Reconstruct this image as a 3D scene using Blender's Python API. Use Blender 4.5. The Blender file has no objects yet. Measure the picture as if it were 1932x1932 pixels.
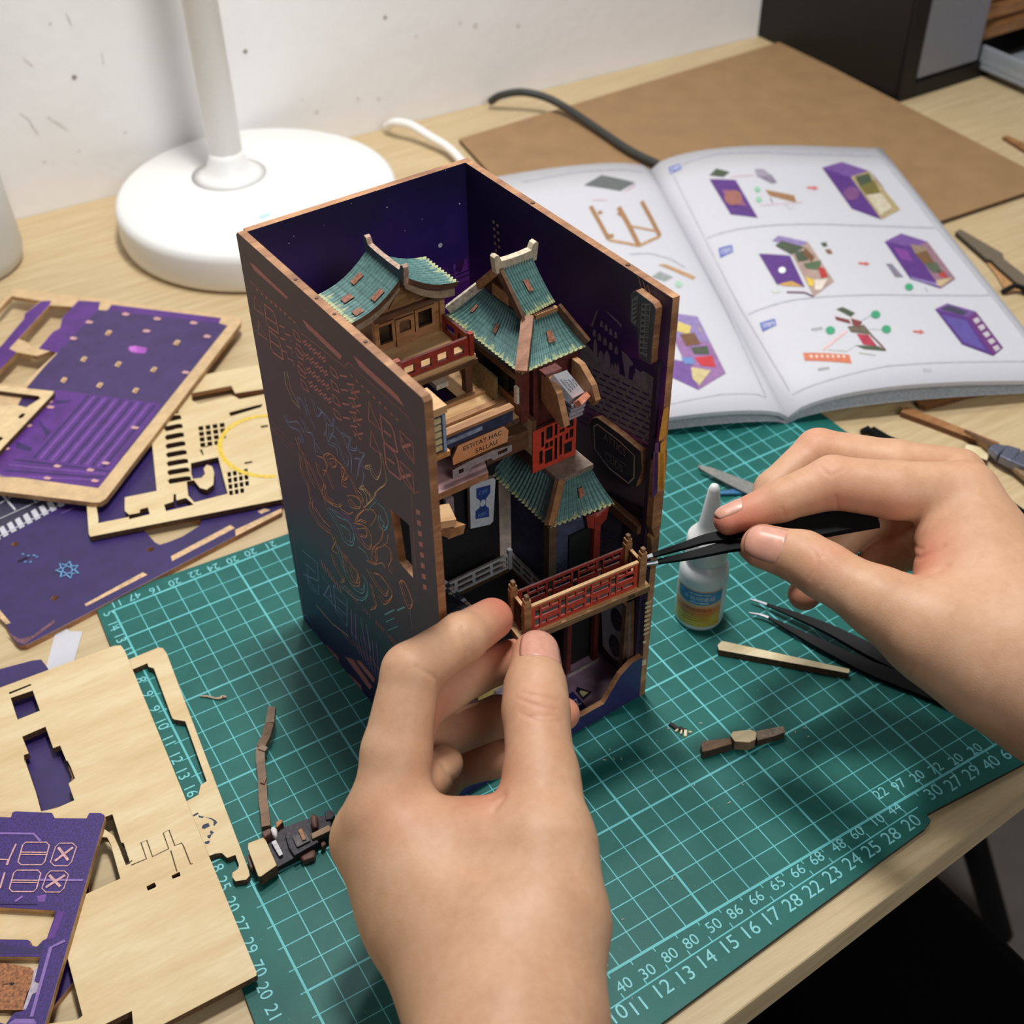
import bpy, bmesh, math, random
import numpy as np
from mathutils import Vector, Matrix
from mathutils.geometry import tessellate_polygon, delaunay_2d_cdt
random.seed(7); rng = np.random.default_rng(7)
SC = bpy.context.scene; COL = SC.collection
CM = 0.01                                   # everything below is written in centimetres
# ---------------------------------------------------------------- camera
FPX, YAW, PITCH, ROLL = 2371.132, 0.53220, 0.72320, -0.01540
CAM = np.array([-14.5354, -17.7606, 41.6296])
def _rot(yaw, pitch, roll):
    cy, sy, cp, sp = math.cos(yaw), math.sin(yaw), math.cos(pitch), math.sin(pitch)
    f = np.array([sy*cp, cy*cp, -sp]); r = np.array([cy, -sy, 0]); u = np.cross(r, f)
    c, s = math.cos(roll), math.sin(roll)
    return np.array([r*c+u*s, -r*s+u*c, f])
RC = _rot(YAW, PITCH, ROLL)
cam = bpy.data.cameras.new('camera'); camo = bpy.data.objects.new('camera', cam); COL.objects.link(camo)
cam.sensor_width = 36; cam.lens = FPX/1932*36; cam.clip_start = .02; cam.clip_end = 20
mw = Matrix.Identity(4)
for i in range(3):
    mw[i][0], mw[i][1], mw[i][2], mw[i][3] = RC[0][i], RC[1][i], -RC[2][i], CAM[i]*CM
camo.matrix_world = mw
cam.dof.use_dof = True; cam.dof.focus_distance = .46; cam.dof.aperture_fstop = 15
SC.camera = camo
# ---------------------------------------------------------------- light and exposure
SC.view_settings.view_transform = 'Standard'; SC.view_settings.look = 'None'
SC.view_settings.exposure = -.15; SC.view_settings.gamma = 1; SC.view_settings.use_curve_mapping = False
W = bpy.data.worlds.new('world'); SC.world = W; W.use_nodes = True
W.node_tree.nodes['Background'].inputs[0].default_value = (.80, .86, 1.0, 1)
W.node_tree.nodes['Background'].inputs[1].default_value = .07
def area(name, loc, aim, size, watt, col):
    l = bpy.data.lights.new(name, 'AREA'); l.shape = 'DISK'; l.size = size*CM; l.energy = watt; l.color = col
    o = bpy.data.objects.new(name, l); COL.objects.link(o); o.location = Vector(loc)*CM
    o.rotation_euler = (Vector(aim)-Vector(loc)).to_track_quat('-Z', 'Y').to_euler(); return o
area('fill_light', (0, -250, 190), (5, 30, 5), 150, 32, (1, .99, .98))  # added unseen fill behind the viewer, brightens front faces and the wall
area('desk_lamp_light', (14, 48, 88.5), (14, 52, 0), 8, 2.4, (1, .99, .97))
area('ceiling_light', (12, 25, 96), (12, 25, 0), 13, 6.4, (1, .99, .97))
# ---------------------------------------------------------------- pixel <-> place helpers (photo frame 1932 x 1932)
def ray(x, y): return RC.T @ np.array([(x-966)/FPX, -(y-966)/FPX, 1.])
def G(x, y, z=0.):                          # the point at height z that shows at photo pixel x, y
    d = ray(x, y); return CAM + d*((z-CAM[2])/d[2])
def GP(x, y, ax, val):
    d = ray(x, y); return CAM + d*((val-CAM[ax])/d[ax])
def proj(P):
    q = (np.asarray(P, float)-CAM) @ RC.T
    return np.stack([966+FPX*q[..., 0]/q[..., 2], 966-FPX*q[..., 1]/q[..., 2]], -1)
def Q(x0, y0, s): return lambda x, y: (x0+x*s, y0+y*s)
# box frame: u to the right, v to the back, z up
BO = np.array([-1.6, 9.2, 0]); BM = np.array([[.997, -.075, 0], [.06, 1.0, 0], [0, 0, 1.]]); BMi = np.linalg.inv(BM); BC = BMi @ (CAM-BO)
def B(u, v, z): return BO + BM @ np.array([u, v, z], float)
def BL(x, y, ax, val):
    d = BMi @ ray(x, y); return BC + d*((val-BC[ax])/d[ax])
def I3(u, v, z): return np.array([u, v, z], float)
# ---------------------------------------------------------------- objects
ORG = {}
def _link(o, parent, label, cat, group, kind):
    COL.objects.link(o)
    if parent is not None: o.parent = parent
    for k, v in (('label', label), ('category', cat), ('group', group), ('kind', kind)):
        if v: o[k] = v
def thing(name, org, label, cat, group=None, kind=None):
    o = bpy.data.objects.new(name, None); o.empty_display_size = .01
    o.location = Vector(org)*CM; ORG[o.name] = np.array(org, float)
    _link(o, None, label, cat, group, kind); return o
def mk(name, V, F, mats, parent=None, midx=None, smooth=False, bev=0, label=None, cat=None, group=None, kind=None, attr=None, fix=True):
    V = np.asarray(V, float)
    org = ORG[parent.name] if parent is not None else np.array([V[:, 0].mean(), V[:, 1].mean(), V[:, 2].min()])
    me = bpy.data.meshes.new(name); me.from_pydata(((V-org)*CM).tolist(), [], F)
    for m in (mats if isinstance(mats, (list, tuple)) else [mats]): me.materials.append(m)
    if midx is not None: me.polygons.foreach_set('material_index', np.asarray(midx, np.int32))
    if attr:
        for k, a in attr.items():
            at = me.attributes.new(k, 'FLOAT', 'POINT'); at.data.foreach_set('value', np.asarray(a, np.float32))
    if fix:
        bm = bmesh.new(); bm.from_mesh(me); bmesh.ops.recalc_face_normals(bm, faces=bm.faces); bm.to_mesh(me); bm.free()
    if smooth: me.polygons.foreach_set('use_smooth', [True]*len(me.polygons))
    me.update()
    o = bpy.data.objects.new(name, me)
    if parent is None: o.location = Vector(org)*CM
    ORG[o.name] = org
    _link(o, parent, label, cat, group, kind)
    if bev:
        b = o.modifiers.new('bevel', 'BEVEL'); b.width = bev*CM; b.segments = 2; b.limit_method = 'ANGLE'; b.harden_normals = False
    return o
class MB:
    def __init__(s): s.V, s.F, s.I = [], [], []
    def add(s, V, F, i=0):
        n = len(s.V); s.V += [tuple(map(float, v)) for v in V]; s.F += [tuple(a+n for a in f) for f in F]
        s.I += list(i) if isinstance(i, (list, tuple)) else [i]*len(F); return s
    def box(s, u0, u1, v0, v1, z0, z1, T=B, i=0, top=None):
        P = [T(u, v, z) for z in (z0, z1) for v in (v0, v1) for u in (u0, u1)]
        t = i if top is None else top
        return s.add(P, [(0, 2, 3, 1), (4, 5, 7, 6), (0, 1, 5, 4), (2, 6, 7, 3), (0, 4, 6, 2), (1, 3, 7, 5)], [i, t, i, i, i, i])
    def bar(s, a, b, w, h, up=(0, 0, 1), i=0, w2=None, h2=None):       # a rectangular bar from a to b
        a, b = np.array(a, float), np.array(b, float); d = (b-a)/np.linalg.norm(b-a)
        sd = np.cross(d, up); sd /= np.linalg.norm(sd); u = np.cross(sd, d); w2 = w if w2 is None else w2; h2 = h if h2 is None else h2
        P = [a+sd*x*w/2+u*y*h/2 for y in (-1, 1) for x in (-1, 1)]+[b+sd*x*w2/2+u*y*h2/2 for y in (-1, 1) for x in (-1, 1)]
        return s.add(P, [(0, 1, 3, 2), (4, 6, 7, 5), (0, 4, 5, 1), (2, 3, 7, 6), (0, 2, 6, 4), (1, 5, 7, 3)], i)
    def quad(s, P, i=0): return s.add(P, [tuple(range(len(P)))], i)
    def plate(s, out, holes=(), z0=0, z1=.3, T=I3, i=0, e=1, bot=None):   # extruded outline with real holes; T maps (x, y, z)
        loops = [[(float(p[0]), float(p[1])) for p in l] for l in [out]+list(holes)]
        pv = [Vector(p) for l in loops for p in l]; ed = []; k = 0
        for l in loops: ed += [(k+j, k+(j+1) % len(l)) for j in range(len(l))]; k += len(l)
        vs, _, fs, *_r = delaunay_2d_cdt(pv, ed, [], 0, 1e-5); q = np.array([tuple(v) for v in vs])
        def inside(c, l):
            l = np.array(l); a, b = l, np.roll(l, -1, 0); y = c[:, 1][:, None]; m = (a[:, 1] > y) != (b[:, 1] > y)
            with np.errstate(divide='ignore', invalid='ignore'): xx = a[:, 0]+(y-a[:, 1])*(b[:, 0]-a[:, 0])/(b[:, 1]-a[:, 1])
            return ((m & (c[:, 0][:, None] < xx)).sum(1) % 2) == 1
        tri = np.array([tuple(f) for f in fs if len(f) == 3]); c = q[tri].mean(1); keep = inside(c, loops[0])
        for l in loops[1:]: keep &= ~inside(c, l)
        tri = [tuple(int(a) for a in t) for t in tri[keep]]; n = len(q); cnt = {}
        for t in tri:
            for a, b in ((t[0], t[1]), (t[1], t[2]), (t[2], t[0])): cnt[(min(a, b), max(a, b))] = cnt.get((min(a, b), max(a, b)), [])+[(a, b)]
        V = [T(p[0], p[1], z1) for p in q]+[T(p[0], p[1], z0) for p in q]
        F = list(tri)+[tuple(a+n for a in reversed(t)) for t in tri]; I = [i]*len(tri)+[e if bot is None else bot]*len(tri)
        for v in cnt.values():
            if len(v) == 1: a, b = v[0]; F.append((b, a, a+n, b+n)); I.append(e)
        return s.add(V, F, I)
    def flat(s, poly, T, i=0):
        tri = tessellate_polygon([[Vector((p[0], p[1], 0)) for p in poly]])
        return s.add([T(p[0], p[1]) for p in poly], [tuple(t) for t in tri], i)
    def ribbon(s, pts, w, T, i=0, closed=False):                       # a printed line: flat strip along a polyline
        P = [np.array(p, float) for p in pts]; n = len(P); V = []
        for k in range(n):
            a = P[(k-1) % n] if closed or k else P[k]; b = P[(k+1) % n] if closed or k < n-1 else P[k]
            d = b-a; L = np.linalg.norm(d) or 1; nn = np.array([-d[1], d[0]])/L*w/2
            V += [T(*(P[k]+nn)), T(*(P[k]-nn))]
        m = n if closed else n-1
        return s.add(V, [(2*k, 2*k+1, 2*((k+1) % n)+1, 2*((k+1) % n)) for k in range(m)], i)
    def tube(s, pts, r, n=10, i=0, cap=True):
        P = [np.array(p, float) for p in pts]; V, F = [], []; rs = r if isinstance(r, (list, tuple, np.ndarray)) else [r]*len(P); ref = np.array([.13, .21, .97])
        for k, q in enumerate(P):
            d = P[min(k+1, len(P)-1)]-P[max(k-1, 0)]; d /= np.linalg.norm(d)
            a = np.cross(d, ref); a /= np.linalg.norm(a); b = np.cross(d, a)
            V += [q+(a*math.cos(t)+b*math.sin(t))*rs[k] for t in np.arange(n)*2*math.pi/n]
        for k in range(len(P)-1):
            F += [(k*n+j, k*n+(j+1) % n, (k+1)*n+(j+1) % n, (k+1)*n+j) for j in range(n)]
        if cap: F += [tuple(range(n))[::-1], tuple((len(P)-1)*n+j for j in range(n))]
        return s.add(V, F, i)
    def lathe(s, prof, c, n=48, i=0, T=None):
        V, F = [], []
        for r, z in prof: V += [(c[0]+r*math.cos(t), c[1]+r*math.sin(t), c[2]+z) for t in np.arange(n)*2*math.pi/n]
        for k in range(len(prof)-1): F += [(k*n+j, k*n+(j+1) % n, (k+1)*n+(j+1) % n, (k+1)*n+j) for j in range(n)]
        F += [tuple(range(n))[::-1], tuple((len(prof)-1)*n+j for j in range(n))]
        return s.add(V, F, i)
    def obj(s, name, mats, parent=None, **k): return mk(name, s.V, s.F, mats, parent, s.I, **k)
def curve(pts, n=8):                        # Catmull-Rom through points
    P = [np.array(p, float) for p in pts]; P = [2*P[0]-P[1]]+P+[2*P[-1]-P[-2]]; out = []
    for k in range(1, len(P)-2):
        for t in np.arange(n)/n:
            a, b, c, d = P[k-1:k+3]
            out.append(.5*(2*b+(c-a)*t+(2*a-5*b+4*c-d)*t*t+(3*b-a-3*c+d)*t**3))
    return out+[P[-2]]
def text_mesh(s, size, T, mb, i=0, al='CENTER'):      # lettering as flat mesh, T maps text plane -> place
    c = bpy.data.curves.new('txt', 'FONT'); c.body = s; c.size = size; c.align_x = al; c.align_y = 'CENTER'; c.resolution_u = 3
    o = bpy.data.objects.new('txt', c); me = o.to_mesh()
    mb.add([T(v.co.x, v.co.y) for v in me.vertices], [tuple(p.vertices) for p in me.polygons], i)
    o.to_mesh_clear(); bpy.data.objects.remove(o); bpy.data.curves.remove(c)
# ---------------------------------------------------------------- materials
def lin(c):
    return tuple(((x/255/12.92) if x/255 <= .04045 else ((x/255+.055)/1.055)**2.4) for x in c)+(1,)
class NT:
    def __init__(s, name):
        s.m = bpy.data.materials.new(name); s.m.use_nodes = True; s.t = s.m.node_tree; s.p = s.t.nodes['Principled BSDF']
    def n(s, typ, **k):
        o = s.t.nodes.new(typ)
        for a, v in k.items():
            if a.startswith('_'): setattr(o, a[1:], v)
            else:
                i = int(a[1:]) if a[0] == 'i' and a[1:].isdigit() else a
                if hasattr(v, 'is_output') or isinstance(v, bpy.types.NodeSocket): s.t.links.new(v, o.inputs[i])
                else: o.inputs[i].default_value = v
        return o
    def math(s, op, a, b=0, c=0): return s.n('ShaderNodeMath', _operation=op, i0=a, i1=b, i2=c).outputs[0]
    def coord(s, scale=(100, 100, 100), rot=(0, 0, 0)):
        return s.n('ShaderNodeMapping', Vector=s.n('ShaderNodeTexCoord').outputs['Object'], Scale=scale, Rotation=rot).outputs[0]
    def noise(s, v, sc, det=3, rough=.55): return s.n('ShaderNodeTexNoise', Vector=v, Scale=sc, Detail=det, Roughness=rough).outputs[0]
    def ramp(s, f, stops):
        r = s.n('ShaderNodeValToRGB', Fac=f); e = r.color_ramp.elements
        while len(e) < len(stops): e.new(.5)
        for k, (p, c) in enumerate(stops): e[k].position = p; e[k].color = lin(c)
        return r.outputs[0]
    def mix(s, f, a, b):
        o = s.n('ShaderNodeMix', _data_type='RGBA'); A, Bb = o.inputs[6], o.inputs[7]
        for sock, v in ((o.inputs[0], f), (A, a), (Bb, b)):
            if isinstance(v, bpy.types.NodeSocket): s.t.links.new(v, sock)
            else: sock.default_value = v
        return o.outputs[2]
    def out(s, col=None, rough=None, bump=None, bs=.2, bd=.002, **k):
        for nm, v in (('Base Color', col), ('Roughness', rough)):
            if v is None: continue
            if isinstance(v, bpy.types.NodeSocket): s.t.links.new(v, s.p.inputs[nm])
            else: s.p.inputs[nm].default_value = v
        if bump is not None: s.t.links.new(s.n('ShaderNodeBump', Height=bump, Strength=bs, Distance=bd).outputs[0], s.p.inputs['Normal'])
        for a, v in k.items(): s.p.inputs[a.replace('_', ' ')].default_value = v
        return s.m
def plain(name, c, rough=.5, var=.12, sc=6, bump=0, **k):          # colour with a little tonal variation
    t = NT(name); v = t.coord(); f = t.noise(v, sc, 4)
    lo = tuple(x*(1-var) for x in c); hi = tuple(min(255, x*(1+var)) for x in c)
    return t.out(t.ramp(f, [(.3, lo), (.7, hi)]), rough, t.noise(v, sc*6, 3) if bump else None, bump, .0005, **k)
def wood(name, a, b, dirn=0., stretch=14, sc=1.2, rough=.5, bump=.08, fleck=0, c3=None):
    t = NT(name); v = t.coord((100, 100*stretch, 100*stretch), (0, 0, dirn)); w = t.noise(v, sc*.16, 5, .6)
    f2 = t.noise(v, sc*1.1, 4, .7); f = t.math('ADD', t.math('MULTIPLY', w, .7), t.math('MULTIPLY', f2, .3))
    col = t.ramp(f, [(.36, b), (.5, tuple((x+y)/2 for x, y in zip(a, b))), (.62, a)])
    big = t.noise(t.coord((100, 300, 100), (0, 0, dirn)), .12, 2); col = t.mix(t.math('MULTIPLY', t.math('SUBTRACT', big, .45), .9), col, lin(c3 or a))
    return t.out(col, rough, f2, bump, .0008)
# ---------------------------------------------------------------- shared materials
M_desk = wood('desk_laminate', (214, 193, 154), (194, 168, 126), math.radians(-4), 16, 1.0, .5, .05, c3=(205, 178, 134))
M_ply = wood('birch_ply', (230, 210, 168), (212, 182, 132), math.radians(70), 6, .9, .55, .04, c3=(220, 190, 140))
M_plyd = wood('birch_ply_fresh', (232, 212, 168), (216, 188, 138), math.radians(-15), 7, 1.2, .55, .04)
M_burn = plain('laser_burnt_edge', (82, 56, 34), .7, .35, 8)
M_edge = wood('panel_cut_edge', (196, 146, 104), (120, 78, 50), 0, 3, 3, .6, .05)
M_edgel = wood('light_cut_edge', (205, 168, 120), (150, 110, 70), 0, 3, 3, .6, .05)
M_white = plain('white_plastic', (247, 246, 243), .35, .01)
M_black = plain('matte_black', (13, 13, 15), .55, .2, Specular_IOR_Level=.15)
M_steel = plain('steel', (150, 150, 155), .5, .05, Metallic=.7)
M_stick = wood('raw_wood_strip', (236, 222, 184), (214, 192, 146), 0, 6, 2)
M_brown = wood('brown_wood_strip', (178, 128, 82), (140, 94, 56), math.radians(20), 6, 1.5)
M_paper = plain('white_paper', (208, 208, 214), .6, .01)
# ---------------------------------------------------------------- the room
def wall_mat():
    t = NT('wall_paint'); v = t.coord(); f = t.noise(v, .12, 3)
    c = t.ramp(f, [(.3, (236, 234, 233)), (.7, (243, 242, 241))])
    return t.out(c, .85, t.noise(v, .9, 5, .6), .25, .002)
ZD = -.2                                       # desk surface; the cutting mat is 0.2 thick and its top is z = 0
WY = lambda x: 67.25-.0245*(x+4.8)
mb = MB(); x0, x1 = -90, 170
mb.add([(x0, WY(x0), -75), (x1, WY(x1), -75), (x1, WY(x1), 150), (x0, WY(x0), 150), (x0, WY(x0)+8, -75), (x1, WY(x1)+8, -75), (x1, WY(x1)+8, 150), (x0, WY(x0)+8, 150)],
       [(0, 1, 2, 3), (7, 6, 5, 4), (0, 4, 5, 1), (3, 2, 6, 7), (0, 3, 7, 4), (1, 5, 6, 2)])
wall = mb.obj('wall_back', wall_mat(), kind='structure', label='white painted wall behind the desk')
M_mark = plain('wall_scuff', (150, 140, 132), .8); M_scuff = plain('faint_scuff', (216, 212, 208), .85)
mb = MB()
def wallpt(x, y, off=.03):
    P = GP(x, y, 1, 66.5); P = GP(x, y, 1, WY(P[0])-off); return P
for x, y, r, m in [(140, 146, .17, 0), (463, 97, .16, 0), (727, 33, .14, 0), (868, 44, .14, 1), (897, 48, .2, 1), (978, 48, .16, 1), (785, 68, .12, 1), (95, 45, .1, 1), (150, 285, .08, 1), (675, 187, .13, 1), (715, 187, .13, 1), (597, 212, .16, 1), (84, 306, .1, 1), (570, 188, .1, 1), (236, 250, .1, 1)]:
    c = wallpt(x, y); mb.add([c+np.array([r*math.cos(a)*(1+.3*math.sin(3*a+x)), 0, r*math.sin(a)]) for a in np.arange(9)*2*math.pi/9], [tuple(range(9))], m)
for pts in [[(38, 214), (55, 225), (62, 240), (73, 253)], [(90, 221), (108, 232), (128, 245)], [(45, 110), (62, 125)], [(125, 25), (135, 48)], [(192, 100), (195, 122)]]:
    W3 = [wallpt(*q) for q in pts]; mb.ribbon([(w[0], w[2]) for w in W3], .1, lambda a, b: (a, WY(a)-.03, b), 1)
mb.obj('wall_mark', [M_mark, M_scuff], wall, fix=False, kind='stuff', label='small dark specks and scuffs on the wall')
mb = MB(); mb.box(-120, 180, -130, 74, -78, -74, I3)
mb.obj('floor', plain('grey_floor', (150, 142, 136), .6, .05, .3), kind='structure', label='grey floor below the desk')
# desk: a thick board, front edge slightly askew to the grid
fe = [G(1400, 1905, ZD), G(1932, 1495, ZD)]; sl = (fe[1][1]-fe[0][1])/(fe[1][0]-fe[0][0]); FE = lambda x: fe[0][1]+sl*(x-fe[0][0])
desk = thing('desk', (30, 30, -74), 'pale wood grain desk against the white wall', 'desk')
mb = MB(); X0, X1 = -60, 130
mb.plate([(X0, FE(X0)), (X1, FE(X1)), (X1, WY(X1)-.02), (X0, WY(X0)-.02)], (), ZD-1.7, ZD, I3, 0, 0)
mb.obj('desk_top', M_desk, desk, bev=.15)
for (lx, ly) in ((X0+4, FE(X0)+5), (X1-8, FE(X1)+5), (X0+4, 60), (X1-8, 56)):
    mb = MB(); mb.box(lx, lx+4, ly, ly+4, -74, ZD-1.7, I3); mb.obj('leg', M_black, desk)
# ---------------------------------------------------------------- cutting mat
matx, maty, XC, YC = 4.0, 0.0, .985, .989
def mat_mat():
    t = NT('cutting_mat_green'); v = t.coord(); s = t.n('ShaderNodeSeparateXYZ', Vector=v).outputs
    def line(c, per, w, ofs=0.):             # 1 on lines c = ofs + k*per
        f = t.math('FRACT', t.math('ADD', t.math('DIVIDE', t.math('SUBTRACT', c, ofs), per), .5))
        return t.math('LESS_THAN', t.math('MULTIPLY', t.math('ABSOLUTE', t.math('SUBTRACT', f, .5)), per), w)
    def at(c, vals, w):
        r = None
        for q in vals:
            e = t.math('LESS_THAN', t.math('ABSOLUTE', t.math('SUBTRACT', c, q)), w); r = e if r is None else t.math('MAXIMUM', r, e)
        return r
    def within(c, a, b): return t.math('MULTIPLY', t.math('GREATER_THAN', c, a), t.math('LESS_THAN', c, b))
    xs, ys = s[0], s[1]; XL, XR, YB, YT = -9.8, 26.1, 0., 26.7
    ins = t.math('MULTIPLY', within(xs, XL-.05, XR+.05), within(ys, YB-.05, YT+.05))
    thin = t.math('MAXIMUM', line(xs, XC, .022, matx), line(ys, YC, .022))
    thick = t.math('MAXIMUM', at(xs, [XL, -3.88, matx, matx+6*XC, matx+12*XC, matx+18*XC, XR], .045), t.math('MAXIMUM', line(ys, 5*YC, .045), at(ys, [YB, YT], .055)))
    L = t.math('MULTIPLY', t.math('MAXIMUM', thin, thick), ins)
    # outer ruler line and ticks along the front and left edges
    yt = t.math('SUBTRACT', ys, t.math('MULTIPLY', t.math('ADD', xs, 1.7), .036))
    r1 = t.math('MULTIPLY', at(yt, [-1.14], .028), within(xs, -9.8, 13.9)); tk = t.math('MULTIPLY', line(xs, XC, .022, matx+.45), t.math('MAXIMUM', t.math('MULTIPLY', within(yt, -1.14, -.9), within(xs, -9.8, 13.9)), within(ys, -.2, 0)))
    tk2 = t.math('MULTIPLY', line(ys, YC, .022), within(xs, XL-.25, XL)); r1 = t.math('MAXIMUM', r1, t.math('MAXIMUM', tk, tk2))
    L = t.math('MINIMUM', t.math('MAXIMUM', L, r1), 1)
    wear = t.math('ADD', t.math('MULTIPLY', t.noise(v, .5, 4), .5), .62); L = t.math('MULTIPLY', L, t.math('MINIMUM', wear, 1))
    base = t.ramp(t.noise(v, .22, 5, .65), [(.3, (22, 92, 86)), (.7, (34, 110, 102))])
    sp = t.noise(v, 7, 2, .6); base = t.mix(t.math('MULTIPLY', t.math('GREATER_THAN', sp, .74), .5), base, lin((120, 150, 140)))
    scr = t.noise(t.coord((6, 60, 60), (0, 0, .6)), .55, 2); base = t.mix(t.math('MULTIPLY', t.math('GREATER_THAN', scr, .72), .10), base, lin((190, 215, 205)))
    col = t.mix(L, base, lin((112, 204, 208)))
    return t.out(col, t.math('ADD', t.math('MULTIPLY', t.noise(v, .4, 3), .2), .38), t.noise(v, 20, 2), .12, .0004, Specular_IOR_Level=.3)
mp = [G(*q)[:2] for q in [(1100, 2040), (1400, 1818), (1640, 1640), (1745, 1563), (1756, 1548), (1748, 1537), (1762, 1529), (1932, 1440)]]
mp += [(27.2, -1.2), (28.2, -.6), (28.0, 20.6), (27.4, 27.6), (26.4, 28.2), (5, 27.7), tuple(G(540, 1008)[:2]), tuple(G(215, 1122)[:2]), tuple(G(192, 1135)[:2]), tuple(G(183, 1152)[:2]), tuple(G(290, 1430)[:2]), tuple(G(482, 1932)[:2]), tuple(G(515, 2020)[:2]), (-11.7, -1.6), (-10.8, -2.6)]
cmat = thing('cutting_mat', (0, 0, ZD), 'green cutting mat with cyan grid under the box', 'cutting mat')
o = MB().plate(mp, (), ZD+.01, 0, I3, 0, 1).obj('mat_sheet', [mat_mat(), plain('mat_dark_edge', (22, 34, 32), .6)], cmat)
M_num = plain('mat_number_print', (126, 205, 210), .5, .05)
mb = MB(); front = [('10', 1165, 1915), ('11', 1206, 1899), ('12', 1250, 1867), ('13', 1293, 1841), ('14', 1333, 1811), ('15', 1376, 1783), ('16', 1416, 1756), ('17', 1455, 1730), ('28', 1496, 1704), ('22', 1534, 1678), ('23', 1572, 1651), ('24', 1609, 1626), ('25', 1645, 1603), ('28', 1682, 1578), ('20', 1720, 1553), ('30', 1762, 1495), ('27', 1800, 1478), ('29', 1834, 1458), ('40', 1870, 1440), ('67', 1904, 1420)]
inner = [('60', 1132, 1887), ('40', 1178, 1859), ('30', 1222, 1834), ('80', 1264, 1803), ('80', 1304, 1777), ('50', 1347, 1747), ('86', 1387, 1721), ('66', 1427, 1695), ('65', 1467, 1668), ('66', 1505, 1644), ('68', 1541, 1620), ('48', 1582, 1596), ('60', 1617, 1572), ('10', 1655, 1548), ('44', 1688, 1527), ('22', 1662, 1497), ('97', 1696, 1481), ('20', 1731, 1465), ('72', 1766, 1450), ('20', 1804, 1433), ('20', 1840, 1414)]
def onmat(P, ang, z=.006):
    c, s = math.cos(ang), math.sin(ang); return lambda a, b: (P[0]+a*c-b*s, P[1]+a*s+b*c, z)
for lst, sz in ((front, .78), (inner, .62)):
    for s_, x, y in lst: text_mesh(s_, sz, onmat(G(x, y), .036), mb)
for s_, x, y in [('11', 220, 1139), ('47', 254, 1125), ('16', 293, 1112), ('20', 329, 1098), ('22', 367, 1082), ('24', 402, 1070), ('20', 438, 1056), ('20', 472, 1042), ('21', 509, 1028)]:
    text_mesh(s_, .6, onmat(G(x, y), math.pi), mb)
for s_, x, y in [('5', 204, 1158), ('14', 214, 1181), ('13', 226, 1204), ('11', 241, 1230), ('8', 265, 1283), ('9', 278, 1310), ('9', 291, 1338), ('10', 305, 1366), ('11', 318, 1398), ('12', 331, 1430), ('13', 344, 1460), ('16', 359, 1492), ('18', 407, 1632), ('25', 420, 1668), ('20', 436, 1707), ('27', 453, 1745), ('29', 470, 1785), ('70', 487, 1828), ('20', 498, 1870), ('21', 515, 1912)]:
    text_mesh(s_, .66, onmat(G(x, y), -math.pi/2), mb)
mb.obj('printed_number', M_num, cmat, fix=False, kind='stuff')
# ---------------------------------------------------------------- desk lamp
LC = G(470, 418, 2.6); LC = np.array([10.4, 57.6, ZD])
lamp = thing('desk_lamp', LC, 'white desk lamp with round base and straight pole by the wall', 'lamp')
R0 = 9.35; MB().lathe([(R0-.5, 0), (R0-.1, .25), (R0, .7), (R0, 2.2), (R0-.12, 2.6), (R0-.5, 2.8), (3, 2.85)], LC, 72).obj('base', M_white, lamp, smooth=True)
PC = G(432, 322, 2.9); PC = np.array([PC[0], PC[1], ZD])
MB().lathe([(2.7, 2.8), (1.9, 3.0), (1.45, 3.5), (1.22, 4.2), (1.12, 4.6), (1.05, 4.6)], PC, 40).obj('collar', M_white, lamp, smooth=True)
MB().lathe([(1.12, 4.55), (1.12, 87), (.9, 88.5)], PC, 32).obj('pole', M_white, lamp, smooth=True)
HD = np.array([14, 48, 90.2])
MB().tube(curve([(PC[0], PC[1], 87.5), (PC[0]+1, PC[1]-2, 90), (13, 50.5, 91.4)], 6), .8, 14).obj('arm', M_white, lamp, smooth=True)
MB().lathe([(3.6, -1.2), (4.6, -1.2), (4.8, -.6), (4.5, .8), (1.2, 1.6)], HD, 40).obj('lamp_head', M_white, lamp, smooth=True)
MB().add([G(x, y, 2.86+ZD) for x, y in [(486, 408), (505, 401), (513, 405), (494, 413)]], [(0, 1, 2, 3)]).obj('printed_mark', plain('pale_blue_print', (190, 224, 230), .5, .02), lamp)
# ---------------------------------------------------------------- canister at the left edge
cc = np.array([-11.9, 55.2, ZD]); cc = G(-62, 500, ZD)
can = thing('canister', cc, 'grey white canister with purple lid at the left edge of the picture', 'canister')
MB().lathe([(3.3, 0), (3.6, .3), (3.75, 1), (3.6, 6.2), (3.5, 6.6)], cc, 40).obj('body', plain('grey_white_plastic', (205, 204, 198), .45, .02), can, smooth=True)
MB().lathe([(3.5, 6.6), (3.3, 7.6), (3.2, 8.2)], cc, 40).obj('rim', M_white, can, smooth=True)
MB().lathe([(3.1, 8.2), (3.1, 10.2), (2.6, 10.7)], cc, 40).obj('lid', plain('mauve_plastic', (150, 112, 148), .45, .03), can, smooth=True)
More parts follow.
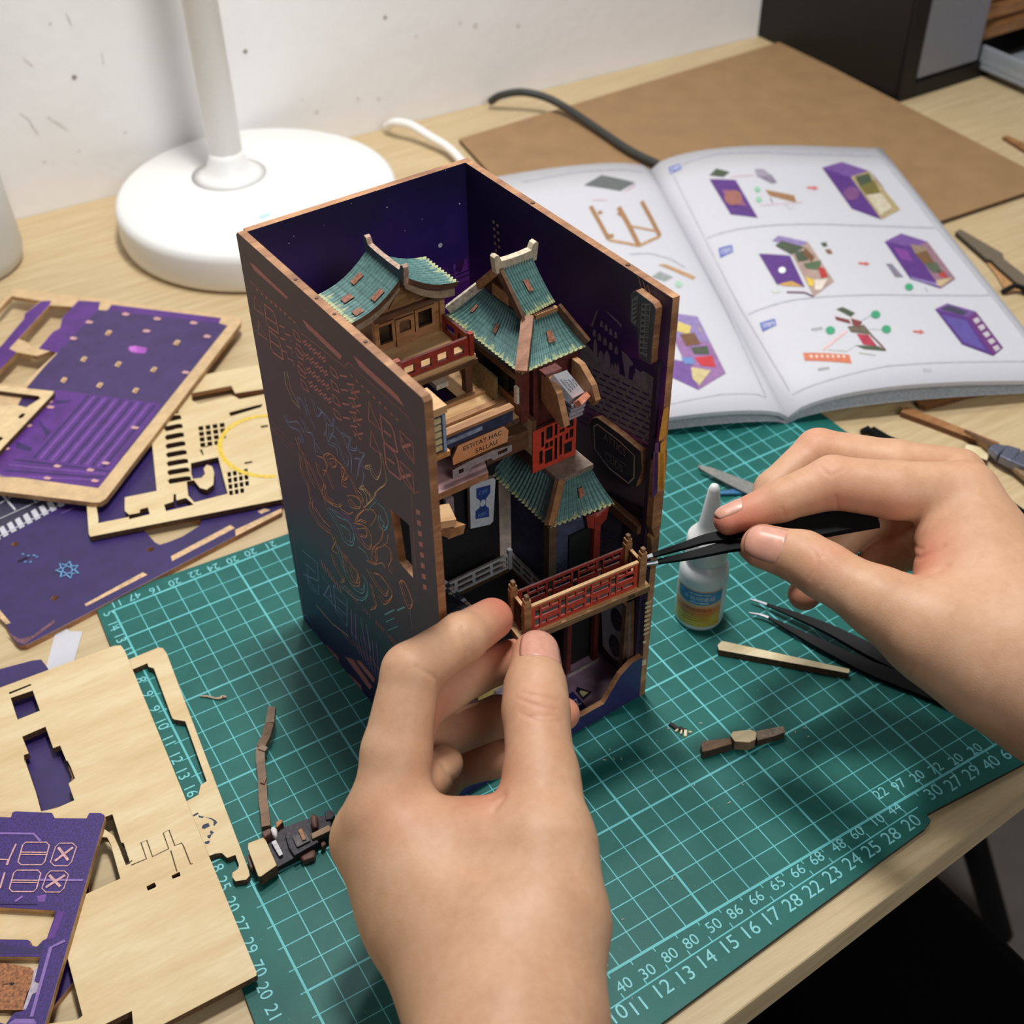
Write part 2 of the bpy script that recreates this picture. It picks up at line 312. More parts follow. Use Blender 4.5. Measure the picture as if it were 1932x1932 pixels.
# ---------------------------------------------------------------- cables
def cable(name, px, r, m, label, lift=None):
    P = [G(x, y, ZD+r+h) for x, y, h in px]; MB().tube(curve(P, 8), r, 10).obj(name, m, smooth=True, label=label, cat='cable')
cable('white_cable', [(728, 240, .2), (745, 231, 1.0), (775, 236, 1.1), (812, 258, .7), (845, 278, .5), (872, 306, .4), (900, 350, .2), (930, 400, .1)], .32, M_white, 'white cable running from the wall to behind the box')
cable('black_cable', [(925, 192, .3), (945, 180, 1.0), (985, 174, 1.4), (1030, 184, 1.2), (1075, 208, .7), (1130, 245, .5), (1190, 285, .5), (1245, 312, .5), (1300, 340, .2)], .3, plain('dark_grey_rubber', (52, 54, 50), .5, .1), 'dark grey cable lying across the brown cardboard')
cable('thin_black_cable', [(1890, 552, 0), (1908, 542, .3), (1920, 540, .4), (1960, 556, .2)], .16, M_black, 'thin black wire loop beside the manual at the right edge')
# ---------------------------------------------------------------- cardboard sheet
zc = ZD+.35
cp = [G(866, 262, zc)[:2], G(1475, 78, zc)[:2], G(1962, 330, zc)[:2], G(1790, 408, zc)[:2], G(1250, 640, zc)[:2]]
cp = [cp[0], cp[1], G(1990, 345, zc)[:2], G(1786, 413, zc)[:2], G(1180, 610, zc)[:2]]
MB().plate(cp, (), ZD+.01, zc, I3, 0, 1).obj('cardboard_sheet', [plain('brown_cardboard', (158, 124, 86), .7, .04, .5, .05), plain('dark_card_edge', (84, 62, 40), .8)], label='large brown cardboard sheet lying at the back of the desk', cat='cardboard')
# ---------------------------------------------------------------- black drawer unit
def cab():
    K = G(1692, 194, ZD); E1 = G(1408, 58, ZD); ax = (E1-K)[:2]; LN = np.linalg.norm(ax); ax /= LN; e2 = np.array([-ax[1], ax[0]]) * -1
    if e2[0] < 0: e2 = -e2
    t = thing('drawer_unit', K, 'black drawer unit standing at the back right corner of the desk', 'drawers')
    T = lambda a, b, z: (K[0]+ax[0]*a+e2[0]*b, K[1]+ax[1]*a+e2[1]*b, ZD+z)   # a towards the wall, b along the front
    LN = min(LN, 17.2); m = plain('black_plastic', (22, 20, 20), .45, .08, Specular_IOR_Level=.3)
    MB().box(0, LN, 0, .5, 0, 22, T).obj('side_panel', m, t, bev=.1)
    MB().box(0, LN, 30, 30.5, 0, 22, T).obj('side_panel', m, t, bev=.1)
    MB().box(0, LN, .5, 30, 0, .6, T).obj('bottom_panel', m, t); MB().box(LN-.4, LN, .5, 30, .6, 22, T).obj('back_panel', m, t); MB().box(0, LN, .5, 30, 21.5, 22, T).obj('top_panel', m, t)
    MB().box(-.1, .4, 0, 1.6, 0, 22, T).obj('front_post', m, t, bev=.08); MB().box(-.1, .4, 1.6, 30, 0, 1.3, T).obj('front_rail', m, t, bev=.05)
    g = NT('clear_plastic').out(lin((200, 208, 222)), .3, Transmission_Weight=.55, Alpha=1.0)
    d = MB().box(.0, .35, 1.8, 8.6, 1.5, 9, T).obj('drawer_front', plain('frosted_drawer', (150, 152, 162), .3, .05, Transmission_Weight=.35), t, bev=.1)
    MB().box(.36, .5, 3, 8, 3.4, 5.2, T).obj('drawer_contents', plain('pinkish_wood', (190, 160, 150), .6), d)
    [MB().box(.6+k*.5, 10, 9.4, 24, 2.8+k*1.3, 3.7+k*1.3, T).obj('stored_board', M_brown, t) for k in range(4)]
    o = MB(); o.box(-9, .2, 9, 22, .7, 1.1, T).box(-9, -8.7, 9, 22, 1.1, 2.6, T).box(-9, .2, 9, 9.3, 1.1, 2.6, T).box(-9, .2, 21.7, 22, 1.1, 2.6, T)
    tr = o.obj('open_drawer', plain('clear_tray', (196, 204, 214), .25, .03, Transmission_Weight=.5), t, bev=.1)
    MB().box(-8.6, .2, 9.3, 9.6, 1.6, 2.1, T).obj('drawer_runner', plain('blue_strip', (120, 134, 160), .4), tr)
cab()
# ---------------------------------------------------------------- open manual
man = thing('manual', G(1487, 787, ZD), 'open white instruction booklet with printed purple box drawings, behind the box', 'booklet')
S0, S1 = G(1228, 320, .75), G(1487, 787, .45); RT, RB = G(1663, 279, 1.15), G(2010, 716, 1.15)
LT = S0+(S0-RT)*.95; LB = S1-(RB-S1)*.95
LT[2] = .5; LB[2] = .5
def page(side, s, t):                         # s from spine to outer edge, t from far edge to near edge
    a, b = (S0, S1); o0, o1 = (RT, RB) if side > 0 else (LT, LB)
    p = (a*(1-t)+b*t)*(1-s)+(o0*(1-t)+o1*t)*s
    h = (1.75 if side > 0 else 1.25)*(s**.55)*(1-s)**1.25*2.0
    return p+np.array([0, 0, h])
def pst(side, x, y):
    v = np.array([.5, .5])
    for _ in range(25):
        f = proj(page(side, max(v[0], 1e-4), v[1]))-np.array([x, y]); J = np.empty((2, 2))
        for k in range(2):
            d = v.copy(); d[k] += 1e-4; J[:, k] = (proj(page(side, max(d[0], 1e-4), d[1]))-proj(page(side, max(v[0], 1e-4), v[1])))/1e-4
        v = v-np.clip(np.linalg.solve(J, f), -.2, .2); v[0] = max(v[0], .002)
    return v
def sheet(side, off, shrink=0.):
    n, m = 26, 8; V, F = [], []
    for zz in (0, -.05):
        for i in range(n+1):
            for j in range(m+1):
                q = page(side, (i/n)*(1-shrink), j/m); V.append(q+np.array([0, 0, off+zz]))
    k = (n+1)*(m+1)
    for i in range(n):
        for j in range(m):
            a = i*(m+1)+j; f = (a, a+1, a+m+2, a+m+1); F += [f, tuple(x+k for x in f[::-1])]
    bd = [i*(m+1) for i in range(n+1)]+[n*(m+1)+j for j in range(1, m+1)]+[i*(m+1)+m for i in range(n-1, -1, -1)]+[j for j in range(m-1, 0, -1)]
    for q in range(len(bd)): F.append((bd[q], bd[(q+1) % len(bd)], bd[(q+1) % len(bd)]+k, bd[q]+k))
    return V, F
for side in (1, -1):
    for k in range(3):
        V, F = sheet(side, -.10*k-.0, .012*k); mk('page', V, F, M_paper, man, smooth=True)
cover = []
for side in (1, -1):
    V, F = sheet(side, -.42, -.004 if side < 0 else .02); V = np.array(V); V[:, 2] = np.maximum(V[:, 2]*.55, ZD+.02+.05*(V[:, 2] > .2)); mk('cover', V, F, plain('cover_grey', (176, 182, 188), .5), man, smooth=True)
CP = {}
def pm(c):
    if c not in CP: CP[c] = plain('print_%d_%d_%d' % c, c, .6, .07, 3)
    return CP[c]
ill = {}
def pq(side, P, c, off=.025, n=4):            # printed quadrilateral that follows the page
    st = [pst(side, *p) for p in P]
    if len(st) == 3: st.append((st[2]+st[0])/2); 
    V = []
    for i in range(n+1):
        for j in range(n+1):
            a, b = i/n, j/n; q = (st[0]*(1-a)+st[1]*a)*(1-b)+(st[3]*(1-a)+st[2]*a)*b
            V.append(page(side, max(q[0], .001), q[1])+np.array([0, 0, off]))
    ill.setdefault(side, MB()); L = ill[side]
    if not hasattr(L, 'mats'): L.mats = []
    if pm(c) not in L.mats: L.mats.append(pm(c))
    L.add(V, [(i*(n+1)+j, i*(n+1)+j+1, (i+1)*(n+1)+j+1, (i+1)*(n+1)+j) for i in range(n) for j in range(n)], L.mats.index(pm(c)))
def pl(side, pts, w, c, off=.03):             # printed line
    for a, b in zip(pts[:-1], pts[1:]):
        d = np.array(b, float)-np.array(a); L = np.linalg.norm(d); nn = np.array([-d[1], d[0]])/L*w/2; a, b = np.array(a, float), np.array(b, float)
        pq(side, [a+nn, b+nn, b-nn, a-nn], c, off, 2 if L < 60 else 5)
def disc(side, c, r, col, off=.03):
    L = ill.setdefault(side, MB())
    if not hasattr(L, 'mats'): L.mats = []
    if pm(col) not in L.mats: L.mats.append(pm(col))
    V = []
    for t in np.arange(12)*math.pi/6:
        q = pst(side, c[0]+r*math.cos(t), c[1]+r*.85*math.sin(t)); V.append(page(side, max(q[0], .001), q[1])+np.array([0, 0, off+.01]))
    L.add(V, [tuple(range(12))], L.mats.index(pm(col)))
z6 = Q(1332, 250, 600/1932); z5 = Q(900, 250, 600/1932)
PU, PU2, PU3, GRN, BRN, GRY, BEI, RED, TEA, BLU = (92, 56, 130), (118, 84, 152), (146, 128, 180), (78, 88, 70), (164, 122, 84), (128, 130, 130), (178, 160, 118), (206, 110, 104), (70, 160, 120), (98, 110, 184)
def r6(P, c, off=.025): pq(1, [z6(*p) for p in P], c, off)
def l6(P, w, c): pl(1, [z6(*p) for p in P], w, c)
LG = (188, 188, 197)
l6([(-215, 240), (-120, 180), (60, 128), (300, 118), (600, 130), (1040, 140)], 2.4, LG); l6([(1050, 140), (1240, 370), (1400, 580), (1730, 985), (1990, 1310)], 2, LG)
l6([(-210, 240), (0, 660), (200, 1050), (510, 1570)], 2.2, LG); l6([(520, 1595), (800, 1490), (1100, 1420), (1400, 1400), (2000, 1390)], 2.2, LG)
l6([(10, 640), (180, 590), (480, 560), (900, 565), (1390, 580)], 2.2, LG); l6([(250, 1110), (520, 1020), (900, 990), (1300, 990), (1720, 990)], 2.2, LG)
# row one
r6([(20, 285), (180, 290), (315, 520), (150, 500)], PU); r6([(95, 350), (190, 360), (245, 450), (150, 440)], (150, 92, 120), .04)
disc(1, z6(165, 400), 17, (160, 104, 96), .05)
r6([(20, 262), (62, 220), (145, 242), (105, 272)], GRN); r6([(295, 225), (345, 222), (400, 262), (310, 272)], (160, 154, 168)); r6([(312, 268), (400, 262), (432, 305), (400, 312)], (140, 130, 150))
r6([(360, 350), (535, 384), (550, 428), (385, 385)], BRN); l6([(150, 270), (290, 262)], 1.4, (224, 180, 190)); l6([(330, 445), (400, 438), (585, 425)], 1.4, (220, 190, 200)); l6([(390, 400), (405, 430)], 2, (140, 130, 140)); disc(1, z6(312, 348), 6, (150, 200, 170)); disc(1, z6(320, 410), 6, (150, 200, 170)); l6([(480, 440), (510, 468), (530, 450)], 1.4, (190, 190, 200))
def arrow6(x, y): r6([(x-32, y-8), (x+12, y-6), (x+12, y+8), (x-32, y+4)], RED); r6([(x+8, y-14), (x+36, y+2), (x+36, y+4), (x+8, y+16)], RED)
arrow6(645, 338); arrow6(958, 798); arrow6(1290, 1212)
def bx6(top, left, front, inner):
    r6(left, PU); r6(top, PU2); r6(front, inner)
bx6([(705, 215), (825, 180), (990, 235), (880, 275)], [(705, 215), (880, 275), (1065, 530), (885, 465)], [(880, 270), (990, 235), (1180, 470), (1065, 530)], BEI)
disc(1, z6(884, 375), 15, (126, 82, 130), .04)
r6([(905, 270), (990, 250), (1010, 300), (935, 330)], GRN, .04); r6([(930, 325), (1020, 290), (1060, 370), (970, 380)], (120, 110, 60), .04); r6([(975, 385), (1060, 370), (1130, 460), (1060, 505)], (206, 196, 172), .045); r6([(1000, 235), (1040, 290), (1090, 350), (1040, 300)], (150, 110, 150), .045)
# row two
r6([(400, 660), (440, 628), (620, 668), (560, 700)], PU3); r6([(420, 690), (460, 660), (600, 700), (520, 745)], GRN, .04); r6([(520, 740), (620, 668), (778, 905), (655, 1000)], (176, 150, 140)); r6([(320, 738), (510, 750), (600, 940), (430, 925)], PU); disc(1, z6(462, 840), 7, (240, 240, 245), .04); r6([(440, 925), (520, 905), (590, 940), (480, 935)], (206, 160, 90), .04)
r6([(535, 730), (600, 720), (620, 780), (560, 790)], GRN, .045); r6([(600, 700), (660, 760), (640, 790), (590, 740)], (120, 84, 54), .045); r6([(590, 800), (700, 780), (690, 840), (610, 830)], (88, 110, 80), .045); r6([(680, 820), (720, 830), (740, 880), (700, 890)], (184, 60, 56), .045); r6([(610, 880), (660, 900), (650, 940), (620, 930)], (222, 190, 80), .045); r6([(660, 900), (740, 890), (700, 960), (660, 960)], (222, 210, 200), .045)
l6([(490, 972), (600, 975), (655, 1000)], 3, (90, 50, 80)); r6([(395, 965), (430, 945), (450, 970), (415, 980)], (200, 206, 200)); r6([(695, 672), (730, 668), (738, 692), (712, 696)], GRN); r6([(720, 712), (755, 710), (770, 738), (740, 740)], (140, 104, 78))
bx6([(1085, 665), (1185, 615), (1345, 665), (1260, 700)], [(1085, 665), (1260, 700), (1425, 950), (1240, 890)], [(1260, 700), (1345, 665), (1515, 890), (1425, 950)], (150, 116, 130))
r6([(1240, 680), (1330, 700), (1360, 760), (1270, 740)], (150, 128, 108), .04); r6([(1270, 740), (1340, 720), (1390, 800), (1320, 800)], (120, 90, 60), .045); r6([(1330, 800), (1400, 790), (1440, 860), (1370, 850)], (88, 100, 80), .045); r6([(1400, 830), (1450, 850), (1470, 890), (1420, 880)], (180, 70, 70), .045); r6([(1400, 900), (1500, 885), (1430, 940), (1400, 930)], (200, 176, 140), .045); r6([(1240, 880), (1400, 920), (1420, 940), (1250, 895)], PU3, .045); r6([(1140, 700), (1220, 720), (1260, 790), (1180, 770)], (128, 70, 150), .045)
r6([(1092, 798), (1130, 800), (1200, 880), (1150, 880)], (132, 126, 144)); disc(1, z6(1233, 941), 8, TEA); l6([(1330, 945), (1345, 970)], 1.5, (150, 160, 170))
# row three
r6([(790, 1075), (830, 1062), (905, 1098), (880, 1122)], GRN); r6([(782, 1118), (870, 1140), (880, 1165), (790, 1140)], (128, 60, 60)); r6([(880, 1130), (950, 1150), (930, 1190), (890, 1170)], (128, 66, 66)); r6([(858, 1180), (960, 1170), (1010, 1230), (880, 1215)], (110, 100, 84)); r6([(915, 1225), (985, 1230), (1040, 1300), (955, 1290)], (176, 60, 80)); r6([(910, 1295), (1050, 1300), (1095, 1330), (960, 1318)], (80, 92, 70)); l6([(1000, 1230), (1060, 1290), (1090, 1325)], 3, (120, 66, 66))
r6([(588, 1340), (870, 1352), (885, 1405), (600, 1388)], (208, 122, 92)); l6([(710, 1322), (855, 1210)], 3.4, (236, 186, 186)); l6([(950, 1140), (1010, 1105)], 2, (190, 200, 200)); l6([(1000, 1195), (1070, 1195)], 2, (200, 210, 210)); l6([(740, 1320), (800, 1325), (850, 1330), (915, 1290)], 1.8, (200, 206, 200)); l6([(930, 1340), (1030, 1355)], 2, (180, 186, 176))
for k in range(7): r6([(630+k*33, 1355), (644+k*33, 1356), (648+k*33, 1372), (634+k*33, 1371)], (238, 214, 204), .045)
for c in ((1030, 1108), (755, 1204), (1095, 1198)): disc(1, z6(*c), 9, TEA)
bx6([(1390, 1075), (1465, 1040), (1640, 1090), (1590, 1125)], [(1390, 1075), (1590, 1125), (1745, 1360), (1555, 1290)], [(1590, 1125), (1640, 1090), (1805, 1310), (1745, 1360)], (110, 56, 120))
r6([(1425, 1075), (1475, 1052), (1590, 1092), (1560, 1115)], (70, 70, 90), .04); r6([(1430, 1110), (1580, 1145), (1700, 1330), (1570, 1280)], (98, 84, 158), .04)
for k in range(5): r6([(1618+k*30, 1140+k*42), (1650+k*30, 1125+k*42), (1668+k*30, 1150+k*42), (1640+k*30, 1168+k*42)], (196, 186, 196), .05)
def label_tag(P, s):
    r6(P, BLU)
    a, b, c = [np.array(z6(*p)) for p in (P[0], P[1], P[3])]; st0 = a+(b-a)*.5+(c-a)*.5
    def T(x, y): q = st0+(b-a)*x+(c-a)*(-y); k = pst(1, *q); return page(1, *k)+np.array([0, 0, .045])
    L = ill[1]; w = pm((244, 244, 250)); L.mats.append(w) if w not in L.mats else None
    text_mesh(s, .30, lambda x, y: T(x*1.0, y*2.2), L, L.mats.index(w))
label_tag([(75, 705), (158, 684), (165, 728), (86, 764)], 'STEP2'); label_tag([(325, 1160), (418, 1132), (428, 1172), (344, 1212)], 'STEP3'); label_tag([(-228, 215), (-158, 190), (-150, 222), (-218, 255)], 'STEP1')
for x, y, n in [(640, 1200, 5), (680, 1442, 5)]:
    for k in range(n): r6([(x+k*14, y-8-k*2), (x+9+k*14, y-10-k*2), (x+12+k*14, y+6-k*2), (x+3+k*14, y+8-k*2)], (150, 150, 150))
r6([(1318, 1436), (1368, 1436), (1372, 1454), (1322, 1454)], (184, 184, 190))
# left page
def r5(P, c, off=.025): pq(-1, [z5(*p) for p in P], c, off)
def l5(P, w, c): pl(-1, [z5(*p) for p in P], w, c)
r5([(650, 322), (757, 260), (962, 306), (870, 357)], (104, 108, 108)); l5([(690, 450), (740, 540), (800, 650)], 8, BRN); l5([(860, 455), (920, 560), (985, 690)], 9, BRN); l5([(1000, 420), (1060, 530), (1110, 630)], 8, BRN); l5([(800, 655), (985, 690), (1112, 632)], 5, (186, 146, 104)); l5([(930, 570), (1080, 600)], 4, (186, 146, 104)); l5([(735, 490), (760, 485)], 6, BRN); l5([(855, 490), (905, 520)], 6, BRN); l5([(780, 630), (830, 630)], 7, BRN)
r5([(1100, 805), (1140, 800), (1330, 880), (1310, 895)], (190, 150, 106)); r5([(1060, 880), (1110, 845), (1190, 880), (1140, 905)], (150, 156, 156)); disc(-1, z5(1225, 925), 7, (170, 206, 180)); l5([(700, 410), (790, 412)], 1.5, (220, 180, 190)); l5([(900, 360), (960, 320)], 1.5, (200, 160, 170))
r5([(1190, 1100), (1340, 1120), (1420, 1280), (1190, 1250)], PU3); r5([(1190, 1250), (1420, 1280), (1512, 1465), (1345, 1566)], (150, 112, 160)); r5([(1185, 1380), (1300, 1400), (1345, 1566), (1182, 1490)], PU2)
r5([(1220, 1150), (1300, 1180), (1290, 1230), (1210, 1210)], (210, 190, 110), .04); r5([(1230, 1230), (1320, 1220), (1360, 1290), (1270, 1300)], (120, 84, 60), .045); r5([(1300, 1310), (1400, 1300), (1410, 1350), (1320, 1350)], GRN, .045); r5([(1320, 1370), (1430, 1360), (1450, 1430), (1360, 1420)], (196, 60, 66), .045); r5([(1240, 1370), (1310, 1370), (1320, 1410), (1260, 1410)], (110, 140, 196), .045); r5([(1300, 1430), (1420, 1450), (1350, 1540), (1310, 1500)], (206, 190, 140), .05); r5([(1330, 1130), (1350, 1200), (1390, 1260), (1350, 1200)], (230, 220, 150), .05)
l5([(930, 740), (1050, 735), (1180, 770), (1260, 820)], 2, LG); l5([(280, 300), (600, 240), (880, 225), (1000, 240)], 2, LG); l5([(1100, 250), (1200, 420), (1500, 1050), (1755, 1600)], 2, LG); l5([(1180, 1650), (1500, 1590), (1700, 1590), (1755, 1610)], 2, LG)
for side in (1, -1): ill[side].obj('printed_drawing', ill[side].mats, man, fix=False, kind='stuff')
# ---------------------------------------------------------------- flat strips and tools on the right
def slab(name, px, z0, th, mats, label, cat, parent=None, bev=0, group=None, holes=()):
    P = [tuple(G(x, y, z0+th)[:2]) for x, y in px]; H = [[tuple(G(x, y, z0+th)[:2]) for x, y in h] for h in holes]
    return MB().plate(P, H, z0, z0+th, I3, 0, 1).obj(name, mats, parent, label=label, cat=cat, bev=bev, group=group)
zb = Q(1560, 700, 372/1932); BR2 = [M_brown, plain('strip_dark_edge', (104, 66, 36), .7, .2)]
slab('wood_strip', [zb(*q) for q in [(722, 400), (775, 345), (860, 375), (1690, 700), (1640, 745), (1000, 500)]], ZD, .35, BR2, 'long brown wood strip lying on the desk beside the pliers', 'wood strip')
slab('wood_strip', [zb(*q) for q in [(870, 285), (930, 215), (1400, 150), (1900, 80), (1930, 130), (1400, 230), (975, 350), (905, 330)]], ZD, .3, BR2, 'rounded brown wood strip half under the manual', 'wood strip')
slab('wood_offcut', [zb(*q) for q in [(1340, 790), (1370, 715), (1580, 765), (1590, 800), (1570, 875)]], ZD, .38, [M_stick, BR2[1]], 'small pale wood offcut beside the pliers', 'wood offcut')
slab('wood_offcut', [(1892, 258), (1900, 255), (1960, 282), (1960, 300)], ZD, .25, BR2, 'thin brown offcut near the back right edge of the desk', 'wood offcut')
slab('frame_offcut', [(1803, 437), (1812, 432), (1892, 478), (1894, 488), (1960, 540), (1960, 570), (1880, 500), (1870, 490), (1862, 489)], ZD+.0, .35, [plain('grey_brown_strip', (112, 100, 84), .6, .1), plain('dark_strip_edge', (56, 50, 40), .7)], 'notched grey brown frame piece right of the manual', 'wood strip')
slab('card_offcut', [(1842, 472), (1870, 492), (1940, 530), (1945, 545), (1900, 555), (1880, 520)], ZD, .1, [plain('light_brown_card', (186, 140, 92), .7), M_burn], 'light brown card scrap under the notched frame piece', 'card')
pli = thing('craft_pliers', G(1890, 850, ZD), 'steel cutting pliers lying at the right edge of the desk', 'pliers')
def strip3(mb, px, zs, ws, h, i=0):
    P = [G(x, y, z) for (x, y), z in zip(px, zs)]
    for k in range(len(P)-1): mb.bar(P[k], P[k+1], ws[k], h[k], i=i, w2=ws[k+1], h2=h[k+1])
    return mb
strip3(MB(), [zb(*q) for q in [(1350, 585), (1500, 670), (1610, 745), (1700, 790)]], [.5]*4, [.1, .3, .5, .7], [.15, .2, .3, .4]).obj('jaw', plain('bronze_steel', (126, 98, 72), .4, .1, Metallic=.6), pli)
strip3(MB(), [zb(*q) for q in [(1470, 700), (1600, 760), (1700, 800)]], [.3]*3, [.1, .4, .6], [.15, .2, .3]).obj('jaw', plain('bronze_steel_b', (126, 98, 72), .4, .1, Metallic=.6), pli)
strip3(MB(), [zb(*q) for q in [(1600, 750), (1720, 810), (1850, 860), (2050, 950), (2300, 1050)]], [.5]*5, [.5, 1.1, 1.3, 1.0, .8], [.3, .5, .5, .4, .4]).obj('pivot', plain('blue_grey_steel', (112, 116, 134), .35, .1, Metallic=.5), pli, bev=.06)
strip3(MB(), [zb(*q) for q in [(1740, 850), (1850, 940), (2000, 1060), (2300, 1260)]], [.3]*4, [.3, .5, .6, .6], [.3]*4).obj('handle', plain('handle_brown', (140, 112, 84), .5), pli, bev=.05)
tl = strip3(MB(), [(1624, 815), (1642, 811), (1668, 828), (1700, 842)], [ZD+.2]*4, [.2, .5, .6, .6], [.2, .25, .25, .25]).obj('craft_knife', M_black, label='black tool tip just behind the right hand', cat='tool')
dk = thing('tool_handle', G(1930, 1000, ZD), 'dark ridged tool handle beyond the right wrist', 'tool')
strip3(MB(), [(1890, 960), (1935, 1000), (2020, 1060)], [ZD+.5]*3, [1.2, 1.5, 1.5], [.7, .9, .9]).obj('handle_core', M_black, dk, bev=.15)
strip3(MB(), [(1897, 957), (1938, 990), (2020, 1042)], [ZD+.95]*3, [.2, .3, .3], [.2, .2, .2]).obj('handle_ridge', plain('grey_plastic', (90, 92, 98), .4), dk)
# ---------------------------------------------------------------- things lying on the mat
st = slab('wood_stick', [(1354, 1217), (1362, 1209), (1602, 1262), (1603, 1266), (1601, 1270), (1356, 1226)], 0, .36, [M_stick, M_burn], 'straight pale wooden stick lying on the mat below the bottle', 'wood stick')
def tweezers(name, lab, armA, armB, zA, zB, wA, wB, hA, m=M_black, tipn=2, m2=None):
    P0 = G(*armA[-1], zA[-1]); t = thing(name, (P0[0], P0[1], min(zA)), lab, 'tweezers')
    for px, z, w in ((armA, zA, wA), (armB, zB, wB)):
        pts = [G(x, y, zz) for (x, y), zz in zip(px, z)]; pts = curve(pts, 5); ww = np.interp(np.arange(len(pts))/5, np.arange(len(w)), w); hh = np.interp(np.arange(len(pts))/5, np.arange(len(w)), hA)
        k1 = 5*(tipn-1)
        def strip(a, b, mm, nm, par):
            V, F = [], []
            for k in range(a, b+1):
                d = pts[min(k+1, len(pts)-1)]-pts[max(k-1, 0)]; d /= np.linalg.norm(d); view = CAM-pts[k]; view /= np.linalg.norm(view)
                sd = np.cross(d, (view+np.array([0, 0, 1.0]))); sd /= np.linalg.norm(sd); u = np.cross(sd, d)
                V += [pts[k]+sd*x*ww[k]/2+u*y*hh[k]/2 for x, y in ((-1, -.6), (-.8, 1), (.8, 1), (1, -.6), (.8, -1), (-.8, -1))]
            n = b-a+1
            for k in range(n-1): F += [(k*6+j, k*6+(j+1) % 6, k*6+6+(j+1) % 6, k*6+6+j) for j in range(6)]
            F += [tuple(range(6)), tuple((n-1)*6+j for j in range(5, -1, -1))]
            return mk(nm, V, F, mm, par)
        a = strip(k1, len(pts)-1, m, 'arm', t); strip(0, k1, m2 or M_steel, 'steel_tip', a)
    return t
tweezers('tweezers', 'black tweezers with steel tips lying on the mat under the right hand', [(1413, 1156), (1450, 1166), (1540, 1212), (1640, 1260), (1770, 1310), (1960, 1395)], [(1416, 1131), (1447, 1141), (1550, 1181), (1640, 1226), (1770, 1290), (1960, 1395)], [.25, .25, .3, .3, .3, .3], [.25, .3, .55, .6, .4, .3], [.04, .12, .5, .75, .9, .7], [.04, .12, .5, .75, .9, .7], [.1, .15, .22, .22, .22, .22])
tweezers('tweezers', 'grey metal tweezers lying on the mat behind the bottle', [(1318, 880), (1345, 889), (1400, 912), (1470, 940)], [(1322, 884), (1350, 897), (1410, 926), (1470, 950)], [.2]*4, [.35]*4, [.15, .35, .5, .5], [.1, .3, .4, .4], [.12, .12, .15, .15], plain('grey_steel', (112, 112, 106), .5, .1), 2, plain('grey_steel_tip', (124, 122, 114), .5, .1))
MB().bar(G(1358, 931, .12), G(1412, 926, .14), .2, .12, w2=.5).obj('blue_blade', plain('blue_steel', (64, 118, 164), .35), label='thin blue blade lying behind the glue bottle', cat='blade')
zr = Q(1180, 780, 752/1932)
sp = thing('splintered_wood', G(1400, 1395, 0), 'splintered brown wood piece lying on the mat right of the left hand', 'wood piece')
def chunk(nm, px, z0, h, m, par, **k):
    P = [tuple(G(*zr(x, y), z0+h)[:2]) for x, y in px]; return MB().plate(P, (), z0, z0+h, I3, 0, 1).obj(nm, m, par, bev=.04, **k)
WK = wood('old_brown_wood', (140, 110, 80), (96, 70, 48), .3, 5, 2); WK2 = plain('dark_brown_wood', (58, 42, 30), .7, .2)
chunk('dark_end', [(365, 1600), (380, 1585), (510, 1570), (520, 1600), (400, 1635), (372, 1640)], 0, .45, [WK, WK2], sp); chunk('pale_middle', [(508, 1560), (520, 1540), (610, 1530), (635, 1545), (632, 1580), (600, 1595), (530, 1590)], .05, .55, [M_stick, WK], sp); chunk('grey_end', [(625, 1540), (700, 1525), (770, 1512), (776, 1545), (720, 1565), (640, 1585)], 0, .4, [plain('grey_wood', (132, 116, 100), .7, .25, 5), WK2], sp)
cr = MB()
for x, y, s, c in [(232, 1520, 30, 0), (258, 1532, 26, 0), (282, 1538, 20, 0), (270, 1550, 14, 1), (290, 1556, 24, 1), (312, 1550, 10, 1), (248, 1542, 12, 1)]:
    P = G(*zr(x, y), 0); r = s*.0062; a = rng.uniform(0, 3); cr.bar(P+np.array([-r*math.cos(a), -r*math.sin(a), .05]), P+np.array([r*math.cos(a), r*math.sin(a), .08]), r*.8, .1, i=c)
cr.obj('shavings', [plain('black_flake', (38, 34, 32), .7), M_stick], label='tiny heap of black and pale shavings left of the splintered wood', cat='debris', kind='stuff')
cr = MB()
for x, y in [(1140, 1434), (1172, 1432), (1310, 1482), (1344, 1527), (1400, 1480), (1518, 1374), (1525, 1390), (1230, 1455), (1150, 1415), (1158, 1432), (1262, 1375), (1345, 1245), (1455, 1366), (1268, 1658), (1146, 1823), (1375, 1515), (1500, 1382), (1175, 1735), (1322, 1365), (1240, 1398), (1402, 1358)]:
    P = G(x, y, 0); a = rng.uniform(0, 3); r = rng.uniform(.03, .09); cr.bar(P+np.array([-r*math.cos(a), -r*math.sin(a), .02]), P+np.array([r*math.cos(a), r*math.sin(a), .02]), .035, .03)
cr.obj('dust_crumbs', plain('pale_dust', (170, 176, 160), .8), label='scattered pale dust crumbs on the mat front', cat='debris', kind='stuff')
zl = Q(330, 1200, 500/1932)
o = MB(); pts = [zl(*q) for q in [(710, 525), (695, 640), (668, 740), (628, 815), (625, 900), (640, 1050), (645, 1200), (662, 1330), (668, 1400)]]
strip3(o, pts, [.9, .75, .55, .45, .35, .3, .3, .35, .4], [.3, .36, .36, .36, .36, .34, .34, .34, .34], [.25]*9)
strip3(o, [zl(*q) for q in [(640, 1080), (664, 1030)]], [.4, .45], [.2, .08], [.2, .1]); strip3(o, [zl(*q) for q in [(625, 815), (668, 835)]], [.5, .5], [.3, .2], [.25, .15])
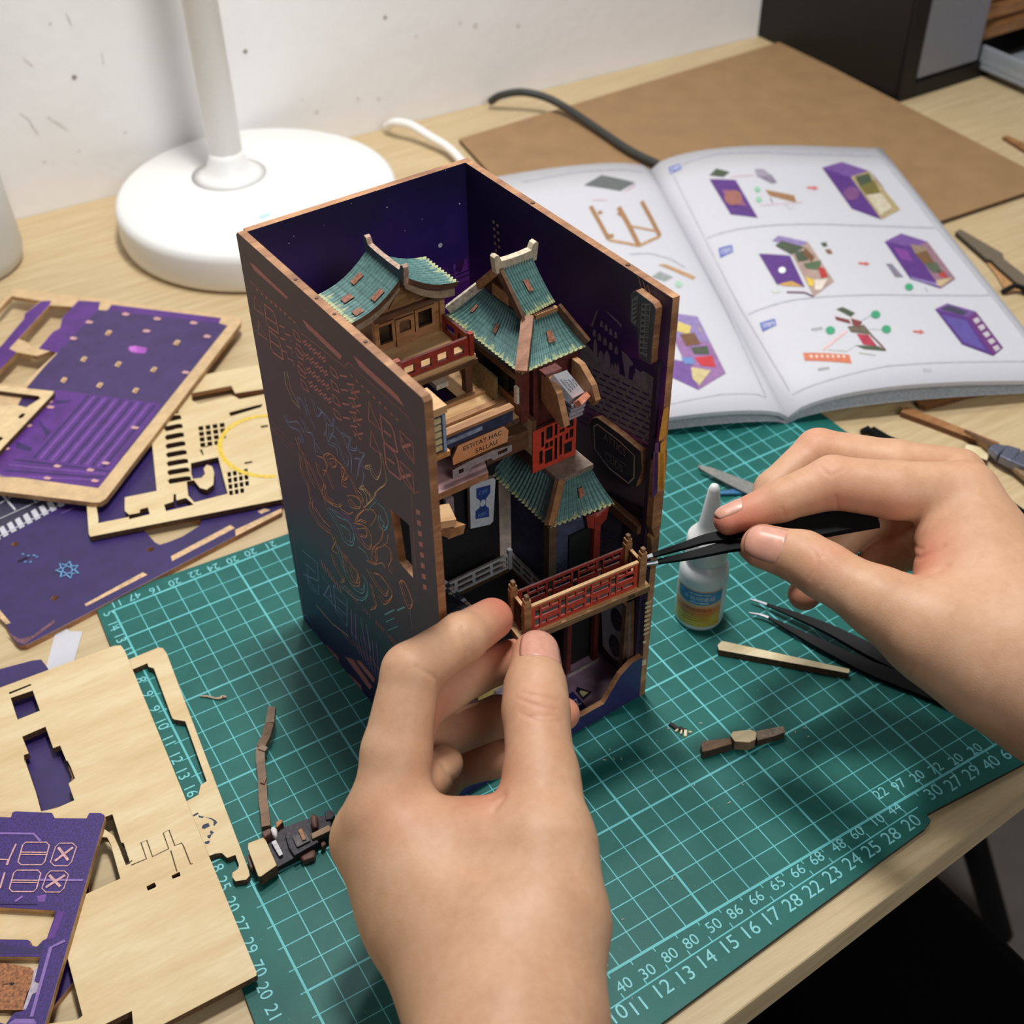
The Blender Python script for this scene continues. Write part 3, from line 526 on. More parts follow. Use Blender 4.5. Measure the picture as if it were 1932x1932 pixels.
o.obj('twig_strip', wood('brown_twig', (138, 108, 80), (92, 66, 46), .2, 5, 2.5), label='long thin brown wood splinter lying on the mat above the small dark model part', cat='wood splinter')
o = MB(); strip3(o, [zl(*q) for q in [(183, 438), (240, 440), (290, 455), (340, 455)]], [.06]*4, [.05, .08, .08, .1], [.06]*4); strip3(o, [zl(*q) for q in [(330, 455), (350, 440), (375, 448)]], [.08]*3, [.1, .12, .06], [.08]*3)
o.obj('wood_shaving', plain('pale_shaving', (176, 152, 128), .8), label='tiny curled wood shaving lying on the mat left of the box', cat='shaving')
asm = thing('small_assembly', G(560, 1610, 0), 'small dark grey model part with a pale block, left of the left wrist', 'model part')
def ch2(nm, px, z0, h, m, bev=.04, **k):
    P = [tuple(G(*zl(x, y), z0+h)[:2]) for x, y in px]; return MB().plate(P, (), z0, z0+h, I3, 0, 1).obj(nm, m, asm, bev=bev, **k)
DG = plain('charcoal_card', (70, 66, 72), .7, .2, 8, .2); DB = plain('charcoal_edge', (26, 22, 24), .7); RB = wood('reddish_wood', (112, 70, 56), (74, 44, 36), .2, 5, 2)
ch2('base_plate', [(650, 1480), (800, 1390), (960, 1330), (1120, 1300), (1150, 1400), (1060, 1500), (900, 1600), (740, 1690), (690, 1600)], .1, .3, [DG, DB])
ch2('pale_block', [(530, 1510), (650, 1465), (670, 1500), (745, 1670), (625, 1755), (605, 1750), (530, 1550)], .15, .6, [M_ply, M_burn], label='pale ply block')
ch2('raised_plate', [(800, 1440), (960, 1380), (1050, 1500), (870, 1600), (830, 1540)], .4, .2, [DG, DB]); ch2('inner_plate', [(850, 1460), (950, 1420), (990, 1490), (890, 1540)], .6, .1, [plain('grey_card', (98, 92, 94), .7, .2, 8), DB])
ch2('wood_bar', [(990, 1440), (1120, 1375), (1140, 1400), (1130, 1420), (1000, 1480)], .5, .25, [wood('tan_bar', (168, 132, 96), (130, 96, 66), .4, 5, 2), M_burn]); ch2('wood_slip', [(895, 1410), (925, 1395), (960, 1480), (930, 1490)], .7, .08, [M_brown, M_burn])
ch2('knob', [(985, 1310), (1010, 1285), (1040, 1310), (1040, 1390), (1010, 1400), (990, 1360)], .3, .5, [RB, RB], .1); ch2('foot', [(900, 1590), (1000, 1535), (1025, 1560), (1020, 1610), (930, 1640)], 0, .35, [RB, RB], .08); ch2('peg', [(630, 1430), (690, 1395), (710, 1430), (650, 1470)], .4, .45, [RB, RB], .05)
ch2('white_pin', [(690, 1410), (715, 1380), (745, 1400), (740, 1460), (710, 1450)], .35, .35, [plain('white_card', (206, 202, 200), .6), M_white], .08); ch2('white_slip', [(700, 1500), (735, 1480), (790, 1590), (760, 1605)], .42, .15, [plain('white_card_b', (206, 204, 204), .6), DG]); ch2('tan_peg', [(730, 1360), (770, 1330), (790, 1350), (740, 1400)], .2, .5, [M_brown, M_burn], .05); ch2('side_peg', [(520, 1600), (540, 1595), (570, 1690), (550, 1690)], .1, .4, [RB, RB])
ch2('end_plate', [(1090, 1280), (1140, 1260), (1165, 1290), (1150, 1330), (1100, 1340)], .2, .3, [DG, DB]); ch2('end_peg', [(1060, 1510), (1085, 1490), (1105, 1510), (1070, 1540)], .1, .3, [RB, M_burn])
# ---------------------------------------------------------------- laser-cut sheets on the left
c1 = Q(0, 500, 560/1932); c2 = Q(0, 900, 560/1932); c3 = Q(0, 1432, 500/1932)
def top_T(z):                                  # photo pixel -> point on the sheet face at height z
    return lambda x, y: tuple(G(x, y, z))
def sheet_board(name, px, holes, z0, th, mats, label, group='laser cut puzzle sheets'):
    t = thing(name, G(*px[0], z0), label, 'puzzle sheet', group)
    MB().plate([tuple(G(x, y, z0+th)[:2]) for x, y in px], [[tuple(G(x, y, z0+th)[:2]) for x, y in h] for h in holes], z0, z0+th, I3, 0, 1).obj('sheet', mats, t, bev=.02)
    return t
def prn(par, z, items, name='print', th=.004):  # items: (pixel polygon, material)
    mb = MB(); mats = []
    for k, (P, m) in enumerate(items):
        if m not in mats: mats.append(m)
        mb.flat([tuple(G(x, y, z)[:2]) for x, y in P], lambda a, b: (a, b, z+th+.0005*k), mats.index(m))
    return mb.obj(name, mats, par, fix=False, kind='stuff')
def lines(par, z, items, name='printed_line', off=.012):   # items: (pixel polyline, width cm, material, closed)
    mb = MB(); mats = []
    for k, (P, w, m, cl) in enumerate(items):
        if m not in mats: mats.append(m)
        mb.ribbon([tuple(G(x, y, z)[:2]) for x, y in P], w, lambda a, b: (a, b, z+off+.0003*k), mats.index(m), cl)
    return mb.obj(name, mats, par, fix=False, kind='stuff')
def M3(f, pts): return [f(*p) for p in pts]
M_pur = plain('purple_print', (66, 46, 100), .42, .08, 1.2); M_pur2 = plain('bright_purple_print', (88, 44, 128), .42, .12, 1.5); M_pur3 = plain('deep_purple_print', (50, 34, 92), .42, .1, 1.2); M_lil = plain('lilac_print', (134, 104, 172), .45, .08); M_lil2 = plain('violet_line_print', (118, 74, 156), .45, .1)
M_mag = plain('magenta_glow_print', (168, 84, 184), .5, .15, 3); M_tan = plain('raw_tan', (214, 178, 136), .6, .12, 4); M_pk = plain('pink_engraving', (206, 160, 160), .6, .15, 9); M_dk = plain('dark_slot', (40, 28, 26), .8); M_cy = plain('cyan_print', (110, 176, 222), .5); M_wh = plain('pale_grey_print', (206, 204, 214), .5, .05); M_ink = plain('dark_blue_ink', (34, 46, 78), .6)
# -- large purple sheet at the bottom of the pile, with star
z = .1
o3 = M3(c2, [(-250, 300), (0, 890), (100, 1075), (130, 1096), (170, 1094), (260, 1050), (1835, 225), (1835, 60), (1100, -330), (300, -420)])
s3 = sheet_board('printed_sheet', o3, [M3(c2, [(915, 325), (1225, 270), (1310, 285), (1300, 315), (1190, 385), (1090, 425), (1040, 440), (1010, 425), (960, 370)])] +
    [M3(c2, [(x-26, y+8), (x-10, y-12), (x+18, y-14), (x+26, y-4), (x+8, y+12), (x-14, y+16)]) for x, y in ((98, 436), (978, 470), (356, 786))], ZD, .3,
    [M_pur3, M_edge], 'large dark purple sheet with a cyan star, lowest of the pile left of the box')
prn(s3, z, [(M3(c2, p), M_tan) for p in [[(1112, 516), (1500, 312), (1530, 332), (1120, 548)], [(550, 828), (930, 620), (960, 636), (560, 842)], [(1830, 205), (1835, 230), (1535, 385), (1530, 345)], [(1675, 225), (1720, 205), (1760, 215), (1700, 240)], [(-30, 830), (70, 950), (40, 960), (-40, 880)]]] +
    [(M3(c2, [(40, 1000), (70, 1020), (130, 1055), (210, 1035), (350, 930), (360, 945), (230, 1040), (160, 1090), (110, 1075)]), plain('worn_brown_edge', (110, 72, 84), .6, .2, 5))] +
    [(M3(c2, [(-200, 60), (0, 60), (440, 150), (0, 385), (-200, 480)]), plain('charcoal_print', (52, 50, 72), .5, .1))] +
    [(M3(c2, [(a, 330-.53*(a)+0), (a+30, 312-.53*a), (a+66, 392-.53*(a+40)), (a+32, 410-.53*(a+40))]), M_wh) for a in range(-60, 380, 52)], 'printed_area')
L3 = [(M3(c2, [(-40, 405), (490, 130)]), .07, M_wh, False), (M3(c2, [(-40, 290), (400, 90)]), .05, M_wh, False), (M3(c2, [(0, 100), (100, 215)]), .1, M_wh, False), (M3(c2, [(-50, 200), (200, 60)]), .06, M_wh, False), (M3(c2, [(150, 80), (240, 170)]), .06, M_wh, False), (M3(c2, [(400, 240), (480, 200)]), .04, M_lil, False)]
sx, sy = 440, 605
star = []
for k in range(14):
    a = k*math.pi/7-.5; r = 1. if k % 2 == 0 else .56; star.append((sx+78*r*math.cos(a), sy+56*r*math.sin(a)))
L3 += [(M3(c2, star), .07, M_cy, True), (M3(c2, [(sx+34*math.cos(a), sy+24*math.sin(a)) for a in np.arange(7)*2*math.pi/7+.1]), .05, M_cy, True)]
for x, y in ((150, 503), (185, 512), (222, 510), (165, 552), (200, 553), (240, 520)): L3.append((M3(c2, [(x-8, y), (x, y-5), (x+9, y), (x, y+6)]), .03, M_cy, True))
L3 += [(M3(c2, [(115, 548), (150, 535), (180, 520)]), .1, M_dk, False)]
lines(s3, z+.03, L3)
# -- pale sheet peeking out behind
s6 = sheet_board('plain_sheet', M3(c1, [(1160, 790), (1290, 720), (1720, 640), (1800, 860), (1240, 975), (1160, 960)]), [M3(c1, [(1245, 835), (1505, 785), (1530, 835), (1760, 800), (1775, 830), (1560, 872), (1520, 850), (1290, 905), (1250, 880)])], .12, .28, [M_plyd, M_edge], 'narrow pale frame sheet behind the cut sheet, close to the box')
# -- pale cut sheet with slots, lattice and yellow ring
z = .45
out2 = M3(c1, [(588, 1768), (578, 1750), (565, 1568), (640, 1560), (900, 1200), (1000, 1010), (1190, 955), (1500, 890), (1860, 820), (1960, 1500)])
H2 = [[(640, 1650), (628, 1575), (800, 1330), (985, 1110), (1020, 1470), (812, 1512), (812, 1600), (838, 1622), (838, 1640), (640, 1680)],
      [(840, 1655), (838, 1625), (908, 1612), (912, 1590), (962, 1577), (975, 1622)],
      [(1068, 1560), (1128, 1540), (1130, 1492), (1145, 1490), (1148, 1532), (1210, 1515), (1262, 1560), (1080, 1602)],
      [(1242, 1290), (1420, 1250), (1440, 1330), (1482, 1488), (1265, 1545), (1225, 1500), (1215, 1410), (1262, 1400), (1300, 1450), (1345, 1462), (1388, 1430), (1394, 1350), (1380, 1310), (1345, 1300), (1325, 1325), (1335, 1360), (1310, 1385), (1256, 1392), (1245, 1360)],
      [(1490, 960), (1500, 985), (1700, 925), (1710, 905), (1660, 915)], [(1590, 1285), (1640, 1276), (1644, 1286), (1594, 1296)], [(1695, 1048), (1745, 1040), (1745, 1052), (1700, 1060)], [(1300, 1205), (1320, 1240), (1326, 1232), (1312, 1195), (1360, 1180), (1356, 1172)]]
for i in range(8):
    y = 1000+i*57; x0 = 1085+(-8+i*4); x1 = 1180+i*9; H2.append([(x0-14, y+6), (x0, y-8), (x1-30, y-24), (x1-4, y-22), (x1+2, y+2), (x0, y+26)])
for gx, gy, dx, sk, dy in ((1290, 1052, 46, 12, 36), (1478, 1350, 36, 10, 40)):
    for i in range(4):
        for j in range(4):
            if i+j > 5 and gx > 1400 or (i == 3 and j == 3): continue
            x = gx+i*dx+j*4; y = gy+j*dy-i*7; H2.append([(x, y), (x+dx*.7, y-5), (x+dx*.75, y+dy*.66), (x+4, y+dy*.72)])
s2 = sheet_board('plain_sheet', out2, [M3(c1, h) for h in H2], .16, .3, [M_plyd, M_burn], 'pale plywood sheet with comb slots, lattice holes and a yellow ring')
ell = [(1745+315*math.cos(a), 1180+198*math.sin(a)) for a in np.arange(40)*2*math.pi/40]
M_yel = plain('yellow_ring_print', (232, 198, 74), .5, .1); M_scorch = plain('scorch_tint', (222, 184, 120), .6, .2, 3)
ell = [(x, y) for x, y in ell if x < 1830]
ell = sorted(ell, key=lambda q: math.atan2(q[1]-1180, -(q[0]-1745)))
lines(s2, z+.01, [(M3(c1, ell), .26, M_yel, False)], 'yellow_ring')
# -- framed purple sheet on top of the pile
z = .75
out1 = M3(c1, [(70, 158), (110, 152), (1535, 335), (1568, 350), (1566, 380), (690, 1520), (650, 1545), (600, 1545), (-400, 1425), (-800, 1300)])
H1 = [M3(c1, p) for p in [[(75, 202), (265, 232), (160, 318), (158, 345), (10, 520), (-180, 640), (-300, 600)], [(322, 262), (472, 272), (402, 345), (385, 410), (345, 432), (262, 520), (205, 530), (175, 500), (122, 480)], [(108, 568), (240, 592), (330, 560), (368, 570), (280, 650), (150, 780), (-40, 770), (-60, 740)]]]
s1 = sheet_board('printed_sheet', out1, H1, .46, .3, [plain('tan_frame', (214, 182, 138), .55, .06, 2), M_edgel], 'purple sheet with pale wooden border, topmost of the pile by the lamp')
it = [(M3(c1, p), m) for p, m in [
    ([(640, 292), (700, 296), (725, 258), (1440, 345), (1425, 378), (1482, 395), (640, 1452), (-300, 1325), (-50, 1230), (180, 790), (290, 660), (375, 572)], M_pur),
    ([(510, 232), (652, 240), (640, 292), (375, 572), (250, 545), (345, 435), (390, 412), (405, 345), (475, 270)], M_pur2), ([(270, 235), (335, 232), (320, 262), (122, 478), (60, 545), (108, 568), (-60, 740), (-200, 700), (12, 522), (158, 348), (160, 320)], M_pur2),
    ([(725, 258), (1440, 345), (1425, 378), (690, 295), (710, 290)], M_pur2),
    ([(360, 812), (1055, 905), (640, 1452), (-300, 1325), (-50, 1230)], M_pur2),
    ([(560, 850), (500, 870), (440, 900), (350, 905), (370, 880), (480, 880)], M_pur3), ([(240, 1000), (330, 1090), (260, 1170), (300, 1110)], M_pur3), ([(110, 1150), (210, 1190), (200, 1215), (100, 1190)], M_pur3), ([(830, 545), (870, 525), (960, 540), (945, 575), (860, 570)], M_mag), ([(840, 530), (890, 530), (890, 560), (850, 565)], plain('pink_glow_print', (196, 110, 206), .5))]]
for k in range(13):
    x0, y0 = 570+k*36, 850+k*5; x1, y1 = 210+k*38, 1260+k*5
    it.append((M3(c1, [(x0, y0), (x0+16, y0+2), (x1+18, y1), (x1, y1-2)]), M_lil2 if k % 2 else M_pur3))
for k in range(4): it.append((M3(c1, [(90-k*30, 1262+k*36), (712-k*20, 1338+k*20), (706-k*20, 1346+k*20), (88-k*30, 1270+k*36)]), M_lil2 if k % 2 else M_pur3))
prn(s1, z+.01, it, 'printed_area')
sl_ = [(705, 442), (1150, 505), (545, 612), (768, 645), (1000, 680), (415, 748), (648, 782), (882, 816)]; sl2 = [(820, 320), (1025, 350), (1262, 377), (582, 372), (955, 430), (1350, 465), (480, 478), (320, 890), (330, 925), (185, 1045), (375, 1310), (590, 1335), (310, 1388), (620, 1405), (1210, 700), (880, 1060), (40, 1195), (690, 1290)]
prn(s1, z+.04, [(M3(c1, [(x-24, y+10), (x-2, y-18), (x+26, y-12), (x+4, y+20)]), M_tan) for x, y in sl_]+[(M3(c1, [(x-28, y-2), (x-8, y-12), (x+28, y-2), (x+12, y+10), (x-20, y+8)]), M_pk) for x, y in sl2], 'tan_slot')
prn(s1, z+.075, [(M3(c1, [(x-6, y+8), (x+6, y-8), (x+10, y-4), (x-2, y+11)]), M_dk) for x, y in sl_], 'slot_line')
# -- small pale frame sheet on top at the left edge
s4 = sheet_board('plain_sheet', M3(c1, [(-160, 775), (0, 785), (352, 820), (345, 840), (20, 1185), (-100, 1320), (-300, 1300)]), [M3(c1, h) for h in [[(-60, 812), (250, 852), (262, 868), (170, 925), (90, 905), (-60, 930)], [(120, 985), (145, 965), (165, 968), (150, 990), (125, 1000)], [(-10, 1120), (10, 1118), (20, 1130), (-10, 1150)]]], .77, .3, [plain('warm_ply', (226, 198, 152), .55, .06, 2), M_burn], 'small pale frame sheet lying on the bordered purple sheet at the left edge')
# -- paper slip
MB().plate([tuple(G(x, y, ZD+.05)[:2]) for x, y in [(106, 1187), (126, 1185), (131, 1191), (156, 1191), (136, 1260), (83, 1275)]], (), ZD+.01, ZD+.05, I3, 0, 0).obj('paper_slip', [M_paper], label='white paper slip sticking out above the plain ply sheet', cat='paper')
# -- purple sheet under the plain ply sheet
s5 = sheet_board('printed_sheet', [(-30, 1275), (0, 1262), (60, 1246), (78, 1244), (90, 1260), (150, 1500), (180, 1800), (20, 2000), (-60, 1900)], [], ZD, .28, [M_pur3, M_edge], 'dark purple sheet seen through the cut-outs of the plain ply sheet')
# -- frame sheet on the mat
fr = M3(c2, [(835, 1188), (1030, 1108), (1060, 1112), (1085, 1145)])+M3(c3, [(1815, 810), (1822, 850), (1795, 880), (1715, 892), (1692, 860), (1695, 825), (1735, 800), (1740, 770), (1715, 700), (1655, 722), (1615, 685), (1570, 690), (1530, 705), (1300, 720), (1250, 400), (1365, 303), (1445, 260), (1462, 190), (1505, 160)])+M3(c2, [(1205, 1590), (1140, 1580), (1120, 1570), (1000, 1245), (965, 1235), (958, 1212), (850, 1258), (780, 1280), (760, 1220)])
s7 = sheet_board('plain_sheet', fr, [], 0, .3, [M_ply, M_burn], 'narrow curled ply frame piece lying on the mat with blue ink marks')
prn(s7, .3, [(M3(c3, p), M_ink) for p in [[(1405, 410), (1440, 390), (1450, 400), (1412, 420)], [(1445, 410), (1480, 420), (1490, 410), (1480, 432), (1450, 425)], [(1490, 425), (1540, 430), (1575, 450), (1585, 470), (1570, 465), (1540, 440)], [(1560, 450), (1585, 460), (1562, 490), (1555, 480)], [(1480, 480), (1520, 466), (1530, 490), (1490, 510), (1470, 505)], [(1535, 520), (1560, 535), (1545, 550), (1530, 540)], [(1510, 560), (1545, 545), (1530, 580), (1515, 575)], [(1490, 605), (1530, 595), (1525, 615), (1500, 622)]]], 'ink_mark')
# -- big plain ply sheet
op = [(-60, 1320), (0, 1297), (215, 1218), (228, 1217), (236, 1228)]+M3(c3, [(1235, 0), (1872, 1555), (1870, 1580), (1180, 1940), (780, 2140), (-300, 2400)])
HP = [M3(c2, [(58, 1402), (195, 1348), (205, 1354), (62, 1412)]), M3(c2, [(70, 1438), (212, 1390), (258, 1520), (115, 1578)]),
      M3(c2, [(145, 1690), (295, 1625), (345, 1765), (390, 1748), (432, 1850)])+M3(c3, [(490, 10), (515, 60), (545, 140), (498, 178), (540, 300), (415, 355), (300, 380), (262, 240), (180, 0)])[0:]+M3(c2, [(160, 1850), (155, 1810), (188, 1798)]),
      M3(c3, [(750, 430), (818, 402), (882, 610), (900, 612), (948, 760), (918, 772), (868, 640), (830, 560), (750, 500)]), M3(c3, [(690, 620), (740, 570), (780, 572), (805, 620), (875, 870), (835, 890), (610, 990), (600, 900)]),
      M3(c3, [(485, 1430), (600, 1870), (565, 1898), (330, 1932), (300, 1800)]), M3(c3, [(770, 1932), (960, 1838), (968, 1932), (800, 2020)]), M3(c3, [(1068, 930), (1125, 900), (1138, 925), (1130, 935), (1078, 958)]), M3(c3, [(1250, 852), (1308, 822), (1315, 850), (1260, 872)])]
s8 = sheet_board('plain_sheet', op, HP, .32, .32, [M_ply, M_burn], 'big plain ply sheet with square cut-outs at the bottom left')
lines(s8, .64, [(M3(c3, p), .045, M_burn, False) for p in [[(955, 775), (1068, 728), (1028, 610), (1070, 592), (1112, 712), (1230, 655), (1190, 540), (1232, 518), (1275, 632), (1325, 612), (1340, 640), (1390, 768), (1405, 762)], [(1245, 668), (1290, 820)], [(920, 770), (965, 740)]]], 'cut_line')
prn(s8, .64, [(M3(c3, p), plain('dark_peg', (120, 84, 62), .7, .2)) for p in [[(486, 30), (510, 15), (545, 140), (500, 168), (515, 110)], [(300, 372), (410, 322), (418, 345), (330, 382)]]], 'leftover_peg', th=-.2)
# -- purple sheet at the bottom left corner
z = .96
o9 = M3(c3, [(-120, 384), (95, 386), (110, 380), (380, 392), (400, 430), (630, 432), (650, 392), (735, 392), (764, 410), (760, 445), (330, 1932), (250, 2200), (-120, 2200)])
H9 = [M3(c3, [(-60, 1078), (400, 1105), (395, 1150), (340, 1308), (312, 1320), (268, 1368), (215, 1352), (225, 1330), (200, 1315), (-60, 1312)]), M3(c3, [(-60, 1440), (292, 1442), (250, 1620), (305, 1640), (295, 1690), (235, 1715), (185, 1830), (100, 1850), (40, 1932), (-60, 1900)])]
s9 = sheet_board('printed_sheet', o9, H9, .66, .3, [plain('grainy_purple', (54, 32, 100), .45, .4, 14), M_edgel], 'purple sheet with engraved crosses at the bottom left corner')
rr = lambda x0, y0, x1, y1, sk, c=22: [(x0+c+sk*(0), y0), (x1-c, y0), (x1, y0+c), (x1-sk*(y1-y0)+0, y1-c), (x1-c-sk*(y1-y0), y1), (x0+c-sk*(y1-y0), y1), (x0-sk*(y1-y0), y1-c), (x0, y0+c)]
L9 = [(M3(c3, [(-60, 542), (245, 545), (295, 600)]), .09, M_lil, False), (M3(c3, [(290, 882), (605, 884)]), .09, M_lil, False), (M3(c3, [(475, 1325), (370, 1375), (230, 1880)]), .12, M_lil, False), (M3(c3, [(110, 1040), (165, 1002)]), .09, M_lil, False)]
for (a, b, c, d) in ((165, 608, 360, 772), (100, 812, 298, 968)):
    L9 += [(M3(c3, rr(a, b, c, d, .2)), .05, M_pk, True), (M3(c3, [(a-15, b+72), (c-22, b+74)]), .05, M_pk, False), (M3(c3, [(a-17, b+88), (c-25, b+90)]), .04, M_pk, False)]
for (a, b, c, d) in ((405, 615, 558, 780), (340, 818, 500, 972)):
    L9 += [(M3(c3, rr(a, b, c, d, .22, 28)), .04, M_pk, True), (M3(c3, [(a+20, b+30), (c-60, d-40)]), .1, M_pk, False), (M3(c3, [(c-25, b+30), (a-5, d-35)]), .1, M_pk, False)]
L9 += [(M3(c3, [(-40, 732), (65, 735), (118, 620)]), .07, M_pk, False), (M3(c3, [(65, 735), (50, 775)]), .09, M_pk, False), (M3(c3, [(35, 830), (0, 945)]), .07, M_pk, False), (M3(c3, [(-40, 1055), (270, 1058)]), .05, M_pur3, False)]
lines(s9, z+.012, L9)
prn(s9, z, [(M3(c3, p), m) for p, m in [([(-60, 388), (92, 388), (80, 425), (-60, 422)], M_tan), ([(270, 1000), (340, 985), (325, 1040), (280, 1040)], M_lil2), ([(-60, 1340), (250, 1380), (330, 1325), (300, 1420), (-60, 1420)], M_pur3), ([(420, 1110), (470, 1110), (400, 1300), (345, 1320)], M_pur2), ([(60, 1932), (110, 1895), (250, 1895), (265, 1932)], M_lil)]], 'printed_area')
MB().plate([tuple(G(*c3(x, y), .9)[:2]) for x, y in [(-70, 1500), (30, 1488), (110, 1500), (222, 1520), (245, 1545), (232, 1640), (190, 1720), (165, 1830), (-70, 1830)]], (), .70, .9, I3, 0, 1).obj('cork_insert', [plain('brown_cork', (150, 100, 68), .8, .3, 9, .3), M_burn], s9)
MB().plate([tuple(G(*c3(x, y), .94)[:2]) for x, y in [(250, 1530), (275, 1528), (262, 1630), (305, 1640), (292, 1690), (235, 1715), (190, 1825), (165, 1830), (228, 1640)]], (), .72, .94, I3, 0, 1).obj('grey_tab', [plain('lavender_grey', (176, 164, 178), .6), M_burn], s9)
prn(s9, .9, [(M3(c3, [(68, 1636), (85, 1628), (108, 1632), (100, 1648), (75, 1650)]), M_dk), (M3(c3, [(20, 1640), (70, 1638), (70, 1643), (20, 1645)]), M_dk)], 'cork_hole', th=.01)
# ---------------------------------------------------------------- the miniature building box
nook = thing('miniature_building_box', B(0, 0, 0), 'open purple wooden box holding a miniature street of houses with green roofs', 'model box')
def sub(name, par, label=None):
    o = bpy.data.objects.new(name, None); o.empty_display_size = .01; ORG[o.name] = ORG[par.name]; _link(o, par, label, None, None, None); return o
HT = 19.78; TH = .3; WD = 9.8; DP = 12.4
def grad_print(name, stops, rough=.4, sc=.5, amt=.10, vdep=0., coat=.25):
    t = NT(name); v = t.coord(); s = t.n('ShaderNodeSeparateXYZ', Vector=v).outputs
    f = t.math('ADD', t.math('DIVIDE', s[2], HT), t.math('MULTIPLY', t.math('SUBTRACT', t.noise(v, sc, 4), .5), amt*2))
    if vdep: f = t.math('ADD', f, t.math('MULTIPLY', s[1], vdep))
    return t.out(t.ramp(f, stops), rough, t.noise(v, 40, 2), .05, .0003, Coat_Weight=coat, Coat_Roughness=.35)
M_bo = grad_print('outer_print', [(0., (40, 34, 84)), (.12, (38, 40, 90)), (.27, (36, 66, 92)), (.42, (62, 52, 84)), (.65, (66, 44, 80)), (1., (64, 46, 72))], .5, coat=0.)
M_in = grad_print('night_sky_print', [(0., (40, 26, 60)), (.5, (66, 34, 96)), (.74, (110, 46, 150)), (.84, (54, 34, 116)), (1., (34, 27, 74))], .45, .35, .12)
M_inr = grad_print('dusk_sky_print', [(0., (76, 68, 80)), (.60, (96, 88, 100)), (.66, (120, 80, 120)), (.72, (156, 78, 150)), (.80, (120, 56, 140)), (.9, (66, 36, 104)), (1., (40, 28, 70))], .45, .35, .10, .008)
M_ink2 = plain('dark_print', (30, 22, 40), .5, .2); M_rose = plain('rose_line_print', (196, 120, 122), .5, .08); M_red = plain('red_lacquer_wood', (150, 50, 40), .5, .15, 5); M_redb = plain('bright_red_lacquer', (196, 66, 46), .5, .1, 5); M_ded = plain('dark_red_wood', (92, 40, 34), .55, .2, 5)
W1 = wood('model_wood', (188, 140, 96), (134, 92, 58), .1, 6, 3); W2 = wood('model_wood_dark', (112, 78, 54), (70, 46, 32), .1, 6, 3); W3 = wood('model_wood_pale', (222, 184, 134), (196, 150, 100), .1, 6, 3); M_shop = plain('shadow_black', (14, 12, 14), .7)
# panels
Tl = lambda a, b, c: B(c, a, b)                     # a = depth, b = height, c = across
win = [BL(*c3b, 0, 0)[1:] for c3b in [Q(430, 700, 500/1932)(*q) for q in [(1185, 1005), (1322, 1125), (1350, 1508), (1245, 1392)]]]
lp = MB().plate([(.12, 0), (DP-.1, 0), (DP, .1), (DP, HT-.15), (DP-.15, HT), (.12, HT), (0, HT-.12), (0, .1)], [[tuple(w) for w in win]], 0, TH, Tl, 1, 2, bot=0).obj('left_panel', [M_bo, M_in, M_edge], nook)
bp = MB().plate([(TH, 0), (WD-TH, 0), (WD-TH, HT), (TH, HT)], (), DP-TH, DP, lambda a, b, c: B(a, c, b), 0, 1, bot=0).obj('back_panel', [M_in, M_edge, M_bo], nook)
rp = MB().plate([(0, 0), (DP, 0), (DP, HT), (0.02, HT)], (), WD-TH, WD, Tl, 2, 1, bot=0).obj('right_panel', [M_inr, M_edge, M_bo], nook)
MB().box(TH, WD-TH, .25, DP-TH, .02, .3).obj('floor_plate', plain('pink_street_print', (150, 122, 142), .5, .12, 1.5), nook)
fp = MB().plate([(TH, 0), (WD-TH, 0), (WD-TH, 2.5), (8.95, 2.5), (8.35, 2.1), (7.55, .85), (TH, .85)], (), 0, .25, lambda a, b, c: B(a, c, b), 1, 1, bot=0).obj('front_rail', [plain('navy_print', (50, 44, 96), .45, .1), M_edge], nook)
MB().plate([(9.32, .1), (9.5, .1), (9.5, HT-2.6), (9.32, HT-2.8)], (), .25, .45, lambda a, b, c: B(a, c, b), 0, 0).obj('inner_front_post', plain('plum_print', (50, 34, 60), .5, .15), nook)
# printed lines of the left panel
ca, cb = Q(430, 280, 500/1932), Q(430, 700, 500/1932)
def onL(pts): return [tuple(BL(*q, 0, 0)[1:]) for q in pts]
Lm = MB(); LM = [M_rose, plain('orange_line_print', (226, 150, 106), .5), plain('blue_line_print', (140, 160, 214), .5), plain('teal_line_print', (104, 186, 206), .5), plain('purple_line_print', (150, 116, 186), .5), plain('gold_line_print', (226, 194, 146), .5)]
TL = lambda a, b: B(-.006, a, b)
def LL(f, pts, w=.045, i=0, cl=False): Lm.ribbon(onL(M3(f, pts)), w*1.2, TL, i, cl)
def LF(f, pts, i=0): Lm.flat(onL(M3(f, pts)), TL, i)
LF(ca, [(160, 832), (190, 845), (440, 1085), (430, 1100), (190, 885)]); LF(ca, [(540, 1245), (565, 1258), (832, 1510), (820, 1540), (580, 1310)]); LF(ca, [(915, 1510), (940, 1525), (1240, 1800), (1285, 1880), (1270, 1870), (960, 1590)])
LL(ca, [(160, 965), (500, 1270), (530, 1340), (850, 1590), (880, 1560), (910, 1580)], .025); LL(ca, [(520, 1130), (575, 1190)], .02); LL(ca, [(880, 1560), (1320, 1960), (1370, 2080)], .02)
for k in range(9): x, y = 205+k*34, 1018+k*29; LF(ca, [(x, y), (x+14, y+10), (x+18, y+26), (x+3, y+16)])
for k in range(9): x, y = 890+k*42, 1640+k*40; LF(ca, [(x, y), (x+15, y+12), (x+20, y+30), (x+4, y+18)])
def tri(f, x, y, w, h, sk, i=0): LL(f, [(x, y), (x+w*.9, y+h+sk*w), (x-w*.05, y+h*.75)], .075, i, True)
tri(ca, 197, 1075, 70, 120, .25); tri(ca, 225, 1255, 70, 120, .25)
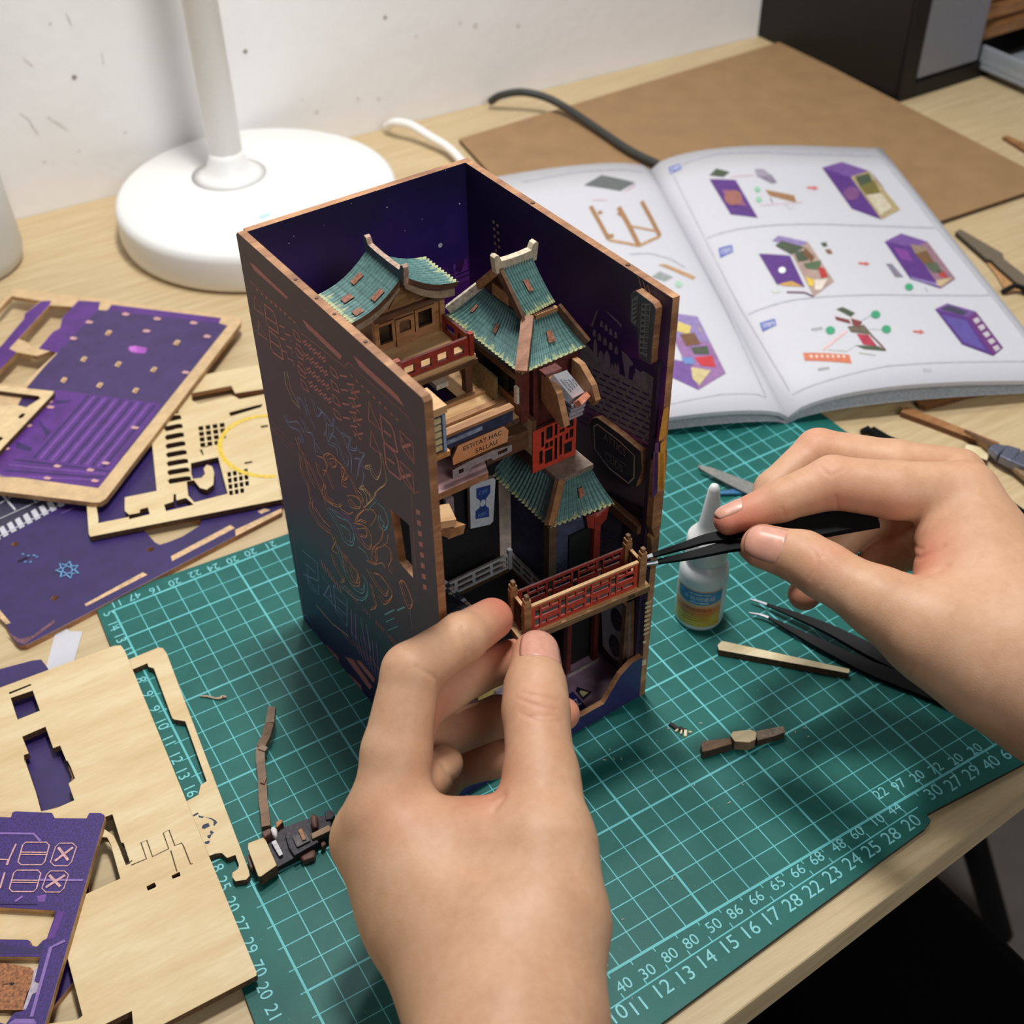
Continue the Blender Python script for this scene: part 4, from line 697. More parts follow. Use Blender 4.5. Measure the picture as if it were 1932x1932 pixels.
def rq(f, x, y, w, h, sk, sy=.75, wd=.07, i=0, bar=False):      # slanted rounded frame
    p = [(x+w*.12, y), (x+w*.8, y+sy*w*.8), (x+w, y+sy*w+h*.16), (x+w+sk*h, y+h+sy*w*.9), (x+w*.88+sk*h, y+h+sy*w*.86), (x+w*.2+sk*h, y+h+sy*w*.2), (x+sk*h, y+h*.85)]
    LL(f, p, wd, i, True)
    if bar: LL(f, [(x+w*.2+sk*h*.5, y+h*.5+sy*w*.2), (x+w*.7+sk*h*.5, y+h*.5+sy*w*.7)], wd, i)
rq(ca, 258, 1135, 90, 150, .15); rq(ca, 292, 1325, 90, 150, .15); LL(ca, [(275, 1225), (350, 1280)], .06); LL(ca, [(310, 1400), (380, 1450)], .06)
def zig(f, x, y, n, dx, dy, a, i=0, w=.06):
    LL(f, [(x+k*dx+(a if k % 2 else 0), y+k*dy-(a*.8 if k % 2 else 0)) for k in range(n)], w, i)
for r in range(3):
    zig(ca, 375+r*10, 1290+r*90, 5, 22, 30, 16)
    for k in range(2): rq(ca, 470+k*22+r*16, 1320+k*100+r*150-r*20, 48, 62, .3, .7, .05)
for r in range(4):
    x, y = 545+r*14, 1390+r*100
    for k in range(5):
        LL(ca, [(x+k*34, y+k*30), (x+k*34+14, y+k*30+46), (x+k*34+34, y+k*30+34)], .055); LL(ca, [(x+k*34+4, y+k*30+24), (x+k*34+30, y+k*30+10)], .05)
for r in range(4):
    x, y = 738+r*8, 1585+r*102
    rq(ca, x, y, 50, 60, .3, .7, .055); zig(ca, x+80, y+70, 4, 26, 30, 26); LL(ca, [(x+170, y+150), (x+200, y+230)], .06); LL(ca, [(x+160, y+200), (x+225, y+185)], .06); LL(ca, [(x+150, y+165), (x+215, y+235)], .05)
tri(cb, 1030, 225, 90, 170, .35); tri(cb, 1045, 435, 85, 150, .35)
rq(cb, 1100, 320, 110, 190, .15, .8, .075, 0, True); rq(cb, 1125, 520, 110, 190, .15, .8, .075, 0, True)
for y in (435, 655):
    LL(cb, [(1255, y), (1350, y+90), (1360, y+240), (1270, y+120)], .055, 0, True); LL(cb, [(1270, y+120), (1335, y+100)], .09); LL(cb, [(1260, y+40), (1350, y+215)], .05)
LL(cb, [(410, 0), (425, 100), (470, 210), (520, 270)], .03, 5); LL(cb, [(430, 0), (460, 130), (530, 280)], .03, 5); LL(cb, [(300, 340), (480, 540)], .015); LL(cb, [(330, 420), (470, 560)], .015); LL(cb, [(310, 400), (460, 580)], .015)
# ornamental creature in flowing lines
def CV(pts, i, w=.035):
    LL(cb, [tuple(q) for q in curve(pts, 6)], w*.98, i)
    if len(pts) > 3: c0 = np.mean(pts, 0); LL(cb, [tuple(q) for q in curve([c0+(np.array(q)-c0)*.86+np.array([9, -6]) for q in pts], 6)], w*.62, i)
for pts in [[(515, 270), (510, 190), (560, 260), (580, 340)], [(560, 190), (600, 330), (640, 420)], [(610, 200), (650, 330), (690, 300), (720, 420), (700, 470)], [(650, 260), (720, 330), (770, 430), (730, 520)], [(400, 310), (440, 370), (500, 370), (540, 420), (560, 470)], [(400, 310), (450, 400), (520, 440), (550, 520), (510, 490), (530, 540)], [(770, 340), (760, 400), (720, 390), (730, 520), (790, 560), (800, 620)], [(820, 440), (870, 480), (890, 490), (880, 560), (930, 580), (940, 550)], [(940, 550), (960, 590), (995, 600), (970, 660), (990, 760), (980, 830)], [(520, 330), (560, 400), (570, 440), (620, 470), (640, 600), (660, 620)], [(600, 440), (650, 540), (700, 610)], [(740, 450), (790, 500), (840, 640), (860, 700)], [(780, 400), (830, 460), (870, 560), (900, 640), (900, 740)], [(920, 640), (960, 640), (950, 720), (940, 790)], [(860, 600), (880, 650), (870, 700)]]: CV(pts, 2, .03)
for pts in [[(490, 480), (520, 560), (560, 640), (590, 760), (640, 860)], [(520, 600), (540, 740), (580, 830), (600, 930)], [(560, 640), (600, 700), (680, 880), (720, 980)], [(640, 660), (660, 740), (700, 820), (720, 930), (770, 970)], [(660, 620), (700, 640), (720, 700), (700, 760)], [(730, 690), (700, 620), (740, 600), (790, 650), (850, 720), (830, 820), (870, 850)], [(740, 640), (770, 640), (790, 690), (760, 700), (745, 660)], [(690, 720), (720, 740), (750, 820), (770, 860)], [(820, 700), (850, 720), (870, 780), (840, 790), (825, 720)], [(700, 820), (690, 900), (740, 960), (800, 990), (830, 980)], [(880, 760), (920, 840), (940, 900), (980, 960), (1000, 1010)], [(870, 910), (920, 910), (965, 950), (960, 1000), (900, 990), (875, 930)], [(890, 930), (940, 990)], [(605, 920), (600, 1000), (650, 1100), (700, 1150), (760, 1190)], [(605, 960), (660, 1040), (720, 1110)], [(640, 990), (690, 1080), (750, 1140)], [(820, 1000), (880, 1040), (910, 1030)], [(990, 1010), (940, 1060), (930, 1100), (960, 1090), (1010, 1110)], [(920, 1110), (980, 1120), (1030, 1170), (1050, 1250), (1030, 1300), (980, 1260), (930, 1180)], [(940, 1150), (1000, 1150), (1010, 1210), (960, 1200)], [(1100, 1130), (1130, 1170), (1110, 1240), (1060, 1290), (1050, 1350)], [(1170, 1190), (1160, 1250), (1120, 1280), (1080, 1300), (1080, 1400), (1040, 1360)], [(1130, 1260), (1180, 1300), (1190, 1380), (1170, 1430), (1200, 1480)], [(1010, 1380), (1070, 1410), (1120, 1400), (1150, 1440)], [(760, 1190), (780, 1260), (830, 1330), (870, 1390)], [(1060, 1470), (1110, 1490), (1190, 1600), (1190, 1660), (1140, 1700), (1100, 1640)], [(1010, 1440), (1080, 1560), (1150, 1640), (1170, 1600)], [(1040, 1550), (1060, 1640), (1080, 1720), (1040, 1740)], [(755, 1330), (770, 1390), (820, 1490), (850, 1530), (820, 1540)], [(790, 1240), (760, 1300), (800, 1330)], [(830, 1320), (860, 1480), (910, 1560), (960, 1560), (950, 1480), (900, 1420), (850, 1330)], [(880, 1420), (910, 1510), (940, 1540), (945, 1480)], [(1000, 1010), (1050, 1010), (1080, 1060), (1040, 1130)]]: CV(pts, 1, .034)
for pts in [[(740, 990), (800, 1060), (880, 1100), (920, 1190), (910, 1270), (850, 1240), (800, 1130), (720, 1000)], [(820, 1120), (880, 1160), (900, 1250)], [(950, 1280), (1000, 1320), (1030, 1380)], [(820, 1560), (880, 1620), (960, 1670), (1010, 1650), (1020, 1560), (980, 1480)], [(790, 1250), (830, 1400), (900, 1560), (980, 1620), (1000, 1560)], [(1090, 960), (1140, 1010), (1170, 1110), (1140, 1160), (1100, 1100), (1100, 1050)], [(1110, 1070), (1140, 1110), (1130, 1140)], [(1020, 1020), (1060, 970), (1080, 950), (1060, 910)]]: CV(pts, 3, .034)
for pts in [[(980, 830), (960, 860), (1000, 870), (1060, 940)], [(1030, 720), (1000, 700), (1030, 690), (1050, 750), (1090, 790), (1120, 700), (1110, 600)], [(1120, 600), (1150, 740), (1150, 820), (1080, 880), (1060, 930), (990, 1000)], [(945, 870), (980, 910), (990, 960)], [(985, 840), (1030, 890), (1040, 950)], [(970, 850), (1010, 910), (1015, 970)]]: CV(pts, 5, .034)
for pts in [[(720, 1000), (780, 1020), (860, 1080), (920, 1150), (960, 1260)], [(830, 1020), (900, 1090), (970, 1200), (1000, 1290)], [(860, 1060), (930, 1150), (1010, 1290)]]: CV(pts, 4, .03)
# big outlined signs and a lettering band near the foot of the panel
for pts in [[(540, 1305), (655, 1400), (660, 1530), (550, 1480)], [(560, 1400), (640, 1470)], [(575, 1500), (665, 1630), (660, 1560)], [(580, 1430), (590, 1560), (640, 1610)], [(690, 1500), (740, 1560), (700, 1640), (760, 1640)], [(690, 1620), (790, 1720)], [(740, 1560), (760, 1700), (840, 1790)], [(770, 1560), (870, 1660), (870, 1860), (790, 1760), (770, 1560)], [(790, 1650), (860, 1710)], [(800, 1720), (865, 1780)]]: LL(cb, pts, .04, 2)
for k in range(7): LL(cb, [(680+k*22, 1375+k*30), (696+k*22, 1440+k*30)], .07, 0)
text = MB()
base_a, base_b = np.array(onL([cb(835, 1560)])[0]), np.array(onL([cb(1170, 1930)])[0]); dd = (base_b-base_a)/np.linalg.norm(base_b-base_a); nn = np.array([dd[1], -dd[0]]) if dd[1]*0-dd[0] > 0 else np.array([-dd[1], dd[0]])
if nn[1] < 0: nn = -nn
for k, ch in enumerate('VOOUM LUI ENTIOU LANI'):
    c = base_a+dd*(.12+k*.26); text_mesh(ch, .38, lambda x, y: B(-.007, *(c+dd*x*.9+nn*y)), Lm, 0)
LL(cb, [(650, 1710), (760, 1840), (880, 1932)], .04, 5); LL(cb, [(1145, 1775), (1215, 1740)], .05, 3); LL(cb, [(1235, 1745), (1290, 1720)], .05, 3); LL(cb, [(1150, 1830), (1215, 1800)], .025, 3); LL(cb, [(1170, 1890), (1240, 1860)], .025, 3); LL(cb, [(1330, 1750), (1345, 1890)], .03, 4)
for k in range(8): x, y = 1372+k*7, 1005+k*78; LF(cb, [(x, y), (x+28, y+12), (x+30, y+48), (x+3, y+36)])
CV([(1250, 1540), (1280, 1530), (1330, 1640), (1345, 1700), (1320, 1730), (1280, 1640), (1250, 1540)], 1, .04); LL(cb, [(1340, 880), (1370, 1440)], .02); LL(cb, [(1350, 890), (1395, 880)], .02); LL(cb, [(470, 1160), (540, 1640), (545, 1760)], .02); LL(cb, [(360, 760), (420, 1090)], .02)
for q in [[(550, 1770), (580, 1790), (660, 1932), (620, 1930)], [(900, 1740), (905, 1930)], [(930, 1770), (935, 1960)], [(970, 1800), (1000, 1990)], [(1010, 1850), (1040, 2040)]]:
    LL(cb, q, .05, 4)
cd = Q(330, 1200, 500/1932)
for q in [[(1100, 60), (1110, 80), (1200, 190), (1190, 150)], [(1265, 270), (1275, 300), (1365, 410), (1360, 360)], [(1240, 150), (1420, 390), (1440, 370), (1300, 170)], [(1320, 180), (1350, 180), (1460, 310), (1450, 340)]]: LF(cd, q, 0)
for k in range(7): LL(cd, [(1290+k*30, -40+k*14), (1330+k*26, 60+k*40), (1350+k*24, 140+k*34)], .04, 4); 
for k in range(6): LL(cd, [(1200+k*45, -60+k*40), (1260+k*45, 30+k*44)], .035, 0)
Lm.obj('printed_line', LM, lp, fix=False, kind='stuff')
# panel top pegs
mb = MB()
for x, y, u in [(597, 560, .15), (631, 594, .15), (690, 648, .15), (558, 530, .15)]:
    P = BL(x, y, 0, u); MB().lathe([(.07, 0), (.06, .03)], B(u, P[1], HT), 10).obj('peg', W2, lp)
for x, y in [(1185, 494), (1005, 375)]:
    P = BL(x, y, 0, WD-.15); MB().lathe([(.09, 0), (.07, .04)], B(WD-.15, P[1], HT), 10).obj('peg', W2, rp)
# night sky prints of the back panel
mb = MB(); KB = [plain('star_print', (220, 224, 236), .5, .02), plain('violet_haze_print', (120, 60, 160), .5, .1), plain('dim_violet_print', (60, 36, 110), .5, .1)]
def onB(x, y): P = BL(x, y, 1, DP-TH); return P[0], P[2]
TB = lambda a, b: B(a, DP-TH-.006, b)
def dot(f, x, y, r, i=0):
    a, b = onB(*f(x, y)); mb.flat([(a+r*math.cos(t), b+r*math.sin(t)) for t in np.arange(8)*math.pi/4], TB, i)
for x, y, r in [(1688, 402, .035), (1820, 360, .035), (1548, 706, .1), (1160, 430, .03), (445, 692, .025), (1585, 158, .025), (480, 640, .02), (1415, 515, .02), (1290, 600, .02), (700, 560, .015), (900, 400, .015)]: dot(ca, x, y, r)
for q, i in [([(1640, 850), (1740, 800), (1760, 960), (1660, 990)], 1), ([(1660, 840), (1730, 800), (1700, 900), (1660, 900)], 2), ([(1660, 920), (1760, 880), (1762, 890), (1662, 930)], 2), ([(1665, 950), (1760, 915), (1762, 922), (1668, 960)], 2)]: mb.flat([onB(*ca(*p)) for p in q], TB, i)
mb.obj('printed_star', KB, bp, fix=False, kind='stuff')
# prints of the right panel
ce = Q(800, 420, 500/1932)
mb = MB(); KR = [plain('dark_violet_print', (66, 40, 100), .5, .1), plain('grey_lavender_print', (150, 132, 150), .5, .06), M_ink2, plain('grey_brick_print', (136, 128, 136), .6, .12, 4), plain('amber_window_print', (176, 150, 120), .5), plain('rose_haze_print', (130, 66, 120), .5, .1)]
def onR(x, y): P = BL(x, y, 0, WD-TH); return P[1], P[2]
LAY = [0]
def RF(pts, i, f=ce):
    LAY[0] += 1; d = .004+.0004*LAY[0]; mb.flat([onR(*f(*p)) for p in pts], lambda a, b: B(WD-TH-d, a, b), i)
RF([(1180, 830), (1260, 640), (1340, 650), (1440, 740), (1430, 900), (1470, 1000), (1690, 1060), (1680, 1640), (1200, 1340), (1130, 960)], 3)
RF([(1160, 740), (1230, 760), (1270, 640), (1330, 650), (1420, 740), (1450, 790), (1430, 900), (1500, 980), (1600, 1010), (1695, 1060), (1690, 1140), (1600, 1080), (1580, 1090), (1530, 1100), (1520, 1150), (1500, 1140), (1420, 1100), (1300, 1020), (1180, 880)], 0)
for x, y, w, h in [(1295, 735, 12, 22), (1328, 762, 12, 24), (1362, 792, 12, 24), (1398, 815, 12, 24), (1243, 800, 14, 26), (1280, 830, 14, 28), (1320, 862, 14, 28), (1362, 895, 14, 28), (1402, 926, 14, 28), (1250, 900, 16, 60), (1290, 970, 20, 40), (1335, 990, 26, 60), (1375, 1060, 10, 40), (1395, 1060, 10, 44), (1415, 1066, 12, 44)]:
    RF([(x-w, y+h), (x-w*.8, y-h*.5), (x, y-h), (x+w*.8, y-h*.3), (x+w, y+h*1.3)], 1)
RF([(1440, 930), (1480, 960), (1530, 1030), (1500, 1050), (1490, 1140), (1470, 1130)], 1); RF([(1540, 1060), (1570, 1080), (1590, 1200), (1545, 1180)], 1)
for r in range(11):
    y0 = 1030+r*42
    for k in range(8):
        x = 1160+k*72-(r % 3)*24; y = y0+(x-1160)*.46
        if x < 1130 or x > 1660: continue
        RF([(x, y), (x+52, y+26), (x+52, y+36), (x, y+10)], 0)
for k in range(9): RF([(505+(k % 2)*26+k*2, -20+k*26), (522+(k % 2)*26+k*2, -15+k*26), (524+(k % 2)*26+k*2, 6+k*26), (507+(k % 2)*26+k*2, 2+k*26)], 4)
for k in range(3): RF([(1565+k*34, 380+k*34), (1571+k*34, 384+k*34), (1600+k*34, 490+k*26), (1594+k*34, 486+k*26)], 4)
cf = Q(790, 850, 500/1932)
for r in range(12):
    x = 1330; y0 = 560+r*34
    for k in range(5): RF([(x+k*66, y0+k*28), (x+k*66+50, y0+k*28+22), (x+k*66+50, y0+k*28+32), (x+k*66, y0+k*28+10)], 0, cf)
RF([(1395, 290), (1680, 440), (1680, 520), (1395, 360)], 2, cf); RF([(1500, 400), (1560, 430), (1545, 720), (1490, 690)], 2, cf)
mb.obj('printed_wall', KR, rp, fix=False, kind='stuff')
# gilt front edge of the right panel
mb = MB(); GD = [plain('amber_print', (206, 150, 50), .45, .08), plain('purple_edge_print', (74, 46, 96), .45), M_edge, plain('pale_print', (206, 190, 150), .5)]
def onF(x, y): P = BL(x, y, 1, -.02); return P[0], P[2]
def FF(pts, i, f=ce, d=.0): mb.flat([onF(*f(*p)) for p in pts], lambda a, b: B(a, -.012-d, b), i)
MB().plate([(9.3, 13.0), (WD-.02, 13.4), (WD-.02, 9.7), (9.5, 9.3), (9.3, 9.9)], (), -.1, .24, lambda a, b, c: B(a, c, b), 0, 1).obj('front_trim', [plain('dark_plum_wood', (60, 38, 66), .5, .15), M_edge], rp, bev=.03)
MB().plate([(9.36, 9.3), (WD-.02, 9.6), (WD-.02, 8.0), (9.5, 8.2)], (), -.06, .24, lambda a, b, c: B(a, c, b), 0, 0).obj('front_trim', W1, rp, bev=.03)
FF([(1735, 1350), (1768, 1330), (1755, 1530), (1730, 1560), (1700, 1590), (1700, 1565)], 0, d=.1); FF([(1712, 1600), (1752, 1570), (1740, 1932), (1700, 1932)], 0, d=.1); FF([(1672, 1600), (1700, 1590), (1690, 1932), (1665, 1932)], 1, d=.1)
FF([(1735, 0), (1775, 20), (1772, 285), (1735, 260)], 0, cf, .1); FF([(1700, 0), (1728, 0), (1728, 300), (1690, 340)], 1, cf, .1)
for k in range(8): FF([(1655-k*2, 1105+k*32), (1695-k*2, 1090+k*32), (1690-k*2, 1108+k*32), (1650-k*2, 1124+k*32)], 3, cf, .02)
FF([(1635, 1390), (1660, 1380), (1658, 1400), (1636, 1408)], 3, cf, .02); FF([(1628, 1530), (1660, 1518), (1655, 1560), (1626, 1568)], 3, cf, .02)
mb.obj('gilt_print', GD, rp, fix=False, kind='stuff')
# ---------------------------------------------------------------- roofs and buildings inside the box
def tile_mat():
    t = NT('green_tile_print'); v = t.coord(); rt = t.n('ShaderNodeAttribute', _attribute_name='rt').outputs['Fac']; ru = t.n('ShaderNodeAttribute', _attribute_name='ru').outputs['Fac']
    n1 = t.noise(v, 5, 4, .6); lo = t.ramp(n1, [(.3, (72, 110, 108)), (.7, (102, 140, 136))])
    st = t.n('ShaderNodeCombineXYZ', X=ru, Y=t.math('MULTIPLY', rt, .8), Z=0.).outputs[0]; sn = t.noise(st, 1.7, 2)
    e = t.math('LESS_THAN', rt, t.math('MULTIPLY', t.math('SUBTRACT', sn, .37), .6)); fade = t.math('MULTIPLY', e, t.math('SUBTRACT', 1, t.math('MULTIPLY', rt, 2.2)))
    col = t.mix(t.math('MAXIMUM', fade, 0), lo, lin((182, 186, 136)))
    row = t.math('LESS_THAN', t.math('ABSOLUTE', t.math('SUBTRACT', t.math('FRACT', t.math('MULTIPLY', rt, 7)), .5)), .07); col = t.mix(t.math('MULTIPLY', row, .45), col, lin((40, 70, 74)))
    gr = t.math('FRACT', ru); g = t.math('LESS_THAN', t.math('ABSOLUTE', t.math('SUBTRACT', gr, .5)), .12); col = t.mix(t.math('MULTIPLY', g, .35), col, lin((168, 196, 178)))
    return t.out(col, .55, n1, .1, .0004)
M_tile = tile_mat()
def roof(par, E0, E1, T1, T0, n, sag=0., amp=.05, th=.16, m=6, name='roof_slope', saw=True):
    E0, E1, T1, T0 = [np.array(q, float) for q in (E0, E1, T1, T0)]; nu = n*6; V, F, A, U = [], [], [], []
    N = np.cross(E1-E0, T0-E0); N /= np.linalg.norm(N); N = N if N[2] > 0 else -N
    for lay in (0, 1):
        for j in range(m+1):
            t = j/m
            for i in range(nu+1):
                s = i/nu; q = (E0*(1-s)+E1*s)*(1-t)+(T0*(1-s)+T1*s)*t-np.array([0, 0, sag*4*t*(1-t)])
                q = q+N*(amp*(abs(math.cos(math.pi*n*s))*2-1) if not lay else -th)
                if saw and j == 0: q = q-(T0-E0)/np.linalg.norm(T0-E0)*.06*abs(math.cos(math.pi*n*s))
                V.append(B(*q)); A.append(t); U.append(s*n)
    k = (m+1)*(nu+1); w = nu+1
    for j in range(m):
        for i in range(nu):
            a = j*w+i; F.append((a, a+1, a+w+1, a+w)); F.append((a+k, a+w+k, a+w+1+k, a+1+k))
    I = [0, 1]*(len(F)//2)
    bd = [i for i in range(nu)]+[j*w+nu for j in range(m)]+[m*w+i for i in range(nu, 0, -1)]+[j*w for j in range(m, 0, -1)]
    for q in range(len(bd)): a, b = bd[q], bd[(q+1) % len(bd)]; F.append((a, b, b+k, a+k)); I.append(0 if (q < nu) else 1)
    return mk(name, V, F, [M_tile, W2], par, I, attr={'rt': A, 'ru': U})
def slot(par, E0, E1, T1, T0, spots, sag=0.):            # wooden tenon ends showing in the roof
    E0, E1, T1, T0 = [np.array(q, float) for q in (E0, E1, T1, T0)]; N = np.cross(E1-E0, T0-E0); N /= np.linalg.norm(N); N = N if N[2] > 0 else -N
    for s, t, w, h in spots:
        f = lambda s, t: (E0*(1-s)+E1*s)*(1-t)+(T0*(1-s)+T1*s)*t-np.array([0, 0, sag*4*t*(1-t)])
        mb = MB(); P = [f(s-w, t-h), f(s+w, t-h), f(s+w, t+h), f(s-w, t+h)]; mb.add([B(*(p+N*.075)) for p in P]+[B(*(p-N*.02)) for p in P], [(0, 1, 2, 3), (0, 1, 5, 4), (1, 2, 6, 5), (2, 3, 7, 6), (3, 0, 4, 7)], [0, 1, 1, 1, 1])
        mb.obj('tenon', [plain('tenon_end', (128, 84, 64), .6, .35, 12) if 'tenon_end' not in bpy.data.materials else bpy.data.materials['tenon_end'], M_shop], par)
def frame_plate(par, name, out, holes, T, th, mats, **k): return MB().plate(out, holes, -th, 0, T, 0, 1).obj(name, mats, par, **k)
def rects(x0, x1, y0, y1, n, g, m):                    # row of n openings
    w = (x1-x0-2*m-(n-1)*g)/n; return [[(x0+m+k*(w+g), y0), (x0+m+k*(w+g)+w, y0), (x0+m+k*(w+g)+w, y1), (x0+m+k*(w+g), y1)] for k in range(n)]
Tv = lambda v0: (lambda a, b, c: B(a, v0-c, b))          # plate facing the front, a = u, b = z
Tu = lambda u0: (lambda a, b, c: B(u0-c, a, b))          # plate facing left, a = v, b = z
# -- upper house
uh = sub('upper_house', nook)
MB().box(2.62, 5.2, 7.55, 9.2, 16.3, 17.75).obj('house_wall', W2, uh)
frame_plate(uh, 'front_wall', [(2.5, 16.3), (5.28, 16.3), (5.28, 17.72), (3.9, 18.75), (2.5, 17.72)], [[(2.64, 16.62), (3.16, 16.62), (3.16, 17.34), (2.64, 17.34)], [(4.22, 16.74), (4.84, 16.74), (4.84, 17.40), (4.22, 17.40)]], Tv(7.45), .1, [W1, M_burn])
frame_plate(uh, 'gable_carving', [(3.1, 17.95), (4.7, 17.95), (4.3, 18.2), (3.75, 18.85), (3.3, 18.2)], [], Tv(7.38), .05, [wood('carved_wood', (176, 140, 88), (110, 76, 44), .2, 2, 9, .6, .4), M_burn])
for (a, b, z0, z1) in ((2.52, 3.28, 16.5, 17.48), (4.12, 4.94, 16.62, 17.52)):
    w = frame_plate(uh, 'window_frame', [(a, z0), (b, z0), (b, z1), (a, z1)], [[(a+.12, z0+.12), (b-.12, z0+.12), (b-.12, z1-.12), (a+.12, z1-.12)]], Tv(7.38), .07, [W1, M_burn])
    frame_plate(uh, 'window_pane', [(a+.05, z0+.05), (b-.05, z0+.05), (b-.05, z1-.05), (a+.05, z1-.05)], [], Tv(7.50), .03, [plain('dark_pane', (22, 16, 16), .25, .3, 5), M_shop])
frame_plate(uh, 'door', [(3.3, 16.3), (4.06, 16.3), (4.06, 17.42), (3.3, 17.42)], [[(3.44, 16.85), (3.92, 16.85), (3.92, 17.22), (3.80, 17.3), (3.52, 17.3), (3.44, 17.2)]], Tv(7.36), .09, [W1, M_burn])
frame_plate(uh, 'door_panel', [(3.4, 16.4), (3.96, 16.4), (3.96, 17.34), (3.4, 17.34)], [], Tv(7.44), .03, [wood('door_grille', (150, 112, 74), (70, 48, 34), .3, 1, 5), M_shop])
MB().box(2.45, 5.35, 7.28, 7.46, 17.62, 17.82).obj('lintel', W2, uh); MB().box(5.14, 5.34, 7.34, 7.54, 16.3, 17.7).obj('corner_post', W1, uh); MB().box(2.44, 2.62, 7.34, 7.54, 16.3, 17.7).obj('corner_post', W1, uh)
RL = ((1.34, 6.75, 18.38), (1.30, 9.0, 18.40), (3.34, 9.05, 19.40), (3.38, 6.8, 19.40)); roof(uh, *RL, 13, .24, .035)
slot(uh, *RL, [(.75, .62, .06, .10), (.55, .28, .07, .09), (.15, .62, .06, .10), (.15, .22, .07, .08)], .24)
RR = ((5.62, 6.85, 18.42), (5.62, 9.0, 18.42), (3.46, 9.05, 19.40), (3.46, 6.8, 19.40)); roof(uh, *RR, 11, .22, .035)
for s, (x0, x1) in ((0, (1.5, 3.3)), (1, (5.5, 3.5))):     # curved barge boards on the gable
    mb = MB(); n = 8; V = []
    for k in range(n+1):
        t = k/n; u = x0+(x1-x0)*t; z = 18.22+1.0*t-.24*4*t*(1-t); V += [B(u, 6.86, z-.02), B(u, 6.86, z-.3), B(u, 7.02, z-.02), B(u, 7.02, z-.3)]
    F = []
    for k in range(n): a = 4*k; F += [(a, a+4, a+5, a+1), (a+2, a+3, a+7, a+6), (a, a+2, a+6, a+4), (a+1, a+5, a+7, a+3)]
    mk('barge_board', V, F, plain('grey_wood_board', (152, 132, 108), .6, .15, 4) if s == 0 else bpy.data.materials['grey_wood_board'], uh)
M_rdg = plain('slate_blue_wood', (78, 92, 104), .55, .12, 4); M_rdl = plain('pale_ridge_end', (196, 196, 190), .6, .15, 8)
def ridge(par, a, b, h, w, name='ridge', mats=None, ax=1):
    # upturned ridge beam as a plate in the vertical plane from a to b
    a, b = np.array(a), np.array(b); L = np.linalg.norm(b-a); d = (b-a)/L; sd = np.array([-d[1], d[0], 0])*w/2
    out = [(-.14, -.15), (L+.14, -.15), (L+.2, h*.9), (L+.22, h+.2), (L+.14, h+.27), (L+.02, h+.22), (L-.08, h*1.0), (L*.7, h*.9), (L*.3, h*.9), (.08, h*1.0), (-.02, h+.22), (-.14, h+.27), (-.22, h+.2), (-.2, h*.9)]
    T = lambda x, y, c: B(*(a+d*x+sd*c+np.array([0, 0, y])))
    mb = MB(); mb.plate(out, (), -1, 1, T, 0, 1); return mb.obj(name, mats or [M_rdg, M_rdl], par)
ridge(uh, (3.41, 6.72, 19.38), (3.41, 8.95, 19.38), .36, .2, 'ridge', [M_rdg, plain('ridge_top_wood', (170, 140, 122), .6, .2, 6)])
# -- deck with red railing
dk_ = sub('upper_deck', nook)
MB().box(.35, 5.35, 5.42, 9.7, 16.08, 16.28).obj('deck_plate', W3, dk_); MB().box(.35, 5.4, 5.36, 5.5, 15.9, 16.1).obj('deck_beam', W2, dk_)
frame_plate(dk_, 'front_railing', [(.5, 16.3), (5.2, 16.3), (5.2, 17.02), (.5, 17.02)], rects(.5, 2.15, 16.46, 16.8, 3, .16, .12)+rects(2.2, 5.2, 16.46, 16.8, 4, .26, .28), Tv(5.5), .12, [M_red, M_ded])
frame_plate(dk_, 'side_railing', [(5.5, 16.3), (7.3, 16.3), (7.3, 17.02), (5.5, 17.02)], rects(5.5, 7.3, 16.46, 16.8, 2, .2, .15), Tu(5.18), .12, [M_red, M_ded])
MB().box(2.08, 2.28, 5.34, 5.56, 16.28, 17.25).obj('rail_post', plain('worn_red_post', (150, 84, 72), .6, .3, 9), dk_); MB().box(5.1, 5.28, 5.4, 5.58, 16.28, 17.2).obj('rail_post', M_red, dk_)
# -- second floor under the deck
fl = sub('second_floor', nook)
MB().plate([(.35, 3.3), (6.1, 3.3), (6.1, 9.5), (.35, 9.5)], [[(3.0, 5.6), (4.6, 5.6), (4.6, 7.2), (3.0, 7.2)]], 14.35, 14.6, B, 0, 1).obj('floor_board', [W3, M_burn], fl)
for u, v in ((5.0, 5.6), (5.0, 8.2), (2.6, 5.6), (5.9, 7.0)): MB().box(u, u+.28, v, v+.28, 14.6, 16.1).obj('post', W2, fl)
for v in (4.3, 5.2): MB().box(2.4, 5.9, v, v+.25, 14.6, 14.72).obj('floor_strip', W1, fl)
MB().box(2.2, 2.6, 6.2, 8.6, 14.6, 16.0).obj('curtain', plain('blue_grey_cloth', (62, 66, 86), .8, .2, 6), fl); MB().box(3.4, 5.0, 9.2, 9.35, 14.6, 16.1).obj('rear_wall', plain('olive_wall', (104, 92, 60), .7, .15), fl); MB().box(5.55, 5.7, 4.6, 6.9, 14.6, 15.6).obj('side_wall', plain('ochre_wall', (128, 110, 72), .7, .15), fl); MB().box(4.0, 4.5, 6.0, 6.6, 14.9, 15.1).obj('white_block', plain('pale_block', (200, 190, 170), .6), fl)
